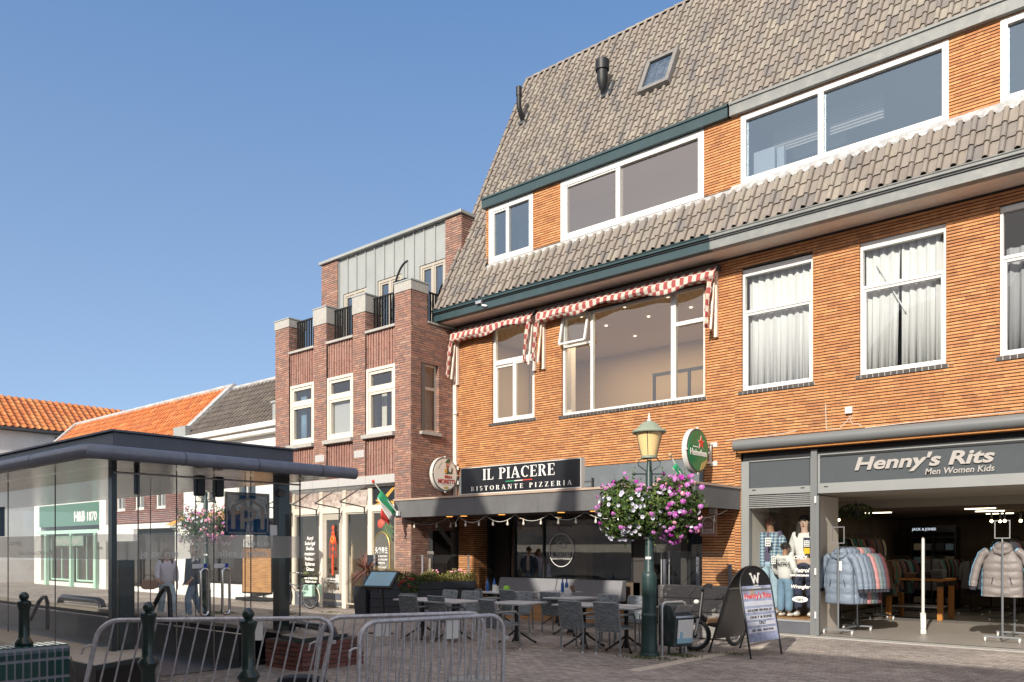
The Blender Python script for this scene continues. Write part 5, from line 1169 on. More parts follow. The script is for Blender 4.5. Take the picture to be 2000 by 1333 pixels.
# ------------------------------------------------------------------ houses across the street behind the viewer (their shade and reflections)
oa = thing('house_opposite', 'tall gabled house across the street, reflected in the upstairs panes and shading the terrace', 'building', (-8, -8, 0))
out = [(-13.2, 0), (-13.2, 10.4), (-12.6, 11.4), (-11.5, 12.7), (-9.95, 13.0), (-9.84, 13.22), (-10.13, 13.69), (-10.28, 14.0), (-9.95, 15.0), (-9.6, 15.95), (-9.2, 15.4), (-8.38, 14.0), (-8.0, 13.2), (-7.55, 12.6), (-7.2, 12.95), (-7.0, 12.9), (-6.8, 13.3), (-6.5, 13.8), (-6.22, 14.7), (-6.1, 15.6), (-5.8, 15.6), (-5.8, 13.0), (-3.7, 12.7), (-3.7, 0)]
b = MB(); b.prism([(x, -8, z) for x, z in out], (0, -.35, 0)); b.build('gable_front', 'opposite_wall', oa)
b = MB(); b.prism([(x, -8.4, z) for x, z in ((-13.1, 0), (-13.1, 10.3), (-11.5, 12.4), (-3.8, 12.4), (-3.8, 0))], (0, -9, 0)); b.build('main_block', 'brown_roof_opposite', oa)
for i in range(4):
    for z0 in (.6, 4.2, 7.4): b = MB(); b.box(-12.6 + i * 2.3, -11.1 + i * 2.3, -8.02, -7.985, z0, z0 + 2.2); b.build('window', 'sign_black', oa)
ob = thing('house_opposite', 'lower white house across the street with a brown roof, seen only as a reflection', 'building', (4, -8, 0))
b = MB(); b.box(-3.6, 14, -16, -8, 0, 8.2); b.build('wall', 'opposite_white', ob)
b = MB(); b.prism([(-3.6, -7.9, 8.2), (-3.6, -9.0, 11.6), (-3.6, -13, 11.6), (-3.6, -16.2, 8.2)], (17.6, 0, 0)); b.build('roof', 'brown_roof_opposite', ob)
for i in range(6):
    for z0 in (.6, 4.4): b = MB(); b.box(-2.8 + i * 2.8, -1.2 + i * 2.8, -8.0, -7.97, z0, z0 + 2.2); b.build('window', 'sign_black', ob)
oc_ = thing('house_opposite', 'low brick row across the street on the left, seen only as a reflection', 'building', (-24, -9, 0))
b = MB(); b.box(-42, -13.4, -16, -9, 0, 5.2); b.build('wall', 'opposite_wall', oc_); b = MB(); b.prism([(-42, -8.9, 5.2), (-42, -11, 7.6), (-42, -13, 7.6), (-42, -16, 5.2)], (28.6, 0, 0)); b.build('roof', 'brown_roof_opposite', oc_)

# ------------------------------------------------------------------ glass pavilion over the garage stairs
KX, KY, KY2, KL = -10.48, 4.44, 7.18, -25.0
kp = thing('glass_pavilion', 'glass stair pavilion of a parking garage with a dark flat roof and frosted band', 'pavilion', (-13, 5.8, 0))
b = MB(); b.box(KL, -10.08, 4.28, 6.80, 2.86, 3.11); b.build('roof_fascia', 'kiosk_navy', kp, bevel=.01)
b = MB(); b.box(KL, -10.04, 4.24, 6.84, 3.112, 3.135); b.build('roof_edge', 'kiosk_navy', kp)
gx, gy, gy2 = -9.60, 3.80, 7.52; gz = 2.80
b = MB(); b.tube([(KL, gy, gz), (gx - .12, gy, gz), (gx - .03, gy + .03, gz), (gx, gy + .12, gz), (gx, gy2, gz)], .083, 14); b.build('gutter', 'kiosk_tube', kp, smooth=True)
b = MB()
for y in (4.9, 5.9, 6.9): b.tube([(gx, y, gz), (gx, y + .02, gz)], .086, 14)
for x in (-11.2, -12.6, -14.0): b.tube([(x, gy, gz), (x + .02, gy, gz)], .086, 14)
b.build('gutter_joint', 'kiosk_navy', kp)
b = MB(); b.box(KL, gx - .04, gy + .04, gy2, 2.755, 2.775); b.build('soffit', 'kiosk_soffit', kp)
b = MB(); b.box(KL, gx - .06, gy + .06, gy2 - .02, 2.78, 2.855); b.build('roof_deck', 'kiosk_navy', kp)
def pane(pts, z0, z1):
    (xa, ya), (xb, yb) = pts
    return MB().quad((xa, ya, z0), (xb, yb, z0), (xb, yb, z1), (xa, ya, z1)).build('pane', 'glass_thin', kp)
fx = [onY(x, 1100, KY).x for x in (0, 16, 108)]
sx_ = [KL, fx[1], fx[2], KX]
for i in range(3): pane(((sx_[i] + .006, KY), (sx_[i + 1] - .006, KY)), .43, 2.74)
sy_ = [onX(x, 1100, KX).y for x in (222, 270, 345, 418, 490, 565, 586)]
sy_[0] = KY
for i in range(6): pane(((KX, sy_[i] + .006), (KX, sy_[i + 1] - .006)), .06 if 1 <= i <= 3 else .50, 2.72)
bx = [KL, -15.3, -13.6, -12.0, KX]
for i in range(4): pane(((bx[i], KY2), (bx[i + 1], KY2)), .52, 2.74)
b = MB()
for x in sx_[1:3]: b.box(x - .006, x + .006, KY - .006, KY + .006, .42, 2.74)
for y in sy_[1:2] + sy_[2:5]: b.box(KX - .006, KX + .006, y - .006, y + .006, .06, 2.74)
b.box(KX - .008, KX + .008, sy_[6] - .008, sy_[6] + .008, .5, 2.74)
for x in bx[1:]: b.box(x - .006, x + .006, KY2 - .006, KY2 + .006, .52, 2.74)
b.build('glass_seam', 'seam', kp)
b = MB(); b.box(KX - .10, KX + .012, KY - .012, KY + .05, .30, 2.76); b.build('corner_frame', 'kiosk_post', kp, bevel=.004)
b = MB(); b.box(KX - .30, KX - .05, KY + .1, KY + .30, .05, 1.56); b.build('ticket_cabinet', 'kiosk_post', kp, bevel=.01)
py0, py1 = onX(545, 1100, KX - .02).y, onX(566, 1100, KX - .02).y
b = MB(); b.box(KX - .18, KX - .02, py0, py1, .5, 2.76); b.build('post', 'kiosk_post', kp, bevel=.006)
b = MB(); b.box(KX - .06, KX - .02, sy_[1] - .03, sy_[1] + .03, 2.4, 2.76); b.build('clamp', 'black_metal', kp)
b = MB(); b.tube([(KX + .02, KY, 2.66), (KX + .02, sy_[6], 2.66)], .014, 6); b.build('door_track', 'steel', kp)
for px in (392, 429):
    y = onX(px, 1100, KX).y; b = MB(); b.box(KX - .1, KX + .03, y - .06, y + .06, 2.42, 2.70); b.build('door_closer', 'black_metal', kp, bevel=.02)
# frosted bands with lettering
ZB0, ZB1 = 1.57, 1.89
b = MB(); b.quad((KL, KY - .004, ZB0), (KX - .1, KY - .004, ZB0), (KX - .1, KY - .004, ZB1), (KL, KY - .004, ZB1)); f1 = b.build('frosted_band', 'frost', kp)
b = MB(); y0_ = KY + .02; yA = onX(402, 1100, KX).y; yB = onX(421, 1100, KX).y
b.quad((KX + .004, y0_, ZB0), (KX + .004, yA, ZB0), (KX + .004, yA, ZB1), (KX + .004, y0_, ZB1)); b.quad((KX + .004, yB, ZB0), (KX + .004, sy_[6], ZB0), (KX + .004, sy_[6], ZB1), (KX + .004, yB, ZB1)); f2 = b.build('frosted_band', 'frost', kp)
b = MB(); b.quad((KL, KY2, ZB0), (KX - .05, KY2, ZB0), (KX - .05, KY2, ZB1), (KL, KY2, ZB1)); b.build('frosted_band', 'frost', kp) if False else None
text('laat je er nog b', .10, (onY(45, 1060, KY).x - .35, KY - .009, 1.765), XF, ZU, 'letter_white', 'lettering', f1, ex=.0008)
text('Hans Lodeizen (1924-1950)', .085, (onY(36, 1080, KY).x, KY - .009, 1.615), XF, ZU, 'letter_white', 'lettering', f1, ex=.0008, align='LEFT', width=onY(105, 1080, KY).x - onY(36, 1080, KY).x)
text('Passage', .06, (onY(196, 1070, KY).x, KY - .009, 1.70), XF, ZU, 'letter_white', 'lettering', f1, ex=.0008)
tx = KX + .009
text('je de rne', .13, (tx, onX(312, 1080, KX).y, 1.60), YR, ZU, 'letter_white', 'lettering', f2, ex=.0008, width=onX(356, 1080, KX).y - onX(282, 1080, KX).y)
text('alles g nten', .13, (tx, onX(474, 1080, KX).y, 1.60), YR, ZU, 'letter_white', 'lettering', f2, ex=.0008, width=onX(521, 1080, KX).y - onX(427, 1080, KX).y)
text('w   nann', .12, (tx, onX(480, 1060, KX).y, 1.75), YR, ZU, 'letter_white', 'lettering', f2, ex=.0008, width=onX(527, 1060, KX).y - onX(434, 1060, KX).y)
def p_sign(x, ya, yb, z0, z1, par, bl, wh, full=True):
    Wd = yb - ya; Hh = z1 - z0
    def Q(pts, m, nm, d=.004):
        b = MB(); b.prism([(x + d, ya + Wd * p, z0 + Hh * q) for p, q in pts], (.0015, 0, 0)); return b.build(nm, m, par)
    def R(a, b_, c, d): return [(a, c), (b_, c), (b_, d), (a, d)]
    if full: Q(R(0, 1, 0, 1), bl, 'sign_plate', .001)
    for r in (R(.03, .06, .07, .93), R(.94, .97, .07, .93), R(.08, .92, .035, .06), R(.08, .92, .94, .965)) if full else (): Q(r, wh, 'sign_border')
    Q(R(.14, .23, .14, .66), wh, 'house_mark'); Q(R(.79, .88, .14, .66), wh, 'house_mark'); Q([(.14, .665), (.23, .665), (.51, .82), (.51, .90)], wh, 'house_mark'); Q([(.79, .665), (.88, .665), (.51, .90), (.51, .82)], wh, 'house_mark')
    Q(R(.34, .43, .14, .66), wh, 'letter_p'); b = MB()
    for i in range(12):
        a0, a1 = math.radians(-90 + 15 * i), math.radians(-75 + 15 * i); cy, cz, r1, r2 = .50, .49, .21, .115
        b.prism([(x + .004, ya + Wd * (cy + r * math.cos(a) * .95), z0 + Hh * (cz + r * .83 * math.sin(a))) for r, a in ((r1, a0), (r1, a1), (r2, a1), (r2, a0))], (.0016, 0, 0))
    b.build('letter_p', wh, par); Q(R(.431, .50, .315, .395), wh, 'letter_p'); Q(R(.431, .50, .585, .664), wh, 'letter_p')
ya, yb = onX(438, 1000, KX).y, onX(526, 1000, KX).y
p_sign(KX + .006, ya, yb, 1.90, 2.50, kp, 'decal_blue', 'decal_white')
p_sign(KX + .006, onX(366, 1000, KX).y, onX(400, 1000, KX).y, 1.59, 1.87, f2, 'frost', 'frost_letter', False)
b = MB(); q0, q1 = onY(-40, 1000, KY).x, onY(10, 1000, KY).x; b.box(q0, q1, KY - .006, KY - .004, 1.90, 2.36); b.build('sign_plate', 'decal_blue', kp)
ya, yb = onX(527, 1000, KX).y, onX(541, 1000, KX).y
b = MB(); b.box(KX + .003, KX + .006, ya, yb, 1.9, 2.05); b.build('notice', 'sticker_white', kp)
for px in (395, 437):
    yc = onX(px - 6, 1100, KX).y; b = MB(); b.box(KX + .004, KX + .008, yc - .10, yc + .10, 1.44, 1.50); b.build('door_sticker', 'sticker_white', kp); b = MB(); b.box(KX + .009, KX + .011, yc + .06, yc + .11, 1.435, 1.505); b.build('door_sticker', 'sticker_blue', kp)
    yc = onX(px, 1150, KX).y; b = MB(); P = [(KX + .06, yc + .055 * math.cos(a), 1.12 + (.26 if math.sin(a) > 0 else -.26) + .055 * math.sin(a)) for a in [math.pi * i / 8 for i in range(9)] + [math.pi + math.pi * i / 8 for i in range(9)]]
    b.tube(P, .019, 8, closed=True); b.build('door_handle', 'chrome', kp, smooth=True)
b = MB(); c = onX(555, 940, KX + .1); b.tube([(KX + .05, c.y, 2.52), (KX + .02, c.y, 2.52)], .06, 14); b.build('round_lamp', 'sign_rim_dark', kp)
b = MB()                                        # cracked pane beside the door
c = onX(365, 1205, KX)
for i in range(26):
    a = rnd.random() * 6.3; L = rnd.uniform(.05, .30); p = Vector((KX + .004, c.y, c.z)); q = p + Vector((0, math.cos(a) * L, math.sin(a) * L * .8)); n_ = Vector((0, -math.sin(a), math.cos(a))) * .0022; b.quad(p - n_, p + n_, q)
b.build('glass_crack', 'frost_letter', kp)
# plinths, copings and rails
b = MB(); b.box(KL, KX + .05, 3.98, 4.52, 0, .36); b.box(KL, -10.62, 6.98, 7.42, 0, .44); b.build('plinth', 'kiosk_black', kp)
b = MB(); b.box(KL, KX + .02, 3.94, 4.56, .362, .42); b.box(KL, -10.60, 6.94, 7.46, .442, .50); b.build('coping', 'stone_coping', kp, bevel=.006)
b = MB(); b.box(KL, -10.7, 5.2, 6.9, .004, .01); b.build('stairwell_floor', 'kiosk_black', kp)
b = MB(); b.box(KL, -11.2, 6.60, 6.70, 0, .42); b.build('inner_parapet', 'kiosk_black', kp)
P = [onZ(x, y, .46) for x, y in ((548, 1240), (588, 1248), (679, 1237), (640, 1228))]
for nm, z0, z1, s, m in (('pier', 0, .40, .94, None), ('pier_coping', .40, .455, 1.0, 'stone_edge'), ('pier_top', .4555, .465, .995, 'stone_coping')):
    cc = sum(P, Vector()) / 4; Q = [cc + (p - cc) * s for p in P]
    b = MB()
    if m: b.prism([(p.x, p.y, z0) for p in Q], (0, 0, z1 - z0)); b.build(nm, m, kp)
    else:
        X1 = max(p.x for p in Q); Y0, Y1 = min(p.y for p in Q), max(p.y for p in Q); X0 = min(p.x for p in Q)
        bricks(b, 'X', X1, 1, Y0, Y1, 0, .40, ch=.062, bl=.21); backing(b, 'X', X1, 1, Y0, Y1, 0, .40, th=.4); bricks(b, 'Y', Y0, -1, X0, X1 - .01, 0, .40, ch=.062, bl=.21); backing(b, 'Y', Y0 + .001, -1, X0, X1 - .02, 0, .399, th=.2); b.build(nm, ['brick_maroon', 'mortar_grey'], kp)
P = [onZ(x, y, .42) for x, y in ((132, 1268), (142, 1291), (185, 1300), (300, 1279), (262, 1262))]
cc = sum(P, Vector()) / 5
for nm, z0, z1, s, m in (('pier', 0, .36, .9, 'kiosk_black'), ('pier_coping', .36, .414, 1.0, 'stone_edge'), ('pier_top', .4145, .424, .99, 'stone_coping')):
    b = MB(); b.prism([((cc + (p - cc) * s).x, (cc + (p - cc) * s).y, z0) for p in P], (0, 0, z1 - z0)); b.build(nm, m, kp)
def railtube(pts, r, nm='bench_rail'): b = MB(); b.tube(pts, r, 10); return b.build(nm, 'kiosk_rail', kp, smooth=True)
xa, xb = onY(118, 1180, 7.2).x, onY(200, 1190, 7.2).x
railtube([(xa, 7.2, .5), (xa + .06, 7.2, .60), (xa + .2, 7.2, .63), (xb - .2, 7.2, .63), (xb - .06, 7.2, .60), (xb, 7.2, .5)], .075)
p, q = onZ(570, 1216, .60), onZ(655, 1231, .60); d = (q - p).normalized(); railtube([p - Vector((0, 0, .1)), p + d * .08, q - d * .1, q - Vector((0, 0, .12)) + d * .03], .055)
for (pxs) in (((60, 1210), (80, 1168), (93, 1168), (93, 1230)), ((285, 1215), (318, 1150), (331, 1150), (334, 1240))):
    Y = 5.6 if pxs[0][0] < 100 else 5.9; A = [onY(x, y, Y) for x, y in pxs]
    P = [A[0], A[0].lerp(A[1], .85), A[1].lerp(A[2], .3) + Vector((0, 0, .01)), A[1].lerp(A[2], .75) + Vector((0, 0, .01)), A[2].lerp(A[3], .15), A[3]]
    railtube(P, .035, 'hand_rail')
# tiled bench wall in the left foreground
gp, gq = onZ(138, 1258, .70), onZ(-60, 1274, .70); X0 = gp.x
tb = thing('tiled_bench', 'low bench wall of glossy dark green tiles at the lower left corner', 'bench', (X0 - .3, (gp.y + gq.y) / 2, 0))
y1 = gp.y; y0 = y1 - 1.5
b = MB(); b.box(X0 - .42, X0 - .012, y0, y1 - .012, 0, .685); b.build('core', 'grout', tb)
b = MB(); n = 20; wd = (y1 - y0) / n
for i in range(n):
    a, c = y0 + i * wd + .010, y0 + (i + 1) * wd - .010
    for z0, z1 in ((.02, .17), (.19, .36), (.38, .55), (.57, .635)): b.box(X0 - .012, X0 + rnd.uniform(-.001, .001), a, c, z0 + .006, z1 - .004)
    b.add([(X0, a, .645), (X0, c, .645), (X0 - .04, c, .70), (X0 - .04, a, .70), (X0 - .04, a, .64), (X0 - .04, c, .64)], [(0, 1, 2, 3), (0, 3, 4), (1, 5, 2)])
    for k in range(3): b.box(X0 - .05 - k * .12 - .105, X0 - .05 - k * .12, a, c, .69, .70)
for k in range(4): 
    for z0, z1 in ((.02, .17), (.19, .36), (.38, .55), (.57, .685)): b.box(X0 - .10 - k * .1, X0 - .02 - k * .1, y1 - .012, y1, z0 + .006, z1 - .004)
b.build('tile_facing', 'tile_glazed', tb)
# crowd barriers
def barrier(pa, pb, zt, nb_, label, lean=0.0, plate=None, drop=.0):
    A = Vector((pa[0], pa[1], 0)); B = Vector((pb[0], pb[1], 0)); d = (B - A); L = d.length; d.normalize()
    t = thing('crowd_barrier', label, 'barrier', (A + B) / 2, group='galvanised crowd barriers')
    def at(s, z): return A + d * (s - lean * (zt - z)) + Vector((0, 0, z))
    r = .16; b = MB()
    P = [at(0, .02), at(0, zt - r)] + [at(r - r * math.cos(a), zt - r + r * math.sin(a)) for a in [math.pi / 2 * k / 5 for k in range(1, 6)]] + [at(L - r + r * math.sin(a), zt - r + r * math.cos(a)) for a in [math.pi / 2 * k / 5 for k in range(0, 6)]] + [at(L, .02)]
    b.tube(P, .021, 10); b.tube([at(0, .16), at(L, .16)], .016, 8); b.build('frame', 'galv', t, smooth=True)
    for i in range(nb_):
        s = L * (i + 1) / (nb_ + 1); b = MB(); b.tube([at(s, .16), at(s, zt - .015)], .0085, 6); b.build('bar', 'galv', t, smooth=True)
    n = Vector((-d.y, d.x, 0))
    for s in (.1 * L, .9 * L): b = MB(); b.tube([at(s, .16), at(s, .03) + n * .25], .014, 6); b.tube([at(s, .16), at(s, .03) - n * .25], .014, 6); b.build('foot', 'galv', t, smooth=True)
    b = MB(); b.tube([at(0, zt - .22), at(0, zt - .22) - d * .05, at(0, zt - .22) - d * .09 + Vector((0, 0, -.02)), at(0, zt - .30) - d * .09], .010, 6); b.obox(at(L, zt - .22) + d * .02, d * .035, n * .01, Vector((0, 0, .016))); b.build('hook', 'galv', t)
    if plate:
        b = MB(); c = at(plate * L, zt - .02 - .09); b.obox(c - n * .012 * 0, d * .075, n * .003, Vector((0, 0, .085))); b.build('sign_plate', 'sign_rim', t)
    return t
ZT = 1.07
pz = lambda x, y: onZ(x, y, ZT)
a, c = pz(196, 1212), pz(655, 1207.5); barrier(a, c, ZT, 16, 'crowd barrier standing furthest left in front of the pavilion', lean=.22, plate=.66)
a, c = pz(632, 1206.5), pz(948, 1197); barrier(a, c, ZT, 15, 'crowd barrier in the middle, mostly overlapped by the right one', lean=.14, plate=.36)
a, c = pz(703, 1216), pz(984, 1201); barrier(a, c, ZT, 20, 'rightmost crowd barrier with a blank plate under its rail', lean=.02, plate=.62)
# bollards
def bollard(px, ytop, zt, label):
    p = onZ(px, ytop, zt); t = thing('bollard', label, 'bollard', (p.x, p.y, 0), group='dark green ball-topped bollards', local=True)
    b = MB(); k = zt - .10
    r_ = zt - .54; b.lathe([(.085, 0), (.085, .10), (.064, .13), (.060, r_ - .06), (.066, r_ - .04), (.088, r_), (.088, r_ + .015), (.060, r_ + .06), (.053, r_ + .09), (.051, k - .09), (.062, k - .05), (.070, k - .02), (.068, k), (.04, k + .012), (.026, k + .03), (.022, k + .05)], 0, 0, 20); b.build('shaft', 'bollard_green', t, smooth=True)
    b = MB(); b.ball((0, 0, zt - .045), .048, n=16, k=10); b.build('ball', 'bollard_green', t, smooth=True)
bollard(47, 1157, 1.25, 'dark green bollard leftmost, beside the tiled bench'); bollard(290, 1176, 1.24, 'dark green bollard in front of the left crowd barrier, between the other two'); bollard(485, 1188, 1.24, 'dark green bollard rightmost, near the middle of the left barrier')
p = onZ(915, 1325, .42); b = MB(); b.box(-.22, .22, -.14, .14, 0, .42); o_ = b.build('stone_block', 'concrete', None, bevel=.02); o_.location = (p.x, p.y, 0); o_.rotation_euler = (0, 0, .7); tag(o_, 'low concrete block behind the right crowd barrier at the bottom edge', 'stone block')
p = onZ(590, 1326, .5); b = MB(); b.tube([(-.22, 0, 0), (-.22, 0, .42), (-.19, 0, .48), (-.10, 0, .50), (.10, 0, .50), (.19, 0, .48), (.22, 0, .42), (.22, 0, 0)], .045, 10); o_ = b.build('bike_hoop', 'kiosk_rail', None, smooth=True); o_.location = (p.x, p.y, 0); o_.rotation_euler = (0, 0, .75); tag(o_, 'rounded dark metal hoop behind the barriers at the bottom edge', 'bike hoop')
# ------------------------------------------------------------------ plants
def leaf_into(b, p, n, s, wide=.55):
    n = n.normalized(); a = n.cross(Vector((rnd.uniform(-1, 1), rnd.uniform(-1, 1), rnd.uniform(-1, 1)))).normalized(); c = n.cross(a)
    b.add([p - a * s, p + c * s * wide + n * s * .15, p + a * s, p - c * s * wide + n * s * .15], [(0, 1, 2), (0, 2, 3)])
def rdir():
    while True:
        v = Vector((rnd.uniform(-1, 1), rnd.uniform(-1, 1), rnd.uniform(-1, 1)))
        if .05 < v.length < 1: return v.normalized()
_proto = {}
def flower_proto(kind):
    if kind in _proto: return _proto[kind]
    b = MB()
    if kind == 'petunia':
        r = .036
        for k in range(5):
            a = k * 1.2566; P = []
            for j in (-1, -.5, 0, .5, 1): t = a + j * .62; P.append((r * (1 if abs(j) < .8 else .84) * math.cos(t), r * (1 if abs(j) < .8 else .84) * math.sin(t), .006 * (1 - abs(j))))
            b.add([(0, 0, -.014)] + P, [(0, 1, 2), (0, 2, 3), (0, 3, 4), (0, 4, 5)])
        b.mi = 1; b.add([(.010 * math.cos(t * .785), .010 * math.sin(t * .785), -.004) for t in range(8)], [tuple(range(8))])
        mats = ['petal_white', 'petal_eye']
    else:
        for k in range(17):
            d = rdir(); d.z = abs(d.z); p = d * .042
            a = d.cross(Vector((.3, .5, .8))).normalized() * .018; c = d.cross(a)
            b.add([p - a, p - c, p + a, p + c], [(0, 1, 2, 3)])
        mats = ['petal_pink', 'petal_pink']
    me = bpy.data.meshes.new('flower'); me.from_pydata(b.v, [], b.f)
    for m in mats: me.materials.append(MATS[m])
    me.polygons.foreach_set('material_index', b.m); _proto[kind] = (me, b); return _proto[kind]
def flower_at(kind, p, n, parent, s=1.0, m=None):
    me = flower_proto(kind)[0]
    key = (kind, m)
    if m:
        if key not in _proto: me2 = me.copy(); me2.materials[0] = MATS[m]; _proto[key] = me2
        me = _proto[key]
    o = bpy.data.objects.new('flower', me); COL.objects.link(o); o.rotation_euler = n.to_track_quat('Z', 'Y').to_euler(); o.scale = (s, s, s); o.location = p
    return put(o, parent)
def flowers_mesh(items, name, parent):
    B = {}
    for kind, p, n, s, m in items:
        me, b = flower_proto(kind); q = n.to_track_quat('Z', 'Y'); g = B.setdefault((kind, m), MB())
        o = len(g.v)
        g.v += [tuple(Vector(p) + q @ (Vector(v) * s)) for v in b.v]; g.f += [tuple(i + o for i in f) for f in b.f]; g.m += b.m
    out = None; allb = MB(); mats = []; 
    for (kind, m), g in B.items():
        base = len(mats); mats += [m or ('petal_white' if kind == 'petunia' else 'petal_pink'), 'petal_eye' if kind == 'petunia' else (m or 'petal_pink')]
        o = len(allb.v); allb.v += g.v; allb.f += [tuple(i + o for i in f) for f in g.f]; allb.m += [base + i for i in g.m]
    me = bpy.data.meshes.new(name); me.from_pydata(allb.v, [], allb.f)
    for m in mats: me.materials.append(MATS[m])
    me.polygons.foreach_set('material_index', allb.m); o = bpy.data.objects.new(name, me); COL.objects.link(o); tag(o, kind='stuff'); return put(o, parent)
def flower_basket(base, zc, label, k=1.0, nleaf=8200, indiv=100, rose=False):
    r = thing('flower_basket', label, 'flower basket', (base.x, base.y, zc))
    cx, cy = base.x, base.y
    rt = Vector((CA, SA, 0)); fw = Vector((-SA, CA, 0))     # the pair of half baskets hangs along the street side of the post
    lobes = [(rt * -.39 * k + Vector((0, 0, .0)), .42 * k, .40 * k, .44 * k), (rt * .39 * k + Vector((0, 0, .03)), .43 * k, .42 * k, .46 * k), (fw * -.16 * k + Vector((0, 0, -.04)), .40 * k, .34 * k, .36 * k)]
    b = MB()
    for off, ra, rb, rc in lobes[:2]:
        c = Vector((cx, cy, zc)) + off * .8; b.lathe([(.05, c.z - .22), (.2, c.z - .15), (.27, c.z), (.27, c.z + .06)], c.x, c.y, 14)
    b.tube([Vector((cx, cy, zc + .1)) + rt * -.5 * k, Vector((cx, cy, zc + .1)) + rt * .5 * k], .015, 6); b.build('basket', 'basket', r)
    def surf(deep=0):
        off, ra, rb, rc = lobes[rnd.choice((0, 1, 0, 1, 2))]; d = rdir(); q = 1 - abs(rnd.gauss(0, .22)) if deep else 1 + rnd.gauss(0, .05)
        lump = 1 + .10 * math.sin(d.x * 7 + off.x * 5) * math.sin(d.z * 6) + .06 * math.sin(d.y * 11)
        p = Vector((cx, cy, zc)) + off + (rt * (d.x * ra) + fw * (d.y * rb)) * q * lump + Vector((0, 0, d.z * rc * q * lump - (.06 * k if d.z < -.4 else 0)))
        n = rt * d.x + fw * d.y + Vector((0, 0, d.z)); return p, n
    b = MB()
    for i in range(nleaf):
        p, n = surf(1); leaf_into(b, p, (n + rdir() * .7), rnd.uniform(.020, .046) * k)
    for i in range(46):                            # trailing and upright shoots
        p, n = surf(); up = n.z > .3; d = (Vector((0, 0, 1)) if up else Vector((0, 0, -1))) * rnd.uniform(.06, .16) * k + n * .05
        for j in range(9): leaf_into(b, p + d * (j / 8) + rdir() * .02, rdir(), .022 * k)
    f = b.build('foliage', 'leaf', r); tag(f, kind='stuff')
    items = []
    for i in range(430):
        p, n = surf(); side = (p - Vector((cx, cy, zc))).dot(rt)
        if (p - Vector((cx, cy, zc))).dot(fw) > .22: 
            p = p - fw * 2 * (p - Vector((cx, cy, zc))).dot(fw) * .9
        if math.sin(p.x * 9 + p.z * 7) * math.sin(p.z * 11 - p.y * 6) < -.25 and rnd.random() < .8: continue
        n = (n + fw * -.5 + rdir() * .35).normalized(); p = p + n * .045
        white = rnd.random() < (.80 if side < .12 else .24)
        if p.z > zc + .22 * k:
            white = rnd.random() < .15
            if rnd.random() < .55: continue
        if white: items.append(('petunia', p, n, rnd.uniform(.72, 1.05), None))
        else: items.append(('cluster', p, n, rnd.uniform(.75, 1.2), rnd.choice(('petal_rose', 'petal_pink', 'petal_rose')) if rose else rnd.choice((None, None, None, None, None, None, 'petal_rose', 'petal_magenta'))))
    for kind, p, n, s, m in items[:indiv]: flower_at(kind, p, n, r, s, m)
    flowers_mesh(items[indiv:], 'flowers', r)
    return r
mat('petal_magenta', (.36, .02, .30), .6)
# ------------------------------------------------------------------ lamp posts with flower baskets
def lamp_post(base, label):
    t = thing('street_lamp', label, 'street lamp', base, local=True, group='green street lamps with flower baskets')
    b = MB(); b.lathe([(.165, 0), (.165, .02), (.155, .05), (.135, .06), (.133, .16), (.127, .18), (.122, .62), (.128, .63), (.128, .66), (.120, .67), (.116, .70), (.110, .90), (.113, 1.27), (.108, 1.31), (.085, 1.335), (.076, 1.36), (.070, 1.60), (.065, 1.62), (.055, 2.92), (.045, 2.95), (.036, 3.12)], 0, 0, 24)
    b.build('post', 'lamp_green', t, smooth=True)
    b = MB()
    for i in range(9):
        for j in range(16):
            a = 2 * math.pi * (j + .5 * (i % 2)) / 16; b.ball((.111 * math.cos(a), .111 * math.sin(a), .96 + i * .034), .011, n=6, k=4)
    b.build('studs', 'lamp_green', t, smooth=True)
    b = MB(); rt = Vector((CA, SA, 0)); b.tube([rt * -.24 + Vector((0, 0, 2.9)), rt * .24 + Vector((0, 0, 2.9))], .012, 6)
    for s in (-1, 1): b.ball(rt * (.24 * s) + Vector((0, 0, 2.9)), .028, n=8, k=6)
    b.build('ladder_bar', 'lamp_green', t, smooth=True)
    for i in range(4):
        a = math.atan2(SA, CA) + i * math.pi / 2; d = Vector((math.cos(a), math.sin(a), 0)); b = MB()
        b.tube([d * .03 + Vector((0, 0, 2.93)), d * .08 + Vector((0, 0, 2.97)), d * .17 + Vector((0, 0, 3.03)), d * .18 + Vector((0, 0, 3.09)), d * .14 + Vector((0, 0, 3.13)), d * .11 + Vector((0, 0, 3.16))], .009, 6); b.build('scroll_bracket', 'lamp_green', t, smooth=True)
    b = MB(); b.lathe([(.10, 3.15), (.128, 3.15), (.128, 3.185), (.12, 3.19)], 0, 0, 20); b.build('ring', 'lamp_cap', t, smooth=True)
    b = MB(); b.lathe([(.118, 3.188), (.205, 3.56)], 0, 0, 24); b.build('lamp_shade', 'lamp_shade', t, smooth=True)
    b = MB()
    for i in range(4): a = i * math.pi / 2 + .4; b.tube([(.122 * math.cos(a), .122 * math.sin(a), 3.18), (.212 * math.cos(a), .212 * math.sin(a), 3.57)], .005, 5)
    b.build('cage', 'gutter_dark', t)
    b = MB(); b.lathe([(.20, 3.555), (.27, 3.555), (.275, 3.57), (.265, 3.59), (.19, 3.63), (.13, 3.70), (.07, 3.735), (.03, 3.74)], 0, 0, 24); c = b.build('cap', 'lamp_cap', t, smooth=True)
    b = MB(); b.lathe([(.03, 3.735), (.035, 3.755), (.014, 3.78), (.028, 3.80), (.012, 3.83), (.004, 3.88)], 0, 0, 10); b.build('finial', 'white_paint', c, smooth=True)
    b = MB(); b.obox((.05 * SA + .0, -.078, 1.56), (.05, 0, 0), (0, .004, 0), (0, 0, .02)); b.build('sticker', 'paper', t)
    return t
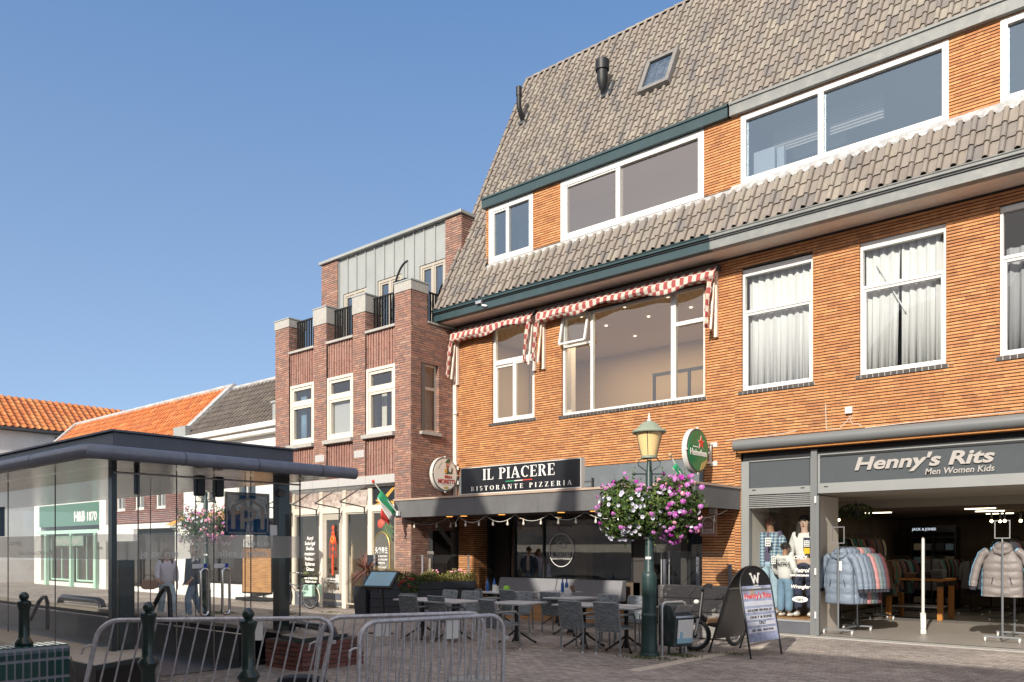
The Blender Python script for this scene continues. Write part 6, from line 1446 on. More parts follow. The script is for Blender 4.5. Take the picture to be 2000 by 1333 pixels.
LB = onZ(1268, 1281, 0); lp = lamp_post(LB, 'green street lamp with a yellow shade in front of the pizzeria'); lp.rotation_euler.z = 0
flower_basket(LB, 2.36, 'big pink and white flower basket on the lamp in front of the pizzeria')
LB2 = onZ(402, 1204, 0); again(lp, LB2, .6, 'green street lamp with a flower basket, seen through the glass pavilion')
flower_basket(LB2, 2.34, 'pink flower basket on the lamp seen through the pavilion glass', .92, 2600, 100, True)
# ------------------------------------------------------------------ terrace furniture
def make_chair():
    t = thing('terrace_chair', 'grey woven terrace chair', 'chair', (0, 0, 0), 'grey woven terrace chairs', local=True)
    def weave(o, u, v, n, nu, nv, name):
        b = MB(); o = Vector(o); u = Vector(u); v = Vector(v); n = Vector(n).normalized()
        b.obox(o + u / 2 + v / 2 - n * .010, u / 2, v / 2, n * .006)
        for k in range(nv):
            off = (k % 2); 
            for i in range(nu):
                h = .010 if (i + off) % 2 else .003
                p = o + u * (i / nu) + v * (k / nv) + n * h; du = u / nu * .97; dv = v / nv * .86
                mid = n * .004
                b.add([p, p + du / 2 + mid, p + du, p + du + dv, p + du / 2 + dv + mid, p + dv], [(0, 1, 4, 5), (1, 2, 3, 4)])
                b.add([p - n * (h + .020), p + du / 2 - mid - n * (h + .020), p + du - n * (h + .020), p + du + dv - n * (h + .020), p + du / 2 + dv - mid - n * (h + .020), p + dv - n * (h + .020)], [(5, 4, 1, 0), (4, 3, 2, 1)])
        return b.build(name, 'wicker', t)
    weave((-.215, -.20, .435), (.43, 0, 0), (0, .43, .012), (0, 0, 1), 9, 16, 'seat')
    weave((-.22, -.205, .37), (.44, 0, 0), (0, -.085, .46), (0, -1, -.18), 9, 24, 'backrest')
    for s in (-1, 1):
        b = MB(); b.tube([(s * .225, -.22, 0), (s * .225, -.20, .40), (s * .225, -.285, .835)], .016, 8); b.build('leg', 'chair_metal', t, smooth=True)
        b = MB(); b.tube([(s * .245, .24, 0), (s * .245, .225, .56), (s * .247, .18, .625), (s * .247, .12, .64)], .015, 8); b.build('leg', 'chair_metal', t, smooth=True)
        b = MB(); b.tube([(s * .247, .16, .640), (s * .247, -.05, .645), (s * .235, -.245, .640)], .019, 8); b.build('armrest', 'chair_metal', t, smooth=True)
        for y in (-.22, .24): b = MB(); b.lathe([(.018, 0), (.018, .025)], s * (.225 if y < 0 else .245), y, 8); b.build('foot_cap', 'foot_white', t)
    b = MB(); b.tube([(-.22, -.205, .415), (.22, -.205, .415)], .013, 6); b.tube([(-.245, .225, .42), (.245, .225, .42)], .013, 6); b.tube([(-.22, -.288, .84), (.22, -.288, .84)], .015, 6)
    for s in (-1, 1): b.tube([(s * .23, -.2, .415), (s * .245, .225, .42)], .013, 6)
    b.build('frame', 'chair_metal', t, smooth=True)
    return t
def backtop(px, py): return onZ(px, py, .835)
chairs = [(796, 1165, 0.05, 'grey woven chair with its back to the street, leftmost at the front table'),
          (851, 1166, -.06, 'grey woven chair right of the leftmost one, back to the street behind the barrier'),
          (950, 1173.5, -.22, 'grey woven chair behind the right end of the barriers, back to the street'),
          (1026, 1157, 2.95, 'grey woven chair facing the street across the middle table'),
          (1074, 1158, .12, 'tall-looking grey woven chair set apart, back to the street, left of the lamp group'),
          (1112, 1175.5, .0, 'grey woven chair left of the nearest one, back to the street beside the lamp table'),
          (1183, 1178.5, .05, 'nearest grey woven chair, back to the street just left of the lamp'),
          (1188, 1163, 3.1, 'grey woven chair facing the street behind the lamp table'),
          (1250, 1166, 3.25, 'grey woven chair facing the street, half hidden behind the lamp'),
          (880, 1154, 3.05, 'grey woven chair facing the street behind the front table, left one of its pair'),
          (920, 1156, 3.2, 'grey woven chair facing the street behind the front table, right one of its pair'),
          (934, 1152, -1.1, 'grey woven chair turned sideways at the small back table'),
          (990, 1154, -.1, 'grey woven chair with its back to the street at the bench table')]
proto = make_chair()
for i, (px, py, rz, lab) in enumerate(chairs):
    p = backtop(px, py); off = Vector((math.sin(rz) * .285 * -1 * -1, -math.cos(rz) * .285, 0))
    loc = (p.x - off.x, p.y - off.y, 0)
    if i == 0: proto.location = loc; proto.rotation_euler = (0, 0, rz); proto['label'] = lab
    else: again(proto, loc, rz, lab)
def make_table():
    t = thing('terrace_table', 'square grey terrace table', 'table', (0, 0, 0), 'square grey terrace tables', local=True)
    b = MB(); b.box(-.40, .40, -.40, .40, .725, .75); b.build('table_top', 'table_top', t, bevel=.008)
    b = MB(); b.box(-.403, .403, -.403, -.398, .722, .745); b.box(-.403, .403, .398, .403, .722, .745); b.box(-.403, -.398, -.398, .398, .722, .745); b.box(.398, .403, -.398, .398, .722, .745); b.build('edge_band', 'table_edge', t)
    b = MB(); b.lathe([(.04, .05), (.035, .2), (.035, .70), (.12, .72)], 0, 0, 12); b.build('column', 'black_metal', t, smooth=True)
    for k in range(4):
        a = k * math.pi / 2 + .78; d = Vector((math.cos(a), math.sin(a), 0)); b = MB(); b.tube([d * .02 + Vector((0, 0, .25)), d * .12 + Vector((0, 0, .17)), d * .28 + Vector((0, 0, .06)), d * .36 + Vector((0, 0, .02))], [.02, .018, .016, .022], 8); b.build('leg', 'black_metal', t, smooth=True)
    return t
tables = [((-11.62, 10.72), 0.0, 'left half of the pair of grey tables at the front of the terrace'), ((-10.78, 10.72), 0.0, 'right half of the pair of grey tables at the front of the terrace'),
          ((-9.62, 11.15), .12, 'grey table in the middle behind the end of the barriers'), ((-9.80, 13.0), .05, 'grey table beside the grey bench, with a small white candle holder'),
          ((-8.42, 11.55), .0, 'grey table left of the lamp, left one of the pair'), ((-7.55, 11.55), .0, 'grey table next to the lamp, right one of the pair'),
          ((-12.35, 13.7), .0, 'small grey table at the back left near the flower planter'), ((-11.35, 14.55), .0, 'grey table pushed against the bench, with blue bottles')]
tp_ = make_table()
for i, ((x, y), rz, lab) in enumerate(tables):
    if i == 0: tp_.location = (x, y, 0); tp_['label'] = lab
    else: again(tp_, (x, y, 0), rz, lab)
# bench along the window
bn = thing('terrace_bench', 'long dark grey padded bench under the restaurant window', 'bench', (-12.2, 15.6, 0))
b = MB(); b.box(-14.1, -10.35, 15.1, 15.62, .40, .50); b.build('seat', 'cushion_grey', bn, bevel=.03)
for x0, x1 in ((-14.1, -12.25), (-12.23, -10.35)):
    b = MB(); b.prism([(x0, 15.55, .50), (x0, 15.68, .98), (x0, 15.84, .98), (x0, 15.84, .50)], (x1 - x0, 0, 0)); b.build('backrest', 'cushion_grey', bn, bevel=.025)
b = MB(); b.box(-14.05, -10.4, 15.15, 15.8, 0, .395); b.build('base', 'wood_board', bn)
# things on the tables
def bottle(p, label):
    t = thing('water_bottle', label, 'bottle', p, 'blue water bottles on the terrace tables', local=True)
    b = MB(); b.lathe([(.035, 0), (.038, .01), (.038, .17), (.03, .20), (.014, .24), (.014, .27)], 0, 0, 12); b.build('glass_body', 'water_blue', t, smooth=True)
    b = MB(); b.lathe([(.016, .268), (.016, .29)], 0, 0, 10); b.build('cap', 'sticker_blue', t); return t
b0 = bottle((-12.62, 13.62, .751), 'blue water bottle on the small back table near the flower planter'); again(b0, (-12.53, 13.75, .751), 0, 'blue water bottle standing right of its twin on the small back table')
again(b0, (-11.12, 14.45, .751), 0, 'blue water bottle in front of the bench cushion'); again(b0, (-11.06, 14.52, .751), 0, 'second blue water bottle in front of the bench cushion, close beside the first')
t = thing('menu_holder', 'small white napkin holder beside the blue bottles on the back table', 'napkin holder', (-12.40, 13.65, .751), local=True); b = MB(); b.box(-.06, .06, -.04, .04, 0, .012); b.box(-.06, .06, -.035, -.02, .012, .15); b.box(-.06, .06, .02, .035, .012, .12); b.build('holder', 'sign_rim', t); b = MB(); b.box(-.05, .05, -.018, .018, .013, .13); b.build('napkins', 'paper', t)
t = thing('table_lamp', 'lime green round candle lamp on the back table', 'candle lamp', (-12.2, 13.8, .751), local=True); b = MB(); b.lathe([(.03, 0), (.07, .03), (.08, .07), (.06, .12), (.03, .13)], 0, 0, 14); b.build('shade', 'lime', t, smooth=True); b = MB(); b.lathe([(.04, -.001), (.04, .004)], 0, 0, 12); b.build('base', 'black_metal', t)
t = thing('candle_holder', 'white faceted candle holder on the table beside the bench', 'candle holder', (-9.95, 13.1, .751), local=True); b = MB(); b.lathe([(.05, 0), (.08, .06), (.075, .12), (.04, .18), (.036, .178), (.06, .1)], 0, 0, 8); b.build('holder', 'granite', t); b = MB(); b.lathe([(.03, .01), (.03, .09)], 0, 0, 8); b.build('candle', 'lamp_shade', t)
t = thing('menu_holder', 'brown menu block beside the blue bottles before the bench', 'menu block', (-10.98, 14.62, .751), local=True); b = MB(); b.box(-.06, .06, -.03, .03, 0, .03); b.box(-.05, .05, -.006, .006, .03, .14); b.build('block', 'cloth_brown', t)
p = onY(1072, 1128, W + .25); t = thing('window_ornament', 'dark carved ornament on a small lit stand in the restaurant window', 'ornament', p); b = MB(); b.lathe([(.03, p.z - .02), (.09, p.z + .02), (.07, p.z + .1), (.1, p.z + .16), (.05, p.z + .24), (.06, p.z + .3), (.01, p.z + .36)], p.x, p.y, 10); b.build('figure', 'navy_cloth', t, smooth=True); b = MB(); b.box(p.x - .09, p.x + .09, p.y - .05, p.y + .05, p.z - .18, p.z - .02); b.build('stand', 'room_tan', t)
# planters round the terrace
A_, B_ = Vector((-16.45, 13.35, 0)), Vector((-15.02, 15.72, 0)); L_ = (B_ - A_).length; ra_z = math.atan2(B_.y - A_.y, B_.x - A_.x)
pl = thing('flower_planter', 'long black planter box with yellow green bedding plants left of the terrace', 'planter', A_, local=True, rz=ra_z)
b = MB()
for i in range(4): b.box(0, L_, -.18, .18, .02 + i * .215, .225 + i * .215)
b.build('box', 'planter_black', pl, bevel=.006)
b = MB(); b.box(.05, L_ - .05, -.15, .15, .84, .872); b.build('soil', 'cloth_brown', pl)
b = MB()
for i in range(2600):
    x = rnd.uniform(1.35, L_); h = .17 + .10 * math.sin(x * 5) ** 2; p = Vector((x, rnd.gauss(0, .13), .86 + rnd.random() * h * (1.25 if rnd.random() < .2 else 1))); leaf_into(b, p, rdir() + Vector((0, 0, .6)), rnd.uniform(.015, .034))
tag(b.build('yellow_foliage', 'leaf_yellow', pl), kind='stuff')
b = MB()
for i in range(1900):
    x = rnd.uniform(.1, 1.6); h = .20 + .12 * math.sin(x * 4 + 1) ** 2; p = Vector((x, rnd.gauss(-.03, .14), .80 + rnd.random() * h)); leaf_into(b, p, rdir() + Vector((0, 0, .6)), rnd.uniform(.018, .036))
tag(b.build('green_foliage', 'leaf', pl), kind='stuff')
b = MB()
for i in range(160):
    p = Vector((rnd.uniform(.0, .9), rnd.gauss(.05, .08), .86)); q = p + Vector((rnd.gauss(0, .08), rnd.gauss(0, .05), rnd.uniform(.2, .42))); b.bar(p, q, .006)
tag(b.build('dry_grass', 'wheat', pl), kind='stuff')
for i in range(10): x = rnd.uniform(1.6, L_ - .2); flower_at('cluster', Vector((x, -.10, 1.08 + rnd.random() * .08)), Vector((0, -.5, 1)), pl, .8, 'petal_rose')
gs = thing('glass_screen', 'low glass screen on grey posts above the left terrace planter', 'glass screen', A_, local=True, rz=ra_z)
for x in (.15, 1.4, 2.65): b = MB(); b.box(x - .02, x + .02, .20, .23, 0, 1.55); b.build('post', 'steel', gs)
for x0, x1 in ((.18, 1.37), (1.43, 2.62)): MB().quad((x0, .215, .88), (x1, .215, .88), (x1, .215, 1.55), (x0, .215, 1.55)).build('pane', 'glass_thin', gs)
pr = thing('wooden_planter', 'weathered grey board planter right of the restaurant door', 'planter', (-7.9, 14.2, 0))
b = MB()
for i in range(4): b.box(-8.42, -6.95, 14.0, 14.36, .03 + i * .245, .265 + i * .245)
b.build('box', 'planter_wood', pr, bevel=.006); b = MB(); b.box(-8.4, -6.97, 14.02, 14.34, .93, .97); b.build('soil', 'cloth_brown', pr)
gs = thing('glass_screen', 'glass wind screen between dark posts on the right board planter', 'glass screen', (-7.8, 14.2, 1.0))
for x, h in ((-8.38, 1.5), (-7.65, 1.55), (-6.99, 1.42)): b = MB(); b.box(x - .03, x + .03, 14.16, 14.20, 0.98, h); b.build('post', 'kiosk_navy', gs)
for x0, x1 in ((-8.34, -7.69), (-7.61, -7.03)): MB().quad((x0, 14.18, 1.0), (x1, 14.18, 1.0), (x1, 14.18, 1.66), (x0, 14.18, 1.66)).build('pane', 'glass', gs)
p = onZ(702, 1203, 0); p = Vector((p.x, p.y + .25, 0))
ct = thing('cordyline_pot', 'tall black pot with a spiky dark red palm at the terrace corner', 'potted plant', p, local=True)
b = MB(); b.loft([[(sx * r, sy * r, z) for sx, sy in ((-1, -1), (1, -1), (1, 1), (-1, 1))] for r, z in ((.22, 0), (.27, .75), (.23, .75), (.22, .68))]); b.build('pot', 'planter_black', ct, bevel=.01)
b = MB(); hc = Vector((.10, -.10, 1.14)); b.tube([(0, 0, .68), (.05, 0, .85), hc], .03, 7); b.build('trunk', 'cloth_brown', ct, smooth=True)
for i in range(98):
    d = rdir(); d.z = abs(d.z) * 1.1 - .30; d.normalize(); L = rnd.uniform(.48, .72); b = MB(); side = d.cross(Vector((0, 0, 1))).normalized() * rnd.uniform(.024, .038); P = []
    for k in range(6):
        s = k / 5; q = hc + d * L * s + Vector((0, 0, -.32 * L * s * s * (1.5 - d.z))); wd = side * (1 - s) ** .6 * (1.1 if k else .6); P += [q - wd, q + wd]
    b.add(P, [(2 * k, 2 * k + 1, 2 * k + 3, 2 * k + 2) for k in range(5)]); b.build('leaf', 'leaf_maroon', ct)
b = MB(); b.box(-.55, .0, .3, .36, 0, 1.55); tb_ = b.build('privacy_panel', 'planter_black', None); tb_.location = p; tag(tb_, 'tall black panel standing behind the spiky dark red palm', 'panel')
p = onZ(742, 1238, 0); ms = thing('menu_stand', 'black menu stand with a tilted glazed menu case', 'menu stand', p, local=True, rz=.0)
b = MB(); b.box(-.22, .22, -.16, .16, 0, .02); b.build('base', 'black_paint', ms)
b = MB(); b.tube([(0, .05, .02), (.0, .10, .5), (.02, .05, .98)], .022, 8); b.build('pole', 'black_paint', ms, smooth=True)
b = MB(); u = Vector((.33, .10, 0)); v = Vector((-.05, .16, .16)); n_ = u.cross(v).normalized(); c = Vector((.03, .0, 1.08)); b.obox(c, u, v, n_ * .03); b.build('case', 'black_paint', ms, bevel=.008)
b = MB(); b.obox(c + n_ * .032, u * .86, v * .82, n_ * .002); pg_ = b.build('menu_page', 'paper_blue', ms)
b = MB()
for i in range(7): q = c + n_ * .036 + v * (.6 - i * .2); b.obox(q, u * rnd.uniform(.4, .7), v * .015, n_ * .0008)
b.build('print', 'letter_grey', pg_)
p = onZ(797, 1202, 0); fp = thing('flower_pot', 'round grey woven pot with red and white flowers behind the menu stand', 'flower pot', p, local=True)
b = MB(); b.lathe([(.18, 0), (.26, .3), (.28, .58), (.24, .58), (.22, .5)], 0, 0, 20); b.build('pot', 'wicker', fp, smooth=True)
b = MB()
for i in range(900): d = rdir(); leaf_into(b, Vector((d.x * .30, d.y * .28, .70 + d.z * .24)), d + rdir() * .6, rnd.uniform(.018, .034))
tag(b.build('foliage', 'leaf', fp), kind='stuff')
for i in range(16): d = rdir(); d.y = -abs(d.y); flower_at('cluster', Vector((d.x * .24 + .06, d.y * .3, .82 + d.z * .14)), d + Vector((0, -.4, .3)), fp, 1.1, 'petal_red')
for i in range(14): d = rdir(); d.y = -abs(d.y); flower_at('petunia', Vector((d.x * .16 - .14, d.y * .3, .66 + d.z * .12)), d + Vector((.3, -.6, .3)), fp, .9)
# ------------------------------------------------------------------ litter bin, electric bike, pavement board
p = onZ(1318, 1278, 0); bi = thing('litter_bin', 'dark green litter bin in a bent steel hoop beside the lamp', 'litter bin', p, local=True, rz=1.25)
b = MB(); prof = [(-.17, .14), (.20, .14), (.245, .60), (.13, .80), (-.17, .80)]
b.prism([(-.20, -y * 1 , z) for y, z in prof], (.40, 0, 0)); b.build('body', 'bin_green', bi, bevel=.02)
b = MB(); b.obox((0, -.19, .705), (.13, 0, 0), (0, -.040, .07), (0, .003, .002)); b.build('opening', 'letter_black', bi)
b = MB(); b.obox((0, -.193, .697), (.175, 0, 0), (0, -.062, .108), (0, .002, .001)); b.obox((0, -.236, .615), (.18, 0, 0), (0, .004, -.001), (0, .004, .02)); b.build('flap_frame', 'steel', bi)
b = MB(); b.obox((.02, -.226, .385), (.16, 0, 0), (0, -.0178, .19), (0, .002, 0)); no = b.build('notice', 'paper', bi); b = MB(); b.obox((.02, -.214, .235), (.16, 0, 0), (0, -.004, .04), (0, .003, 0)); b.obox((-.06, -.2235, .33), (.03, 0, 0), (0, -.004, .05), (0, .003, 0)); b.build('notice_print', 'paper_blue', no)
b = MB(); b.tube([(-.25, .02, 0), (-.25, .02, .76), (-.23, .02, .82), (-.17, .02, .84), (.17, .02, .84), (.23, .02, .82), (.25, .02, .76), (.25, .02, 0)], .024, 10); b.build('hoop', 'steel', bi, smooth=True)
for s in (-.12, .12): b = MB(); b.tube([(s, .0, 0), (s, .0, .15)], .02, 6); b.build('foot', 'bin_green', bi)
def wheel(t, c, r, ax, tyre=.03, spokes=20, disc=False):
    ax = Vector(ax).normalized(); u = ax.cross(Vector((0, 0, 1))).normalized(); v = u.cross(ax)
    pt = lambda a, q, o=0: Vector(c) + (u * math.cos(a) + v * math.sin(a)) * q + ax * o
    b = MB(); b.tube([pt(2 * math.pi * i / 28, r - tyre) for i in range(28)], tyre, 8, closed=True); w_ = b.build('wheel', 'tyre', t, smooth=True)
    b = MB(); b.tube([pt(2 * math.pi * i / 28, r - 2 * tyre) for i in range(28)], .013, 6, closed=True); b.build('rim', 'alu', w_, smooth=True)
    b = MB()
    for i in range(spokes): a = 2 * math.pi * i / spokes; b.tube([pt(a, .03, .02 * (-1) ** i), pt(a + .2, r - 2 * tyre)], .0022, 4)
    b.build('spokes', 'steel', w_); b = MB(); b.tube([pt(0, 0, -.045), pt(0, 0, .045)], .045 if disc else .028, 12); b.build('hub', 'black_metal' if disc else 'steel', w_)
    if disc:
        b = MB()
        for i in range(16):
            a0, a1 = 2 * math.pi * i / 16, 2 * math.pi * (i + 1) / 16; b.quad(pt(a0, .085, .05), pt(a1, .085, .05), pt(a1, .062, .05), pt(a0, .062, .05))
            if i % 3 == 0: b.quad(pt(a0, .062, .05), pt(a0 + .2, .062, .05), pt(a0 + .5, .03, .05), pt(a0 + .3, .03, .05))
        b.build('brake_disc', 'steel', w_)
    return w_
p = onZ(1362, 1273, 0); eb = thing('electric_bike', 'black folding electric bike parked behind the pavement board', 'bicycle', p, local=True, rz=math.radians(-6))
R_ = .27; fw_, rw_ = (0, 0, R_), (0, 1.12, R_)
fwl = wheel(eb, fw_, R_, (1, 0, 0), .036, 16, True); wheel(eb, rw_, R_, (1, 0, 0), .036, 16, True)
b = MB(); b.tube([(0, .10, .60), (0, .30, .46), (0, .62, .40), (0, .86, .44)], [.035, .05, .055, .04], 10); b.tube([(0, .66, .40), (0, .72, .30), (0, 1.12, R_)], .02, 8); b.tube([(0, .70, .42), (0, .80, .82)], .02, 8); b.tube([(0, .06, .52), (0, .16, 1.02), (0, .17, 1.06)], [.028, .024, .022], 8); b.build('frame', 'black_paint', eb, smooth=True)
b = MB()
for s in (-1, 1): b.tube([(s * .055, 0, R_), (s * .05, .05, .50), (s * .02, .06, .55)], [.02, .026, .02], 8)
b.build('fork', 'steel', eb, smooth=True)
b = MB(); b.tube([(-.30, .26, 1.09), (-.18, .18, 1.10), (0, .16, 1.08), (.18, .18, 1.10), (.30, .26, 1.09)], .014, 8); hb = b.build('handlebar', 'black_metal', eb, smooth=True)
for s in (-1, 1): b = MB(); b.tube([(s * .20, .195, 1.10), (s * .32, .275, 1.088)], .02, 8); b.tube([(s * .17, .15, 1.09), (s * .27, .20, 1.06)], .007, 5); b.build('grip', 'tyre', hb, smooth=True)
b = MB(); b.box(-.05, .05, .09, .15, 1.02, 1.08); b.build('display', 'black_metal', eb, bevel=.01); b = MB(); b.ball((0, .03, .82), .04, .05, .04); b.build('headlamp', 'sign_rim', eb, smooth=True)
b = MB(); b.prism([(-.07, .62, .84), (.07, .62, .84), (.10, .9, .87), (-.10, .9, .87)], (0, 0, .06)); b.build('saddle', 'tyre', eb, bevel=.02)
b = MB(); b.box(-.05, .05, .22, .60, .44, .53); b.build('battery', 'cloth_brown', eb, bevel=.02)
for cy, a0 in ((0, 20), (1.12, 20)): b = MB(); b.tube([(0, cy + (R_ + .03) * math.cos(math.radians(a0 + 14 * i)), R_ + (R_ + .03) * math.sin(math.radians(a0 + 14 * i))) for i in range(10)], .018, 6); b.build('mudguard', 'black_paint', eb, smooth=True)
b = MB(); P = [(.02, .03, 1.06), (.05, -.06, .92), (.04, -.05, .70), (.02, .05, .58)]; b.tube(P, .006, 5); b.tube([(-.03, .03, 1.06), (-.08, -.10, .90), (-.06, -.05, .66), (-.02, .05, .55)], .006, 5); b.build('cable', 'black_metal', eb, smooth=True)
def steer(o, a=-1.0, y=.10): o.rotation_euler.z = a; o.location = (math.sin(a) * y, y - math.cos(a) * y, 0)
for o_ in eb.children:
    if o_ is fwl or o_.name.split('.')[0] in ('fork', 'handlebar', 'display', 'headlamp', 'cable'): steer(o_)
# pavement board
fa, fb_ = onZ(1467, 1288, 0), onZ(1527, 1278, 0); ra_, rb_ = onZ(1385, 1275, 0), onZ(1440, 1267, 0)
rb_ = ra_ + (fb_ - fa)
pb = thing('pavement_board', 'black arched pavement board with a poster of clothing brands beside the bike', 'pavement board', (fa + ra_) / 2)
top = Vector(((fa.x + ra_.x) / 2 + .12, (fa.y + ra_.y) / 2 - .02, 1.42)); d = (fb_ - fa); wd = d.length; d.normalize()
def board(a, sgn, poster):
    up = (top + Vector((.02 * sgn, 0, 0)) - a); up.z = 1.42; L = up.length; up.normalize(); n_ = d.cross(up).normalized()
    if n_.x * sgn < 0: n_ = -n_
    at = lambda s, v, o=0: a + d * (wd * s) + up * v + n_ * o
    r = wd / 2; hs = L - r * .80
    arc = [at(.5 - .5 * math.cos(math.pi * i / 16), hs + r * .80 * math.sin(math.pi * i / 16)) for i in range(17)]
    b = MB(); b.tube([at(0, 0)] + [at(0, .3)] + arc + [at(1, .3), at(1, 0)], .016, 8); fr = b.build('frame', 'black_paint', pb, smooth=True)
    b = MB(); b.prism([p_ - n_ * .006 for p_ in arc], n_ * .008); hd = b.build('header', 'sign_black', pb)
    b = MB(); b.obox(at(.5, (hs + .18) / 2 + .06), d * wd * .48, up * (hs - .18) / 2 * .98, n_ * .006); pn_ = b.build('panel', 'poster_blue' if poster else 'board_grey', pb)
    b = MB(); b.obox(at(.5, hs - .01), d * wd * .49, up * .014, n_ * .010); b.build('clip_rail', 'alu', pb)
    if poster:
        def tx(s_, size, u_, v_, m, w_=None, bold=.002): return text(s_, size, at(u_, v_, .010), d, up, m, 'poster_lettering', pn_, ex=.0008, bold=bold, width=w_)
        b = MB(); rows = [(.30, .06), (.42, .05), (.53, .06), (.66, .055), (.78, .06), (.90, .05)]
        for v_, h_ in rows: b.obox(at(.5, .16 + v_ * (hs - .2), .0075), d * wd * .45, up * h_ * .62, n_ * .0008)
        b.build('poster_band', 'poster_white', pn_)
        b = MB(); b.obox(at(.34, .16 + .985 * (hs - .2), .0072), d * .055, up * .045, n_ * .0008); b.build('poster_block', 'poster_orange', pn_)
        tx("Henny's Rits", .12, .5, .16 + .875 * (hs - .2), 'letter_pink', wd * .86, .004); tx('rits', .05, .34, .16 + .965 * (hs - .2), 'letter_cream')
        tx('JACK & JONES  VERO MODA  JDY', .05, .5, .16 + .64 * (hs - .2), 'letter_black', wd * .8); tx('ONLY & SONS', .055, .5, .16 + .515 * (hs - .2), 'letter_black', wd * .7); tx('ONLY', .075, .52, .16 + .405 * (hs - .2), 'letter_black'); tx('Q/S   RED   MUSTANG', .05, .5, .16 + .285 * (hs - .2), 'navy_cloth', wd * .7)
        b = MB(); c_ = hs + r * .36
        for q0, q1 in (((-.11, .085), (-.055, -.075)), ((-.055, -.075), (0, .055)), ((0, .055), (.055, -.075)), ((.055, -.075), (.11, .085))): b.bar(at(.5 + q0[0] / wd, c_ + q0[1], .008), at(.5 + q1[0] / wd, c_ + q1[1], .0085 + .0002 * (q0[0] > -.06)), .034, .003, up=n_)
        for q in (-.12, .12): b.obox(at(.5 + q / wd, c_ + .078, .009), d * .03, up * .016, n_ * .001)
        b.build('emblem', 'letter_white', hd)
        text('CENTRUM', .035, at(.5, c_ - .125, .006), d, up, 'letter_white', 'lettering', hd, ex=.0008); text('WASSENAAR', .045, at(.5, c_ - .175, .006), d, up, 'letter_white', 'lettering', hd, ex=.0008, bold=.001)
    return fr
board(fa, 1, True); board(ra_, -1, False)
# bicycle by the salon, menu board on its trolley
p = onZ(606, 1190, 0); bk = thing('city_bicycle', 'grey city bicycle leaning against the salon front', 'bicycle', p, local=True, rz=math.radians(97))
wheel(bk, (0, 0, .34), .34, (1, 0, 0), .02, 26); wheel(bk, (0, 1.08, .34), .34, (1, 0, 0), .02, 26)
b = MB(); b.tube([(0, 0, .34), (0, .42, .30), (0, .30, .86)], .016, 7); b.tube([(0, .42, .30), (0, .88, .74), (0, .84, .95)], .016, 7); b.tube([(0, .34, .62), (0, .88, .70)], .016, 7); b.tube([(0, 0, .34), (0, .33, .66)], .012, 6); b.tube([(0, 1.08, .34), (0, .9, .70)], .016, 7); b.build('frame', 'steel', bk, smooth=True)
b = MB(); b.tube([(-.28, .66, 1.0), (-.2, .82, 1.02), (0, .86, 1.0), (.2, .82, 1.02), (.28, .66, 1.0)], .012, 7); b.build('handlebar', 'steel', bk, smooth=True)
b = MB(); b.prism([(-.05, .42, .88), (.05, .42, .88), (.11, .16, .90), (-.11, .16, .90)], (0, 0, .05)); b.build('saddle', 'tyre', bk, bevel=.02)
b = MB(); b.box(-.14, .14, -.25, .12, .72, .74)
for s in (-1, 1): b.bar((s * .12, -.1, .72), (s * .06, 0, .36), .012)
b.build('carrier', 'black_metal', bk); b = MB(); b.box(-.20, -.05, -.28, .10, .36, .70); b.box(.05, .20, -.28, .10, .36, .70); b.build('pannier', 'mint', bk, bevel=.03)
b = MB(); b.tube([(0, .38 * math.cos(math.radians(200 - 13 * i)), .34 + .38 * math.sin(math.radians(200 - 13 * i))) for i in range(12)], .016, 6); b.build('mudguard', 'cream_paint', bk, smooth=True)
p = onZ(503, 1174, 0); wb = thing('menu_board', 'tall wooden menu board on a dark wheeled base beside the salon', 'menu board', p, local=True, rz=.25)
b = MB(); b.box(-.62, .62, -.04, .0, .28, 1.72); b.build('board', 'wood_board', wb, bevel=.01)
b = MB(); frame(b, -.66, .66, .24, 1.76, -.02, .04, .04); b.build('frame', 'black_metal', wb)
b = MB(); b.box(-.68, .68, -.30, .30, .03, .12); b.box(-.3, -.25, -.02, .02, .12, .28); b.box(.25, .3, -.02, .02, .12, .28); b.build('base', 'black_paint', wb)
b = MB()
for i in range(15): b.box(-.5, -.5 + rnd.uniform(.3, .6), -.043, -.041, .45 + i * .07, .462 + i * .07)
for i in range(9): b.box(.5 - rnd.uniform(.1, .25), .5, -.043, -.041, .45 + i * .08, .462 + i * .08)
b.box(-.4, .4, -.043, -.041, 1.55, 1.6); b.build('print', 'cloth_brown', wb)
text('MENU', .12, (0, -.043, 1.60), XF, ZU, 'cloth_brown', 'lettering', wb, ex=.001)
# ------------------------------------------------------------------ people and shop-window figures
def skin_mesh(name, V, Ed, Rd, mats, parent, levels=2):
    me = bpy.data.meshes.new(name); me.from_pydata([tuple(v) for v in V], Ed, []); o = bpy.data.objects.new(name, me); COL.objects.link(o)
    o.modifiers.new('skin', 'SKIN')
    for i, r in enumerate(Rd): me.skin_vertices[0].data[i].radius = (r, r) if not isinstance(r, tuple) else r
    me.skin_vertices[0].data[0].use_root = True
    s = o.modifiers.new('sub', 'SUBSURF'); s.levels = levels; s.render_levels = levels
    bpy.context.view_layer.update(); m2 = bpy.data.meshes.new_from_object(o.evaluated_get(_dg())); bpy.data.objects.remove(o); bpy.data.meshes.remove(me)
    m2.name = name; m2.materials.clear(); m2.materials.append(MATS[mats]); m2.polygons.foreach_set('use_smooth', [True] * len(m2.polygons))
    q = bpy.data.objects.new(name, m2); COL.objects.link(q); return put(q, parent)
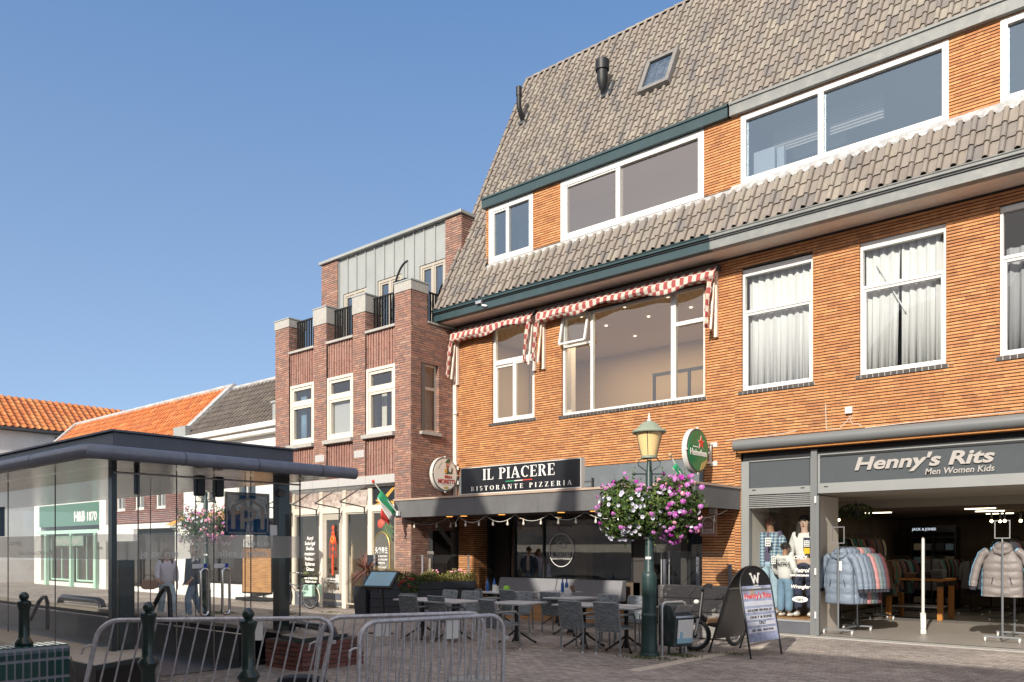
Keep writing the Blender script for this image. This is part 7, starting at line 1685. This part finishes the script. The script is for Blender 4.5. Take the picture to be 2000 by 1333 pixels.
def figure(name, label, cat, loc, rz, H, skin, top, legs, hair, shoe, pose, long_hair=False, jacket=None, child=False):
    """local frame: figure faces -Y, feet at z = 0"""
    t = thing(name, label, cat, loc, local=True, rz=rz); k = H / 1.75
    J = dict(pel=(0, 0, .95), wai=(0, .0, 1.08), che=(0, .01, 1.30), nek=(0, .015, 1.46), hd0=(0, -.005, 1.56), hd1=(0, -.01, 1.635), hd2=(0, .0, 1.70), hd3=(0, .0, 1.735),
             shL=(.17, .01, 1.42), shR=(-.17, .01, 1.42), elL=(.24, .02, 1.14), elR=(-.24, .02, 1.14), wrL=(.27, -.06, .90), wrR=(-.27, -.06, .90),
             hiL=(.09, 0, .90), hiR=(-.09, 0, .90), knL=(.105, -.02, .50), knR=(-.105, -.02, .50), anL=(.11, .02, .09), anR=(-.11, .02, .09), toL=(.13, -.15, .035), toR=(-.13, -.15, .035))
    J.update(pose); P = {a: Vector(v) * k for a, v in J.items()}
    names = ['pel', 'wai', 'che', 'nek', 'hd0', 'hd1', 'hd2', 'hd3', 'shL', 'elL', 'wrL', 'shR', 'elR', 'wrR', 'hiL', 'knL', 'anL', 'toL', 'hiR', 'knR', 'anR', 'toR']
    rad = dict(pel=.12, wai=.105, che=.12, nek=.052, hd0=.066, hd1=.084, hd2=.070, hd3=.035, shL=.055, shR=.055, elL=.040, elR=.040, wrL=.026, wrR=.026, hiL=.085, hiR=.085, knL=.055, knR=.055, anL=.036, anR=.036, toL=.03, toR=.03)
    E_ = [('pel', 'wai'), ('wai', 'che'), ('che', 'nek'), ('nek', 'hd0'), ('hd0', 'hd1'), ('hd1', 'hd2'), ('hd2', 'hd3'), ('che', 'shL'), ('shL', 'elL'), ('elL', 'wrL'), ('che', 'shR'), ('shR', 'elR'), ('elR', 'wrR'), ('pel', 'hiL'), ('hiL', 'knL'), ('knL', 'anL'), ('anL', 'toL'), ('pel', 'hiR'), ('hiR', 'knR'), ('knR', 'anR'), ('anR', 'toR')]
    V = [P[n] for n in names]; R = [rad[n] * k for n in names]; idx = {n: i for i, n in enumerate(names)}; Ed = [(idx[a], idx[b_]) for a, b_ in E_]
    for s in 'LR':                                 # palm and five fingers
        w_ = P['wr' + s]; d = (w_ - P['el' + s]).normalized(); sd = Vector((1 if s == 'L' else -1, 0, 0)); fwd = Vector((0, -1, 0))
        palm = w_ + d * .07 * k; V.append(palm); R.append((.034 * k, .022 * k)); ip = len(V) - 1; Ed.append((idx['wr' + s], ip))
        for j, (o_, L) in enumerate(((-.030, .062), (-.010, .075), (.011, .072), (.031, .055))):
            a = palm + fwd * -o_ * k * -1 + d * .03 * k; m_ = a + d * L * .55 * k; e = m_ + d * L * .4 * k - sd * .012 * k
            V += [a, m_, e]; R += [.0095 * k, .0085 * k, .007 * k]; n0 = len(V) - 3; Ed += [(ip, n0), (n0, n0 + 1), (n0 + 1, n0 + 2)]
        a = w_ + d * .035 * k + fwd * .03 * k; e = a + d * .035 * k + fwd * .022 * k; V += [a, e]; R += [.012 * k, .009 * k]; Ed += [(idx['wr' + s], len(V) - 2), (len(V) - 2, len(V) - 1)]
    body = skin_mesh('body', V, Ed, R, skin, t, 2)
    hc = P['hd1']; f = Vector((0, -1, 0)); b = MB(); b.add([hc + Vector((-.016, -.078, -.02)) * k, hc + Vector((.016, -.078, -.02)) * k, hc + Vector((0, -.108, -.018)) * k, hc + Vector((0, -.082, .03)) * k, hc + Vector((0, -.08, -.028)) * k], [(0, 2, 3), (2, 1, 3), (0, 4, 2), (4, 1, 2)]); b.build('nose', skin, body)
    b = MB()
    for s in (-1, 1): b.ball(hc + Vector((s * .031, -.079, .022)) * k, .011 * k, .006 * k, .007 * k, 8, 5)
    b.build('eyes', 'letter_black', body); b = MB(); b.ball(hc + Vector((0, -.080, -.055)) * k, .022 * k, .006 * k, .007 * k, 8, 5); b.build('mouth', 'letter_red', body)
    b = MB()
    for s in (-1, 1): b.ball(hc + Vector((s * .086, .0, .0)) * k, .012 * k, .022 * k, .032 * k, 8, 5)
    b.build('ears', skin, body, smooth=True)
    if hair:
        b = MB(); vs = []; n = 16
        c = hc + Vector((0, .012, .035)) * k
        for i in range(9):
            th = math.pi * i / 8 * .62
            for j in range(n):
                a = 2 * math.pi * j / n; frontal = max(0, -math.sin(a)); r = .098 * k * (1 + .08 * math.sin(a * 5 + i))
                if frontal > .3 and i > 4: r *= .80
                vs.append(c + Vector((r * math.sin(th) * math.cos(a), r * 1.05 * math.sin(th) * math.sin(a), r * 1.02 * math.cos(th) - (.0 if frontal < .3 else -.02 * k * (i > 5)))))
        fs = [(i * n + j, (i + 1) * n + j, (i + 1) * n + (j + 1) % n, i * n + (j + 1) % n) for i in range(8) for j in range(n)]
        b.add(vs, fs)
        if long_hair:
            for s in (-1, 1): b.tube([hc + Vector((s * .07, .03, .03)) * k, hc + Vector((s * .10, .02, -.08)) * k, hc + Vector((s * .11, -.02, -.22)) * k, hc + Vector((s * .10, -.05, -.36)) * k], [.05 * k, .05 * k, .045 * k, .02 * k], 8)
            b.tube([hc + Vector((0, .08, .0)) * k, hc + Vector((0, .10, -.15)) * k, hc + Vector((0, .10, -.30)) * k], [.08 * k, .09 * k, .05 * k], 8)
        if child:
            for i in range(160): d = rdir(); d.z = abs(d.z) * .9 - .1; q = c + d * .098 * k; b.bar(q, q + (d + rdir() * .6) * .03 * k, .010 * k)
        b.build('hair', hair, t, smooth=True)
    bg_ = 1.22 if child else 1.0
    def cloth(nm, ns, es, rr, m, ends=()):
        rr = {q: (tuple(x * bg_ for x in v) if isinstance(v, tuple) else v * bg_) for q, v in rr.items()}
        ix = {n: i for i, n in enumerate(ns)}; VV = []
        for n in ns: VV.append(P[n] if n in P else Vector(ends[n]) * k)
        return skin_mesh(nm, VV, [(ix[a], ix[c_]) for a, c_ in es], [rr[n] * k if not isinstance(rr[n], tuple) else (rr[n][0] * k, rr[n][1] * k) for n in ns], m, t, 2)
    lp = lambda a, c_, u: tuple((Vector(J[a]).lerp(Vector(J[c_]), u)))
    hem = J.get('hem', (0, 0, .86))
    cloth('top', ['che', 'wai', 'hem', 'nk', 'shL', 'elL', 'cuL', 'shR', 'elR', 'cuR'], [('che', 'wai'), ('wai', 'hem'), ('che', 'nk'), ('che', 'shL'), ('shL', 'elL'), ('elL', 'cuL'), ('che', 'shR'), ('shR', 'elR'), ('elR', 'cuR')],
          dict(che=(.165, .135), wai=(.155, .125), hem=(.165, .13), nk=.075, shL=.082, shR=.082, elL=.066, elR=.066, cuL=.046, cuR=.046), top,
          dict(hem=hem, nk=lp('che', 'nek', .78), cuL=lp('elL', 'wrL', .9), cuR=lp('elR', 'wrR', .9)))
    if jacket:
        for s in 'LR':
            sx = 1 if s == 'L' else -1
            b = MB(); rings = []
            for u in range(9):
                z = 1.45 - u * .075; c_ = Vector((sx * (.10 + .012 * u * .5), -.012, z)); rings.append([(c_ + Vector((sx * (.085 + .008 * u * .4) * math.cos(a), (.150 + .004 * u) * math.sin(a), 0))) * k for a in [2 * math.pi * j / 12 for j in range(12)]])
            b.loft(rings); b.build('jacket_front', jacket, t, smooth=True)
            skin_mesh('jacket_sleeve', [P['sh' + s], P['el' + s], Vector(lp('el' + s, 'wr' + s, .85)) * k], [(0, 1), (1, 2)], [.098 * k, .08 * k, .058 * k], jacket, t, 2)
    cloth('trousers', ['pel', 'wt', 'hiL', 'knL', 'beL', 'hiR', 'knR', 'beR'], [('pel', 'wt'), ('pel', 'hiL'), ('hiL', 'knL'), ('knL', 'beL'), ('pel', 'hiR'), ('hiR', 'knR'), ('knR', 'beR')],
          dict(pel=(.15, .13), wt=(.14, .12), hiL=.105, hiR=.105, knL=.085, knR=.085, beL=.08, beR=.08), legs, dict(wt=lp('pel', 'wai', .5), beL=lp('knL', 'anL', .97), beR=lp('knR', 'anR', .97)))
    for s in 'LR':
        b = MB(); a = P['an' + s]; o_ = P['to' + s]; d = (o_ - a); d.z = 0; d = d.normalized() if d.length > .01 else Vector((0, -1, 0)); zb = min(a.z - .085 * k, o_.z - .03 * k)
        b.ball(a + d * .07 * k + Vector((0, 0, zb - a.z + .045 * k)), .052 * k, .14 * k, .045 * k, 12, 8); b.build('shoe', shoe, t, smooth=True)
    return t
# two walkers seen through the pavilion
p = onZ(326, 1214, 0); w1_ = figure('person', 'person in a lilac shirt and pale jeans carrying a tan bag, behind the pavilion glass', 'person', p, 1.35, 1.70, 'skin', 'shirt_lilac', 'denim_light', 'hair_brown', 'shirt_white',
    dict(knL=(.10, -.16, .52), anL=(.10, -.10, .10), toL=(.10, -.27, .06), knR=(-.10, .06, .50), anR=(-.10, .24, .14), toR=(-.10, .10, .04), elL=(.24, .10, 1.15), wrL=(.24, .02, .92), elR=(-.25, -.06, 1.16), wrR=(-.24, -.22, 1.02)), True)
bag = thing('shoulder_bag', 'tan bag hanging from the arm of the person in the lilac shirt', 'bag', (p.x - .35, p.y - .25, .75), local=True, rz=1.35)
b = MB(); b.loft([[(.16 * w_ * math.cos(a), .07 * math.sin(a), z) for a in [2 * math.pi * j / 14 for j in range(14)]] for w_, z in ((.6, 0), (1.1, .03), (1.2, .12), (1.0, .22))]); b.build('body', 'skin', bag, smooth=True); b = MB(); b.tube([(-.13, 0, .2), (-.08, 0, .34), (.08, 0, .34), (.13, 0, .2)], .012, 6); b.build('strap', 'cloth_brown', bag, smooth=True)
p = onZ(378, 1211, 0); figure('person', 'person in a denim jacket over a white shirt and dark jeans, behind the pavilion doors', 'person', p, -.35, 1.78, 'skin', 'shirt_white', 'denim', 'hair_dark', 'tyre',
    dict(knL=(.13, -.14, .52), anL=(.16, -.12, .10), toL=(.18, -.28, .06), knR=(-.11, .06, .50), anR=(-.10, .22, .12), toR=(-.10, .08, .035), elL=(.28, .08, 1.15), wrL=(.26, -.08, .96), elR=(-.28, .04, 1.15), wrR=(-.28, -.10, .94)), False, 'denim_dark')
# shop-window figures
def plaid():
    m, t_, b_ = _new('plaid'); N = t_.nodes; L = t_.links; b_.inputs['Roughness'].default_value = .9; tc = N.new('ShaderNodeTexCoord'); cur = None
    for ax, sc in ((0, 34), (2, 30)):
        w_ = N.new('ShaderNodeTexWave'); w_.bands_direction = 'X' if ax == 0 else 'Z'; w_.inputs['Scale'].default_value = sc / 6.28 * 1.0; w_.inputs['Distortion'].default_value = .6; L.new(tc.outputs['Object'], w_.inputs[0])
        r_ = N.new('ShaderNodeValToRGB'); r_.color_ramp.elements[0].color = (.04, .06, .12, 1); r_.color_ramp.elements[1].color = (.52, .62, .66, 1); r_.color_ramp.elements.new(.5).color = (.16, .28, .38, 1); L.new(w_.outputs[0], r_.inputs[0])
        if cur is None: cur = r_.outputs[0]
        else: mx = N.new('ShaderNodeMix'); mx.data_type = 'RGBA'; mx.inputs[0].default_value = .5; L.new(cur, mx.inputs[6]); L.new(r_.outputs[0], mx.inputs[7]); cur = mx.outputs[2]
    L.new(cur, b_.inputs['Base Color'])
plaid()
yb_ = W + .42
m1 = figure('mannequin', 'adult mannequin in a blue plaid overshirt and pale jeans in the shop window', 'mannequin', (PX(1503, yb_ + .25), yb_ + .30, .312), -.12, 2.10, 'mannequin', 'purple_cloth', 'denim_light', None, 'shirt_white',
       dict(elL=(.27, .02, 1.12), elR=(-.27, .02, 1.12), wrL=(.27, -.03, .86), wrR=(-.27, -.03, .86)), False, 'plaid')
m2 = figure('mannequin', 'child mannequin seen from behind in a white sweatshirt and blue jeans', 'mannequin', (PX(1531, yb_ - .12), yb_ - .05, .312), 2.95, 1.50, 'mannequin', 'shirt_white', 'denim', 'hair_dark', 'shirt_white',
       dict(elL=(.28, .06, 1.16), elR=(-.28, .06, 1.16), wrL=(.24, -.10, .98), wrR=(-.24, -.10, .98), knL=(.11, -.01, .5), knR=(-.11, -.01, .5), hem=(0, 0, .83)), child=True)
text('NEW YORK', .05, (0, .165, 1.165), (-1, 0, 0), ZU, 'letter_black', 'print', m2, ex=.0006); text('ATHLETICS', .085, (0, .170, 1.06), (-1, 0, 0), ZU, 'letter_black', 'print', m2, ex=.0006, bold=.003)
m3 = figure('mannequin', 'woman mannequin with long dark hair, white and navy top and navy trousers', 'mannequin', (PX(1571, yb_ + .1), yb_ + .12, .312), .1, 2.06, 'mannequin_pale', 'shirt_white', 'navy_cloth', 'hair_dark', 'shirt_white',
       dict(elL=(.24, .06, 1.14), elR=(-.25, .06, 1.12), wrL=(.25, -.02, .92), wrR=(-.22, -.06, .94), hem=(0, 0, 1.0)), True)
b = MB(); b.box(.02, .17, -.165, -.150, 1.35, 1.62); b.build('top_panel', 'navy_cloth', m3)
for (px, py, Y, w_, h_, lab) in ((1500, 1059, yb_ - .1, .06, .09, 'white sheet of price tags pinned on the plaid shirt'), (1511, 1094, yb_ - .28, .045, .085, 'white sheet of price tags on the child sweatshirt sleeve'), (1576, 1062, yb_ - .12, .055, .065, 'white price tag sheet above the yellow one on the white top')):
    c = onY(px, py, Y); t = thing('price_sheet', lab, 'price tag', c); b = MB(); b.box(c.x - w_, c.x + w_, Y - .004, Y, c.z - h_, c.z + h_); b.build('sheet', 'sticker_white', t); b = MB()
    for i in range(3):
        for j in (0, 1): b.box(c.x - w_ * .6 + j * w_ * .8, c.x - w_ * .1 + j * w_ * .8, Y - .006, Y - .0045, c.z - h_ * .7 + i * h_ * .55, c.z - h_ * .45 + i * h_ * .55)
    b.build('print', 'letter_black', t)
c = onY(1576, 1076, yb_ - .12); b = MB(); b.box(c.x - .06, c.x + .06, c.y - .004, c.y, c.z - .06, c.z + .055); o_ = b.build('price_sheet', 'yellow'); tag(o_, 'yellow price sheet on the white and navy top', 'price tag')

# ------------------------------------------------------------------ clothes rails with jackets
def jacket(m, label, group=None, hood=True, L=.92, Wd=.50, quilt=7, chevron=False, tagm=None):
    """hangs from z = 0 downwards, front faces -Y"""
    t = thing('winter_jacket', label, 'jacket', (0, 0, 0), group, local=True)
    n = 28; lev = 46; rings = []
    for i in range(lev + 1):
        u = i / lev; z = -.10 - u * L; hw = Wd / 2 * (.62 + .38 * min(1, u * 4)) * (1 + .06 * u); hd = .075 + .035 * min(1, u * 3)
        ring = []
        for j in range(n):
            a = 2 * math.pi * j / n; x = hw * math.copysign(abs(math.cos(a)) ** .75, math.cos(a)); y = hd * math.copysign(abs(math.sin(a)) ** .8, math.sin(a))
            ph = u * quilt + (.35 * abs(x) / hw if chevron else 0); q = abs(math.sin(math.pi * ph)) ** .5
            s = 1 + .0 * q; y = y * (.86 + .22 * q) + .004 * math.sin(x * 60 + i); x = x * (.975 + .03 * q)
            if abs(x) < .012 and y < 0: y *= .86
            ring.append((x, y, z + .012 * math.cos(a) ** 2 * (1 - u) * -3))
        rings.append(ring)
    b = MB(); b.loft(rings); b.build('body', m, t, smooth=True, auto=70)
    for s in (-1, 1):
        P = [Vector((s * Wd * .36, 0, -.13)), Vector((s * Wd * .52, 0, -.20)), Vector((s * Wd * .66, -.01, -.42)), Vector((s * Wd * .74, -.015, -.66)), Vector((s * Wd * .76, -.02, -.80))]
        pts = []; rr = []
        for i in range(4):
            for k_ in range(7): u = k_ / 7; pts.append(P[i].lerp(P[i + 1], u)); rr.append((.075 - .012 * (i + u) / 4) * (.88 + .16 * abs(math.sin(math.pi * (i + u) * 1.6)) ** .5))
        b = MB(); b.tube(pts, rr, 12); sl2 = b.build('sleeve', m, t, smooth=True, auto=80)
        b = MB(); b.tube([P[4] + Vector((0, 0, .02)), P[4] + Vector((s * .004, 0, -.045))], .05, 10); b.build('cuff', 'cloth_dark', sl2)
    if hood:
        b = MB(); b.ball((0, .03, -.06), .15, .10, .10, 14, 8); b.tube([(-.13, -.03, -.09), (-.10, -.085, -.14), (0, -.10, -.17), (.10, -.085, -.14), (.13, -.03, -.09)], .045, 9); b.build('hood', m, t, smooth=True)
    b = MB(); b.box(-.007, .007, -.118, -.10, -.98, -.2); b.build('zip', 'cloth_dark', t)
    for s in (-1, 1): b = MB(); b.bar((s * .13, -.112, -.60), (s * .16, -.112, -.74), .012, .012); b.build('pocket', 'cloth_dark', t)
    b = MB(); b.tube([(-.2, 0, -.14), (0, 0, -.04), (.2, 0, -.14)], .008, 5); b.tube([(0, 0, -.04), (0, 0, .0), (.02, 0, .025), (0, 0, .045), (-.015, 0, .03)], .004, 5); b.build('hanger', 'black_metal', t)
    if tagm: b = MB(); b.box(.03, .10, -.125, -.121, -.42, -.24); b.build('price_tag', tagm, t)
    return t
mat('puffer_slate', (.11, .135, .17), .55, var=.08, scale=5)
def rehue(o, m):
    for ch in o.children_recursive:
        if ch.type == 'MESH' and ch.name.split('.')[0] in ('body', 'sleeve', 'hood'): ch.data = ch.data.copy(); ch.data.materials[0] = MATS[m]
def rack(name, label, x, y, L, zr, rz=0.0, frame_sign=True, m='steel'):
    """rail runs along local +Y"""
    t = thing(name, label, 'clothes rail', (x, y, .02), local=True, rz=rz, group='clothes rails in the shop')
    b = MB()
    for yy in (0, L): b.tube([(0, yy, .10), (0, yy, zr)], .018, 4); b.bar((-.30, yy, .10), (.30, yy, .10), .03, .03); b.bar((-.22, yy, .10), (0, yy, .02 + .0), .015) if False else None
    b.bar((0, 0, .10), (0, L, .10), .03, .03); b.bar((0, 0, zr), (0, L, zr), .028, .028); b.build('frame', 'chair_metal' if m == 'steel' else m, t)
    for sx in (-.27, .27):
        for yy in (0, L): b = MB(); b.tube([(sx - .012, yy, .035), (sx + .012, yy, .035)], .034, 12); b.box(sx - .018, sx + .018, yy - .012, yy + .012, .05, .09); b.build('castor', 'foot_white', t)
    if frame_sign:
        b = MB(); b.bar((0, 0, zr), (0, 0, zr + .07), .02); frame(b, -.125, .125, zr + .07, zr + .40, -.010, .010, .016); b.build('sign_frame', 'alu', t)
    return t
rx, ry = PX(1637, 16.35), 16.35
rack('clothes_rail', 'wheeled clothes rail with quilted blue jackets at the left of the shop entrance', rx, ry, 1.1, 1.72)
J1 = jacket('puffer_blue', 'slate blue quilted jacket at the front of the left rail', 'jackets on the left entrance rail', quilt=5, tagm='sticker_white', L=.98, Wd=.56); J1.location = (rx - .02, ry + .16, 1.70); J1.rotation_euler = (0, 0, -.12)
for i, (m, dx, lab) in enumerate((('puffer_blue', .05, 'second slate blue quilted jacket on the left rail, behind the front one'), ('puffer_blue', .09, 'third slate blue quilted jacket on the left rail'), ('puffer_slate', .12, 'darker slate jacket on the left rail before the pink one'), ('puffer_pink', .17, 'salmon pink coat on the left rail'), ('puffer_green', .21, 'grey green jacket on the left rail behind the pink one'), ('puffer_slate', .24, 'dark slate coat near the back of the left rail'), ('cloth_maroon', .28, 'maroon jacket at the back of the left rail'))):
    c = again(J1, (rx + dx, ry + .25 + i * .10, 1.70), -.10 - .02 * i, lab); rehue(c, m)
rx2, ry2 = PX(1958, 16.9), 16.9
rack('clothes_rail', 'wheeled clothes rail with a taupe down jacket at the right of the shop entrance', rx2, ry2, 1.1, 1.80)
J2 = jacket('puffer_taupe', 'taupe down jacket with a hood at the front of the right rail', 'jackets on the right entrance rail', quilt=6, chevron=True, L=.86, Wd=.62); J2.location = (rx2 - .02, ry2 + .14, 1.80)
for i, (m, lab) in enumerate((('cloth_sky', 'sky blue jacket behind the taupe one on the right rail'), ('cloth_dark', 'dark jacket behind the sky blue one on the right rail'), ('cloth_maroon', 'maroon jacket at the back of the right rail'))):
    c = again(J2, (rx2 + (-.07 if i == 0 else .05), ry2 + .28 + i * .12, 1.80), (-.06, .1, .1)[i], lab); rehue(c, m)
# security gate
g0 = onZ(1803, 1238, .02); sg_ = thing('security_gate', 'white security gate standing in the shop entrance', 'security gate', g0, local=True, rz=.3)
b = MB(); b.box(-.055, .055, -.16, .16, 0, .10); b.prism([(-.05, -.15, .10), (-.05, .15, .10), (-.05, .06, .42), (-.05, -.06, .42)], (.10, 0, 0)); b.build('base', 'sign_rim', sg_, bevel=.02)
b = MB(); b.tube([(0, -.07, .38), (0, -.07, 1.80), (0, -.05, 1.86), (0, .0, 1.885), (0, .05, 1.86), (0, .07, 1.80), (0, .07, .38)], .028, 10); b.build('loop', 'sign_rim', sg_, smooth=True)
# display table with folded clothes
tb0 = Vector((PX(1797, 21.6), 21.6, .02)); dt = thing('display_table', 'orange wooden display table with folded clothes inside the shop', 'table', tb0, local=True, rz=-.05)
b = MB(); b.box(-.68, .68, -.5, .5, .93, .98); b.build('table_top', 'wood_orange', dt, bevel=.006)
for sx in (-.58, .58):
    for sy in (-.42, .42): b = MB(); b.box(sx - .055, sx + .055, sy - .055, sy + .055, 0, .93); lg = b.build('leg', 'wood_orange', dt, bevel=.006); b = MB(); b.box(sx - .06, sx + .06, sy - .062, sy + .06, .80, .90); b.build('bracket', 'black_metal', lg)
b = MB(); b.box(-.52, .52, -.36, .36, .28, .31); b.build('lower_shelf', 'steel', dt)
for i, (x, y, m, n_, lab) in enumerate(((-.45, -.25, 'cloth_teal', 4, 'pile of folded dark green jumpers on the display table'), (-.12, -.22, 'cloth_brown', 3, 'pile of folded brown jumpers on the display table'), (.18, -.2, 'cloth_dark', 4, 'pile of folded dark jumpers on the display table'), (.48, -.2, 'cloth_grey', 5, 'pile of folded grey jumpers at the right of the display table'), (.3, .2, 'cloth_maroon', 4, 'pile of folded maroon jumpers at the back of the display table'))):
    b = MB()
    for k_ in range(n_): b.box(x - .13 + rnd.uniform(-.01, .01), x + .13 + rnd.uniform(-.01, .01), y - .16 + rnd.uniform(-.01, .01), y + .16, .982 + k_ * .042, 1.020 + k_ * .042)
    o_ = b.build('folded_clothes', m, None, bevel=.014); o_.location = tb0; o_.rotation_euler = (0, 0, -.05); tag(o_, lab, 'folded clothes', 'piles of folded clothes')
# rails further in
def garment(m):
    b = MB(); n = 14; rings = []
    for u, w_, d_ in ((0, .06, .03), (.05, .19, .035), (.2, .21, .045), (.6, .20, .05), (1.0, .23, .045)):
        rings.append([(w_ * math.cos(2 * math.pi * j / n), d_ * math.sin(2 * math.pi * j / n) * (1 + .2 * math.sin(j * 2.5)), -.05 - u * .8) for j in range(n)])
    b.loft(rings); b.tube([(0, 0, -.05), (0, 0, .03)], .004, 4)
    for s in (-1, 1): b.tube([(s * .17, 0, -.1), (s * .24, 0, -.3), (s * .25, 0, -.6)], [.05, .045, .03], 8)
    return b.build('hanging_garment', m, None, smooth=True)
gm = {m: garment(m) for m in ('cloth_maroon', 'cloth_brown', 'cloth_dark', 'cloth_grey', 'cloth_black', 'cloth_cream', 'cloth_teal')}
used = set()
def hang(x, y, z, rz, m, lab, grp):
    o = gm[m]
    if m in used: o = o.copy(); COL.objects.link(o)
    used.add(m); o.location = (x, y, z); o.rotation_euler = (0, 0, rz); o.scale = (1, 1, rnd.uniform(.85, 1.1)); tag(o, lab, 'garment', grp)
mm = ['cloth_maroon', 'cloth_brown', 'cloth_maroon', 'cloth_dark', 'cloth_grey', 'cloth_black', 'cloth_cream', 'cloth_brown', 'cloth_teal']
nm_ = dict(cloth_maroon='maroon', cloth_brown='brown', cloth_dark='dark navy', cloth_grey='charcoal', cloth_black='black', cloth_cream='cream', cloth_teal='dark green')
for x, y, L, z, where in ((-6.5, 18.6, 2.4, 1.55, 'rail just inside the shop on the left'), (-7.3, 19.2, 4.5, 2.05, 'upper rail along the left shop wall'), (-4.9, 23.2, 2.4, 1.45, 'rail behind the display table'), (-6.25, 20.6, 2.2, 1.5, 'second rail behind the left jackets'), (-4.4, 24.2, 2.4, 2.0, 'high rail under the spotlights'), (-2.7, 21.0, 2.4, 1.9, 'high rail behind the taupe jacket'), (-3.9, 21.6, 2.4, 1.5, 'rail right of the display table'), (-5.9, 23.6, 2.6, 1.5, 'rail deep behind the left jackets'), (-3.3, 24.6, 2.6, 1.9, 'high rail at the back of the shop'), (-1.9, 19.5, 2.6, 1.55, 'rail at the right side of the shop')):
    rack('clothes_rail', 'clothes rail carrying the garments of the ' + where, x, y, L, z, 0, False, 'black_metal')
    n = int(L / .13)
    for i in range(n): m = mm[rnd.randrange(len(mm))]; hang(x + rnd.uniform(-.03, .03), y + .08 + i * .13, z - .01, rnd.uniform(-.2, .2), m, nm_[m] + ' garment hanging on the ' + where, 'garments on the ' + where)
SX = PX(1822, 25.6); sh = thing('shelf_unit', 'tall dark shelf unit with a small white name header deep in the shop', 'shelf unit', (SX, 25.6, .02), local=True)
b = MB(); b.box(-.6, -.56, 0, .5, 0, 2.3); b.box(.56, .6, 0, .5, 0, 2.3); b.box(-.02, .02, 0, .5, 0, 2.1); b.box(-.56, .56, .46, .5, 0, 2.3)
for i in range(6): b.box(-.56, .56, .01, .46, .1 + i * .38, .13 + i * .38)
b.build('carcass', 'black_metal', sh); b = MB(); b.box(-.6, .6, -.04, .0, 2.16, 2.36); hd_ = b.build('header', 'sign_black', sh); text('JACK & JONES', .10, (-.22, -.045, 2.22), XF, ZU, 'sign_glow', 'lettering', hd_, ex=.002, bold=.002)
for i in range(5):
    for j in range(4): b = MB(); x = -.53 + j * .27 + (.03 if j > 1 else 0); b.box(x, x + .22, .06, .4, .132 + i * .38, .132 + i * .38 + rnd.uniform(.1, .24)); o_ = b.build('folded_clothes', rnd.choice(('cloth_cream', 'cloth_grey', 'cloth_brown', 'cloth_dark', 'denim')), None, bevel=.015); o_.location = (SX, 25.6, .02); tag(o_, 'folded clothes on the dark shelf unit deep in the shop', 'folded clothes', 'folded clothes on the shelf unit')
pp = thing('hanging_plant', 'dark trailing plant hanging from the ceiling above the left clothes rail', 'plant', (-6.05, 18.2, 2.45), local=True)
b = MB(); b.lathe([(.08, -.05), (.14, .08), (.12, .08)], 0, 0, 12); b.tube([(0, 0, .05), (0, 0, .34)], .005, 4); b.build('pot', 'black_metal', pp)
b = MB()
for i in range(420): d = rdir(); leaf_into(b, Vector((d.x * .34, d.y * .30, .06 + d.z * .16)), d + rdir(), rnd.uniform(.02, .06), .3)
tag(b.build('foliage', 'leaf', pp), kind='stuff')
# plants and small things in the salon window
for (px, py, lab) in ((640, 1110, 'leafy green plant behind the salon door'), (600, 1125, 'leafy green plant low in the left salon window')):
    c = onY(px, py, fy + .5); t = thing('house_plant', lab, 'plant', (c.x, fy + .5, 0), local=True); b = MB(); b.lathe([(.13, 0), (.17, .35), (.14, .35)], 0, 0, 14); b.build('pot', 'white_paint', t, smooth=True); b = MB()
    for i in range(46):
        d = rdir(); d.z = abs(d.z); q = Vector((0, 0, .4)) + Vector((d.x * .38, d.y * .3, d.z * (c.z - .1))); leaf_into(b, q, d + rdir() * .5, rnd.uniform(.07, .13), .45)
    tag(b.build('foliage', 'leaf', t), kind='stuff')
c = onY(744, 1040, fy + .12); t = thing('house_plant', 'long-leaved green plant hanging in the right salon window', 'plant', (c.x + .1, fy + .16, 2.3), local=True); b = MB()
for i in range(9):
    a = -.2 - i * .22; L = rnd.uniform(.5, .8); d = Vector((math.cos(a) * .8, -.05, math.sin(a))); s_ = d.cross(Vector((0, 1, 0))).normalized() * .07; b.add([(0, 0, .1), tuple(Vector((0, 0, .1)) + d * L * .5 + s_), tuple(Vector((0, 0, .1)) + d * L), tuple(Vector((0, 0, .1)) + d * L * .5 - s_)], [(0, 1, 2, 3)])
tag(b.build('foliage', 'leaf', t), kind='stuff'); b = MB(); b.ball((-.25, .1, .1), .16, .08, .14); b.build('blossom', 'knot_red', t, smooth=True)
b = MB(); b.box(-19.95, -19.4, fy + .35, fy + .40, .55, .95); o_ = b.build('picture_stand', 'paper', None); tag(o_, 'white framed card standing behind the glass of the salon door', 'card')
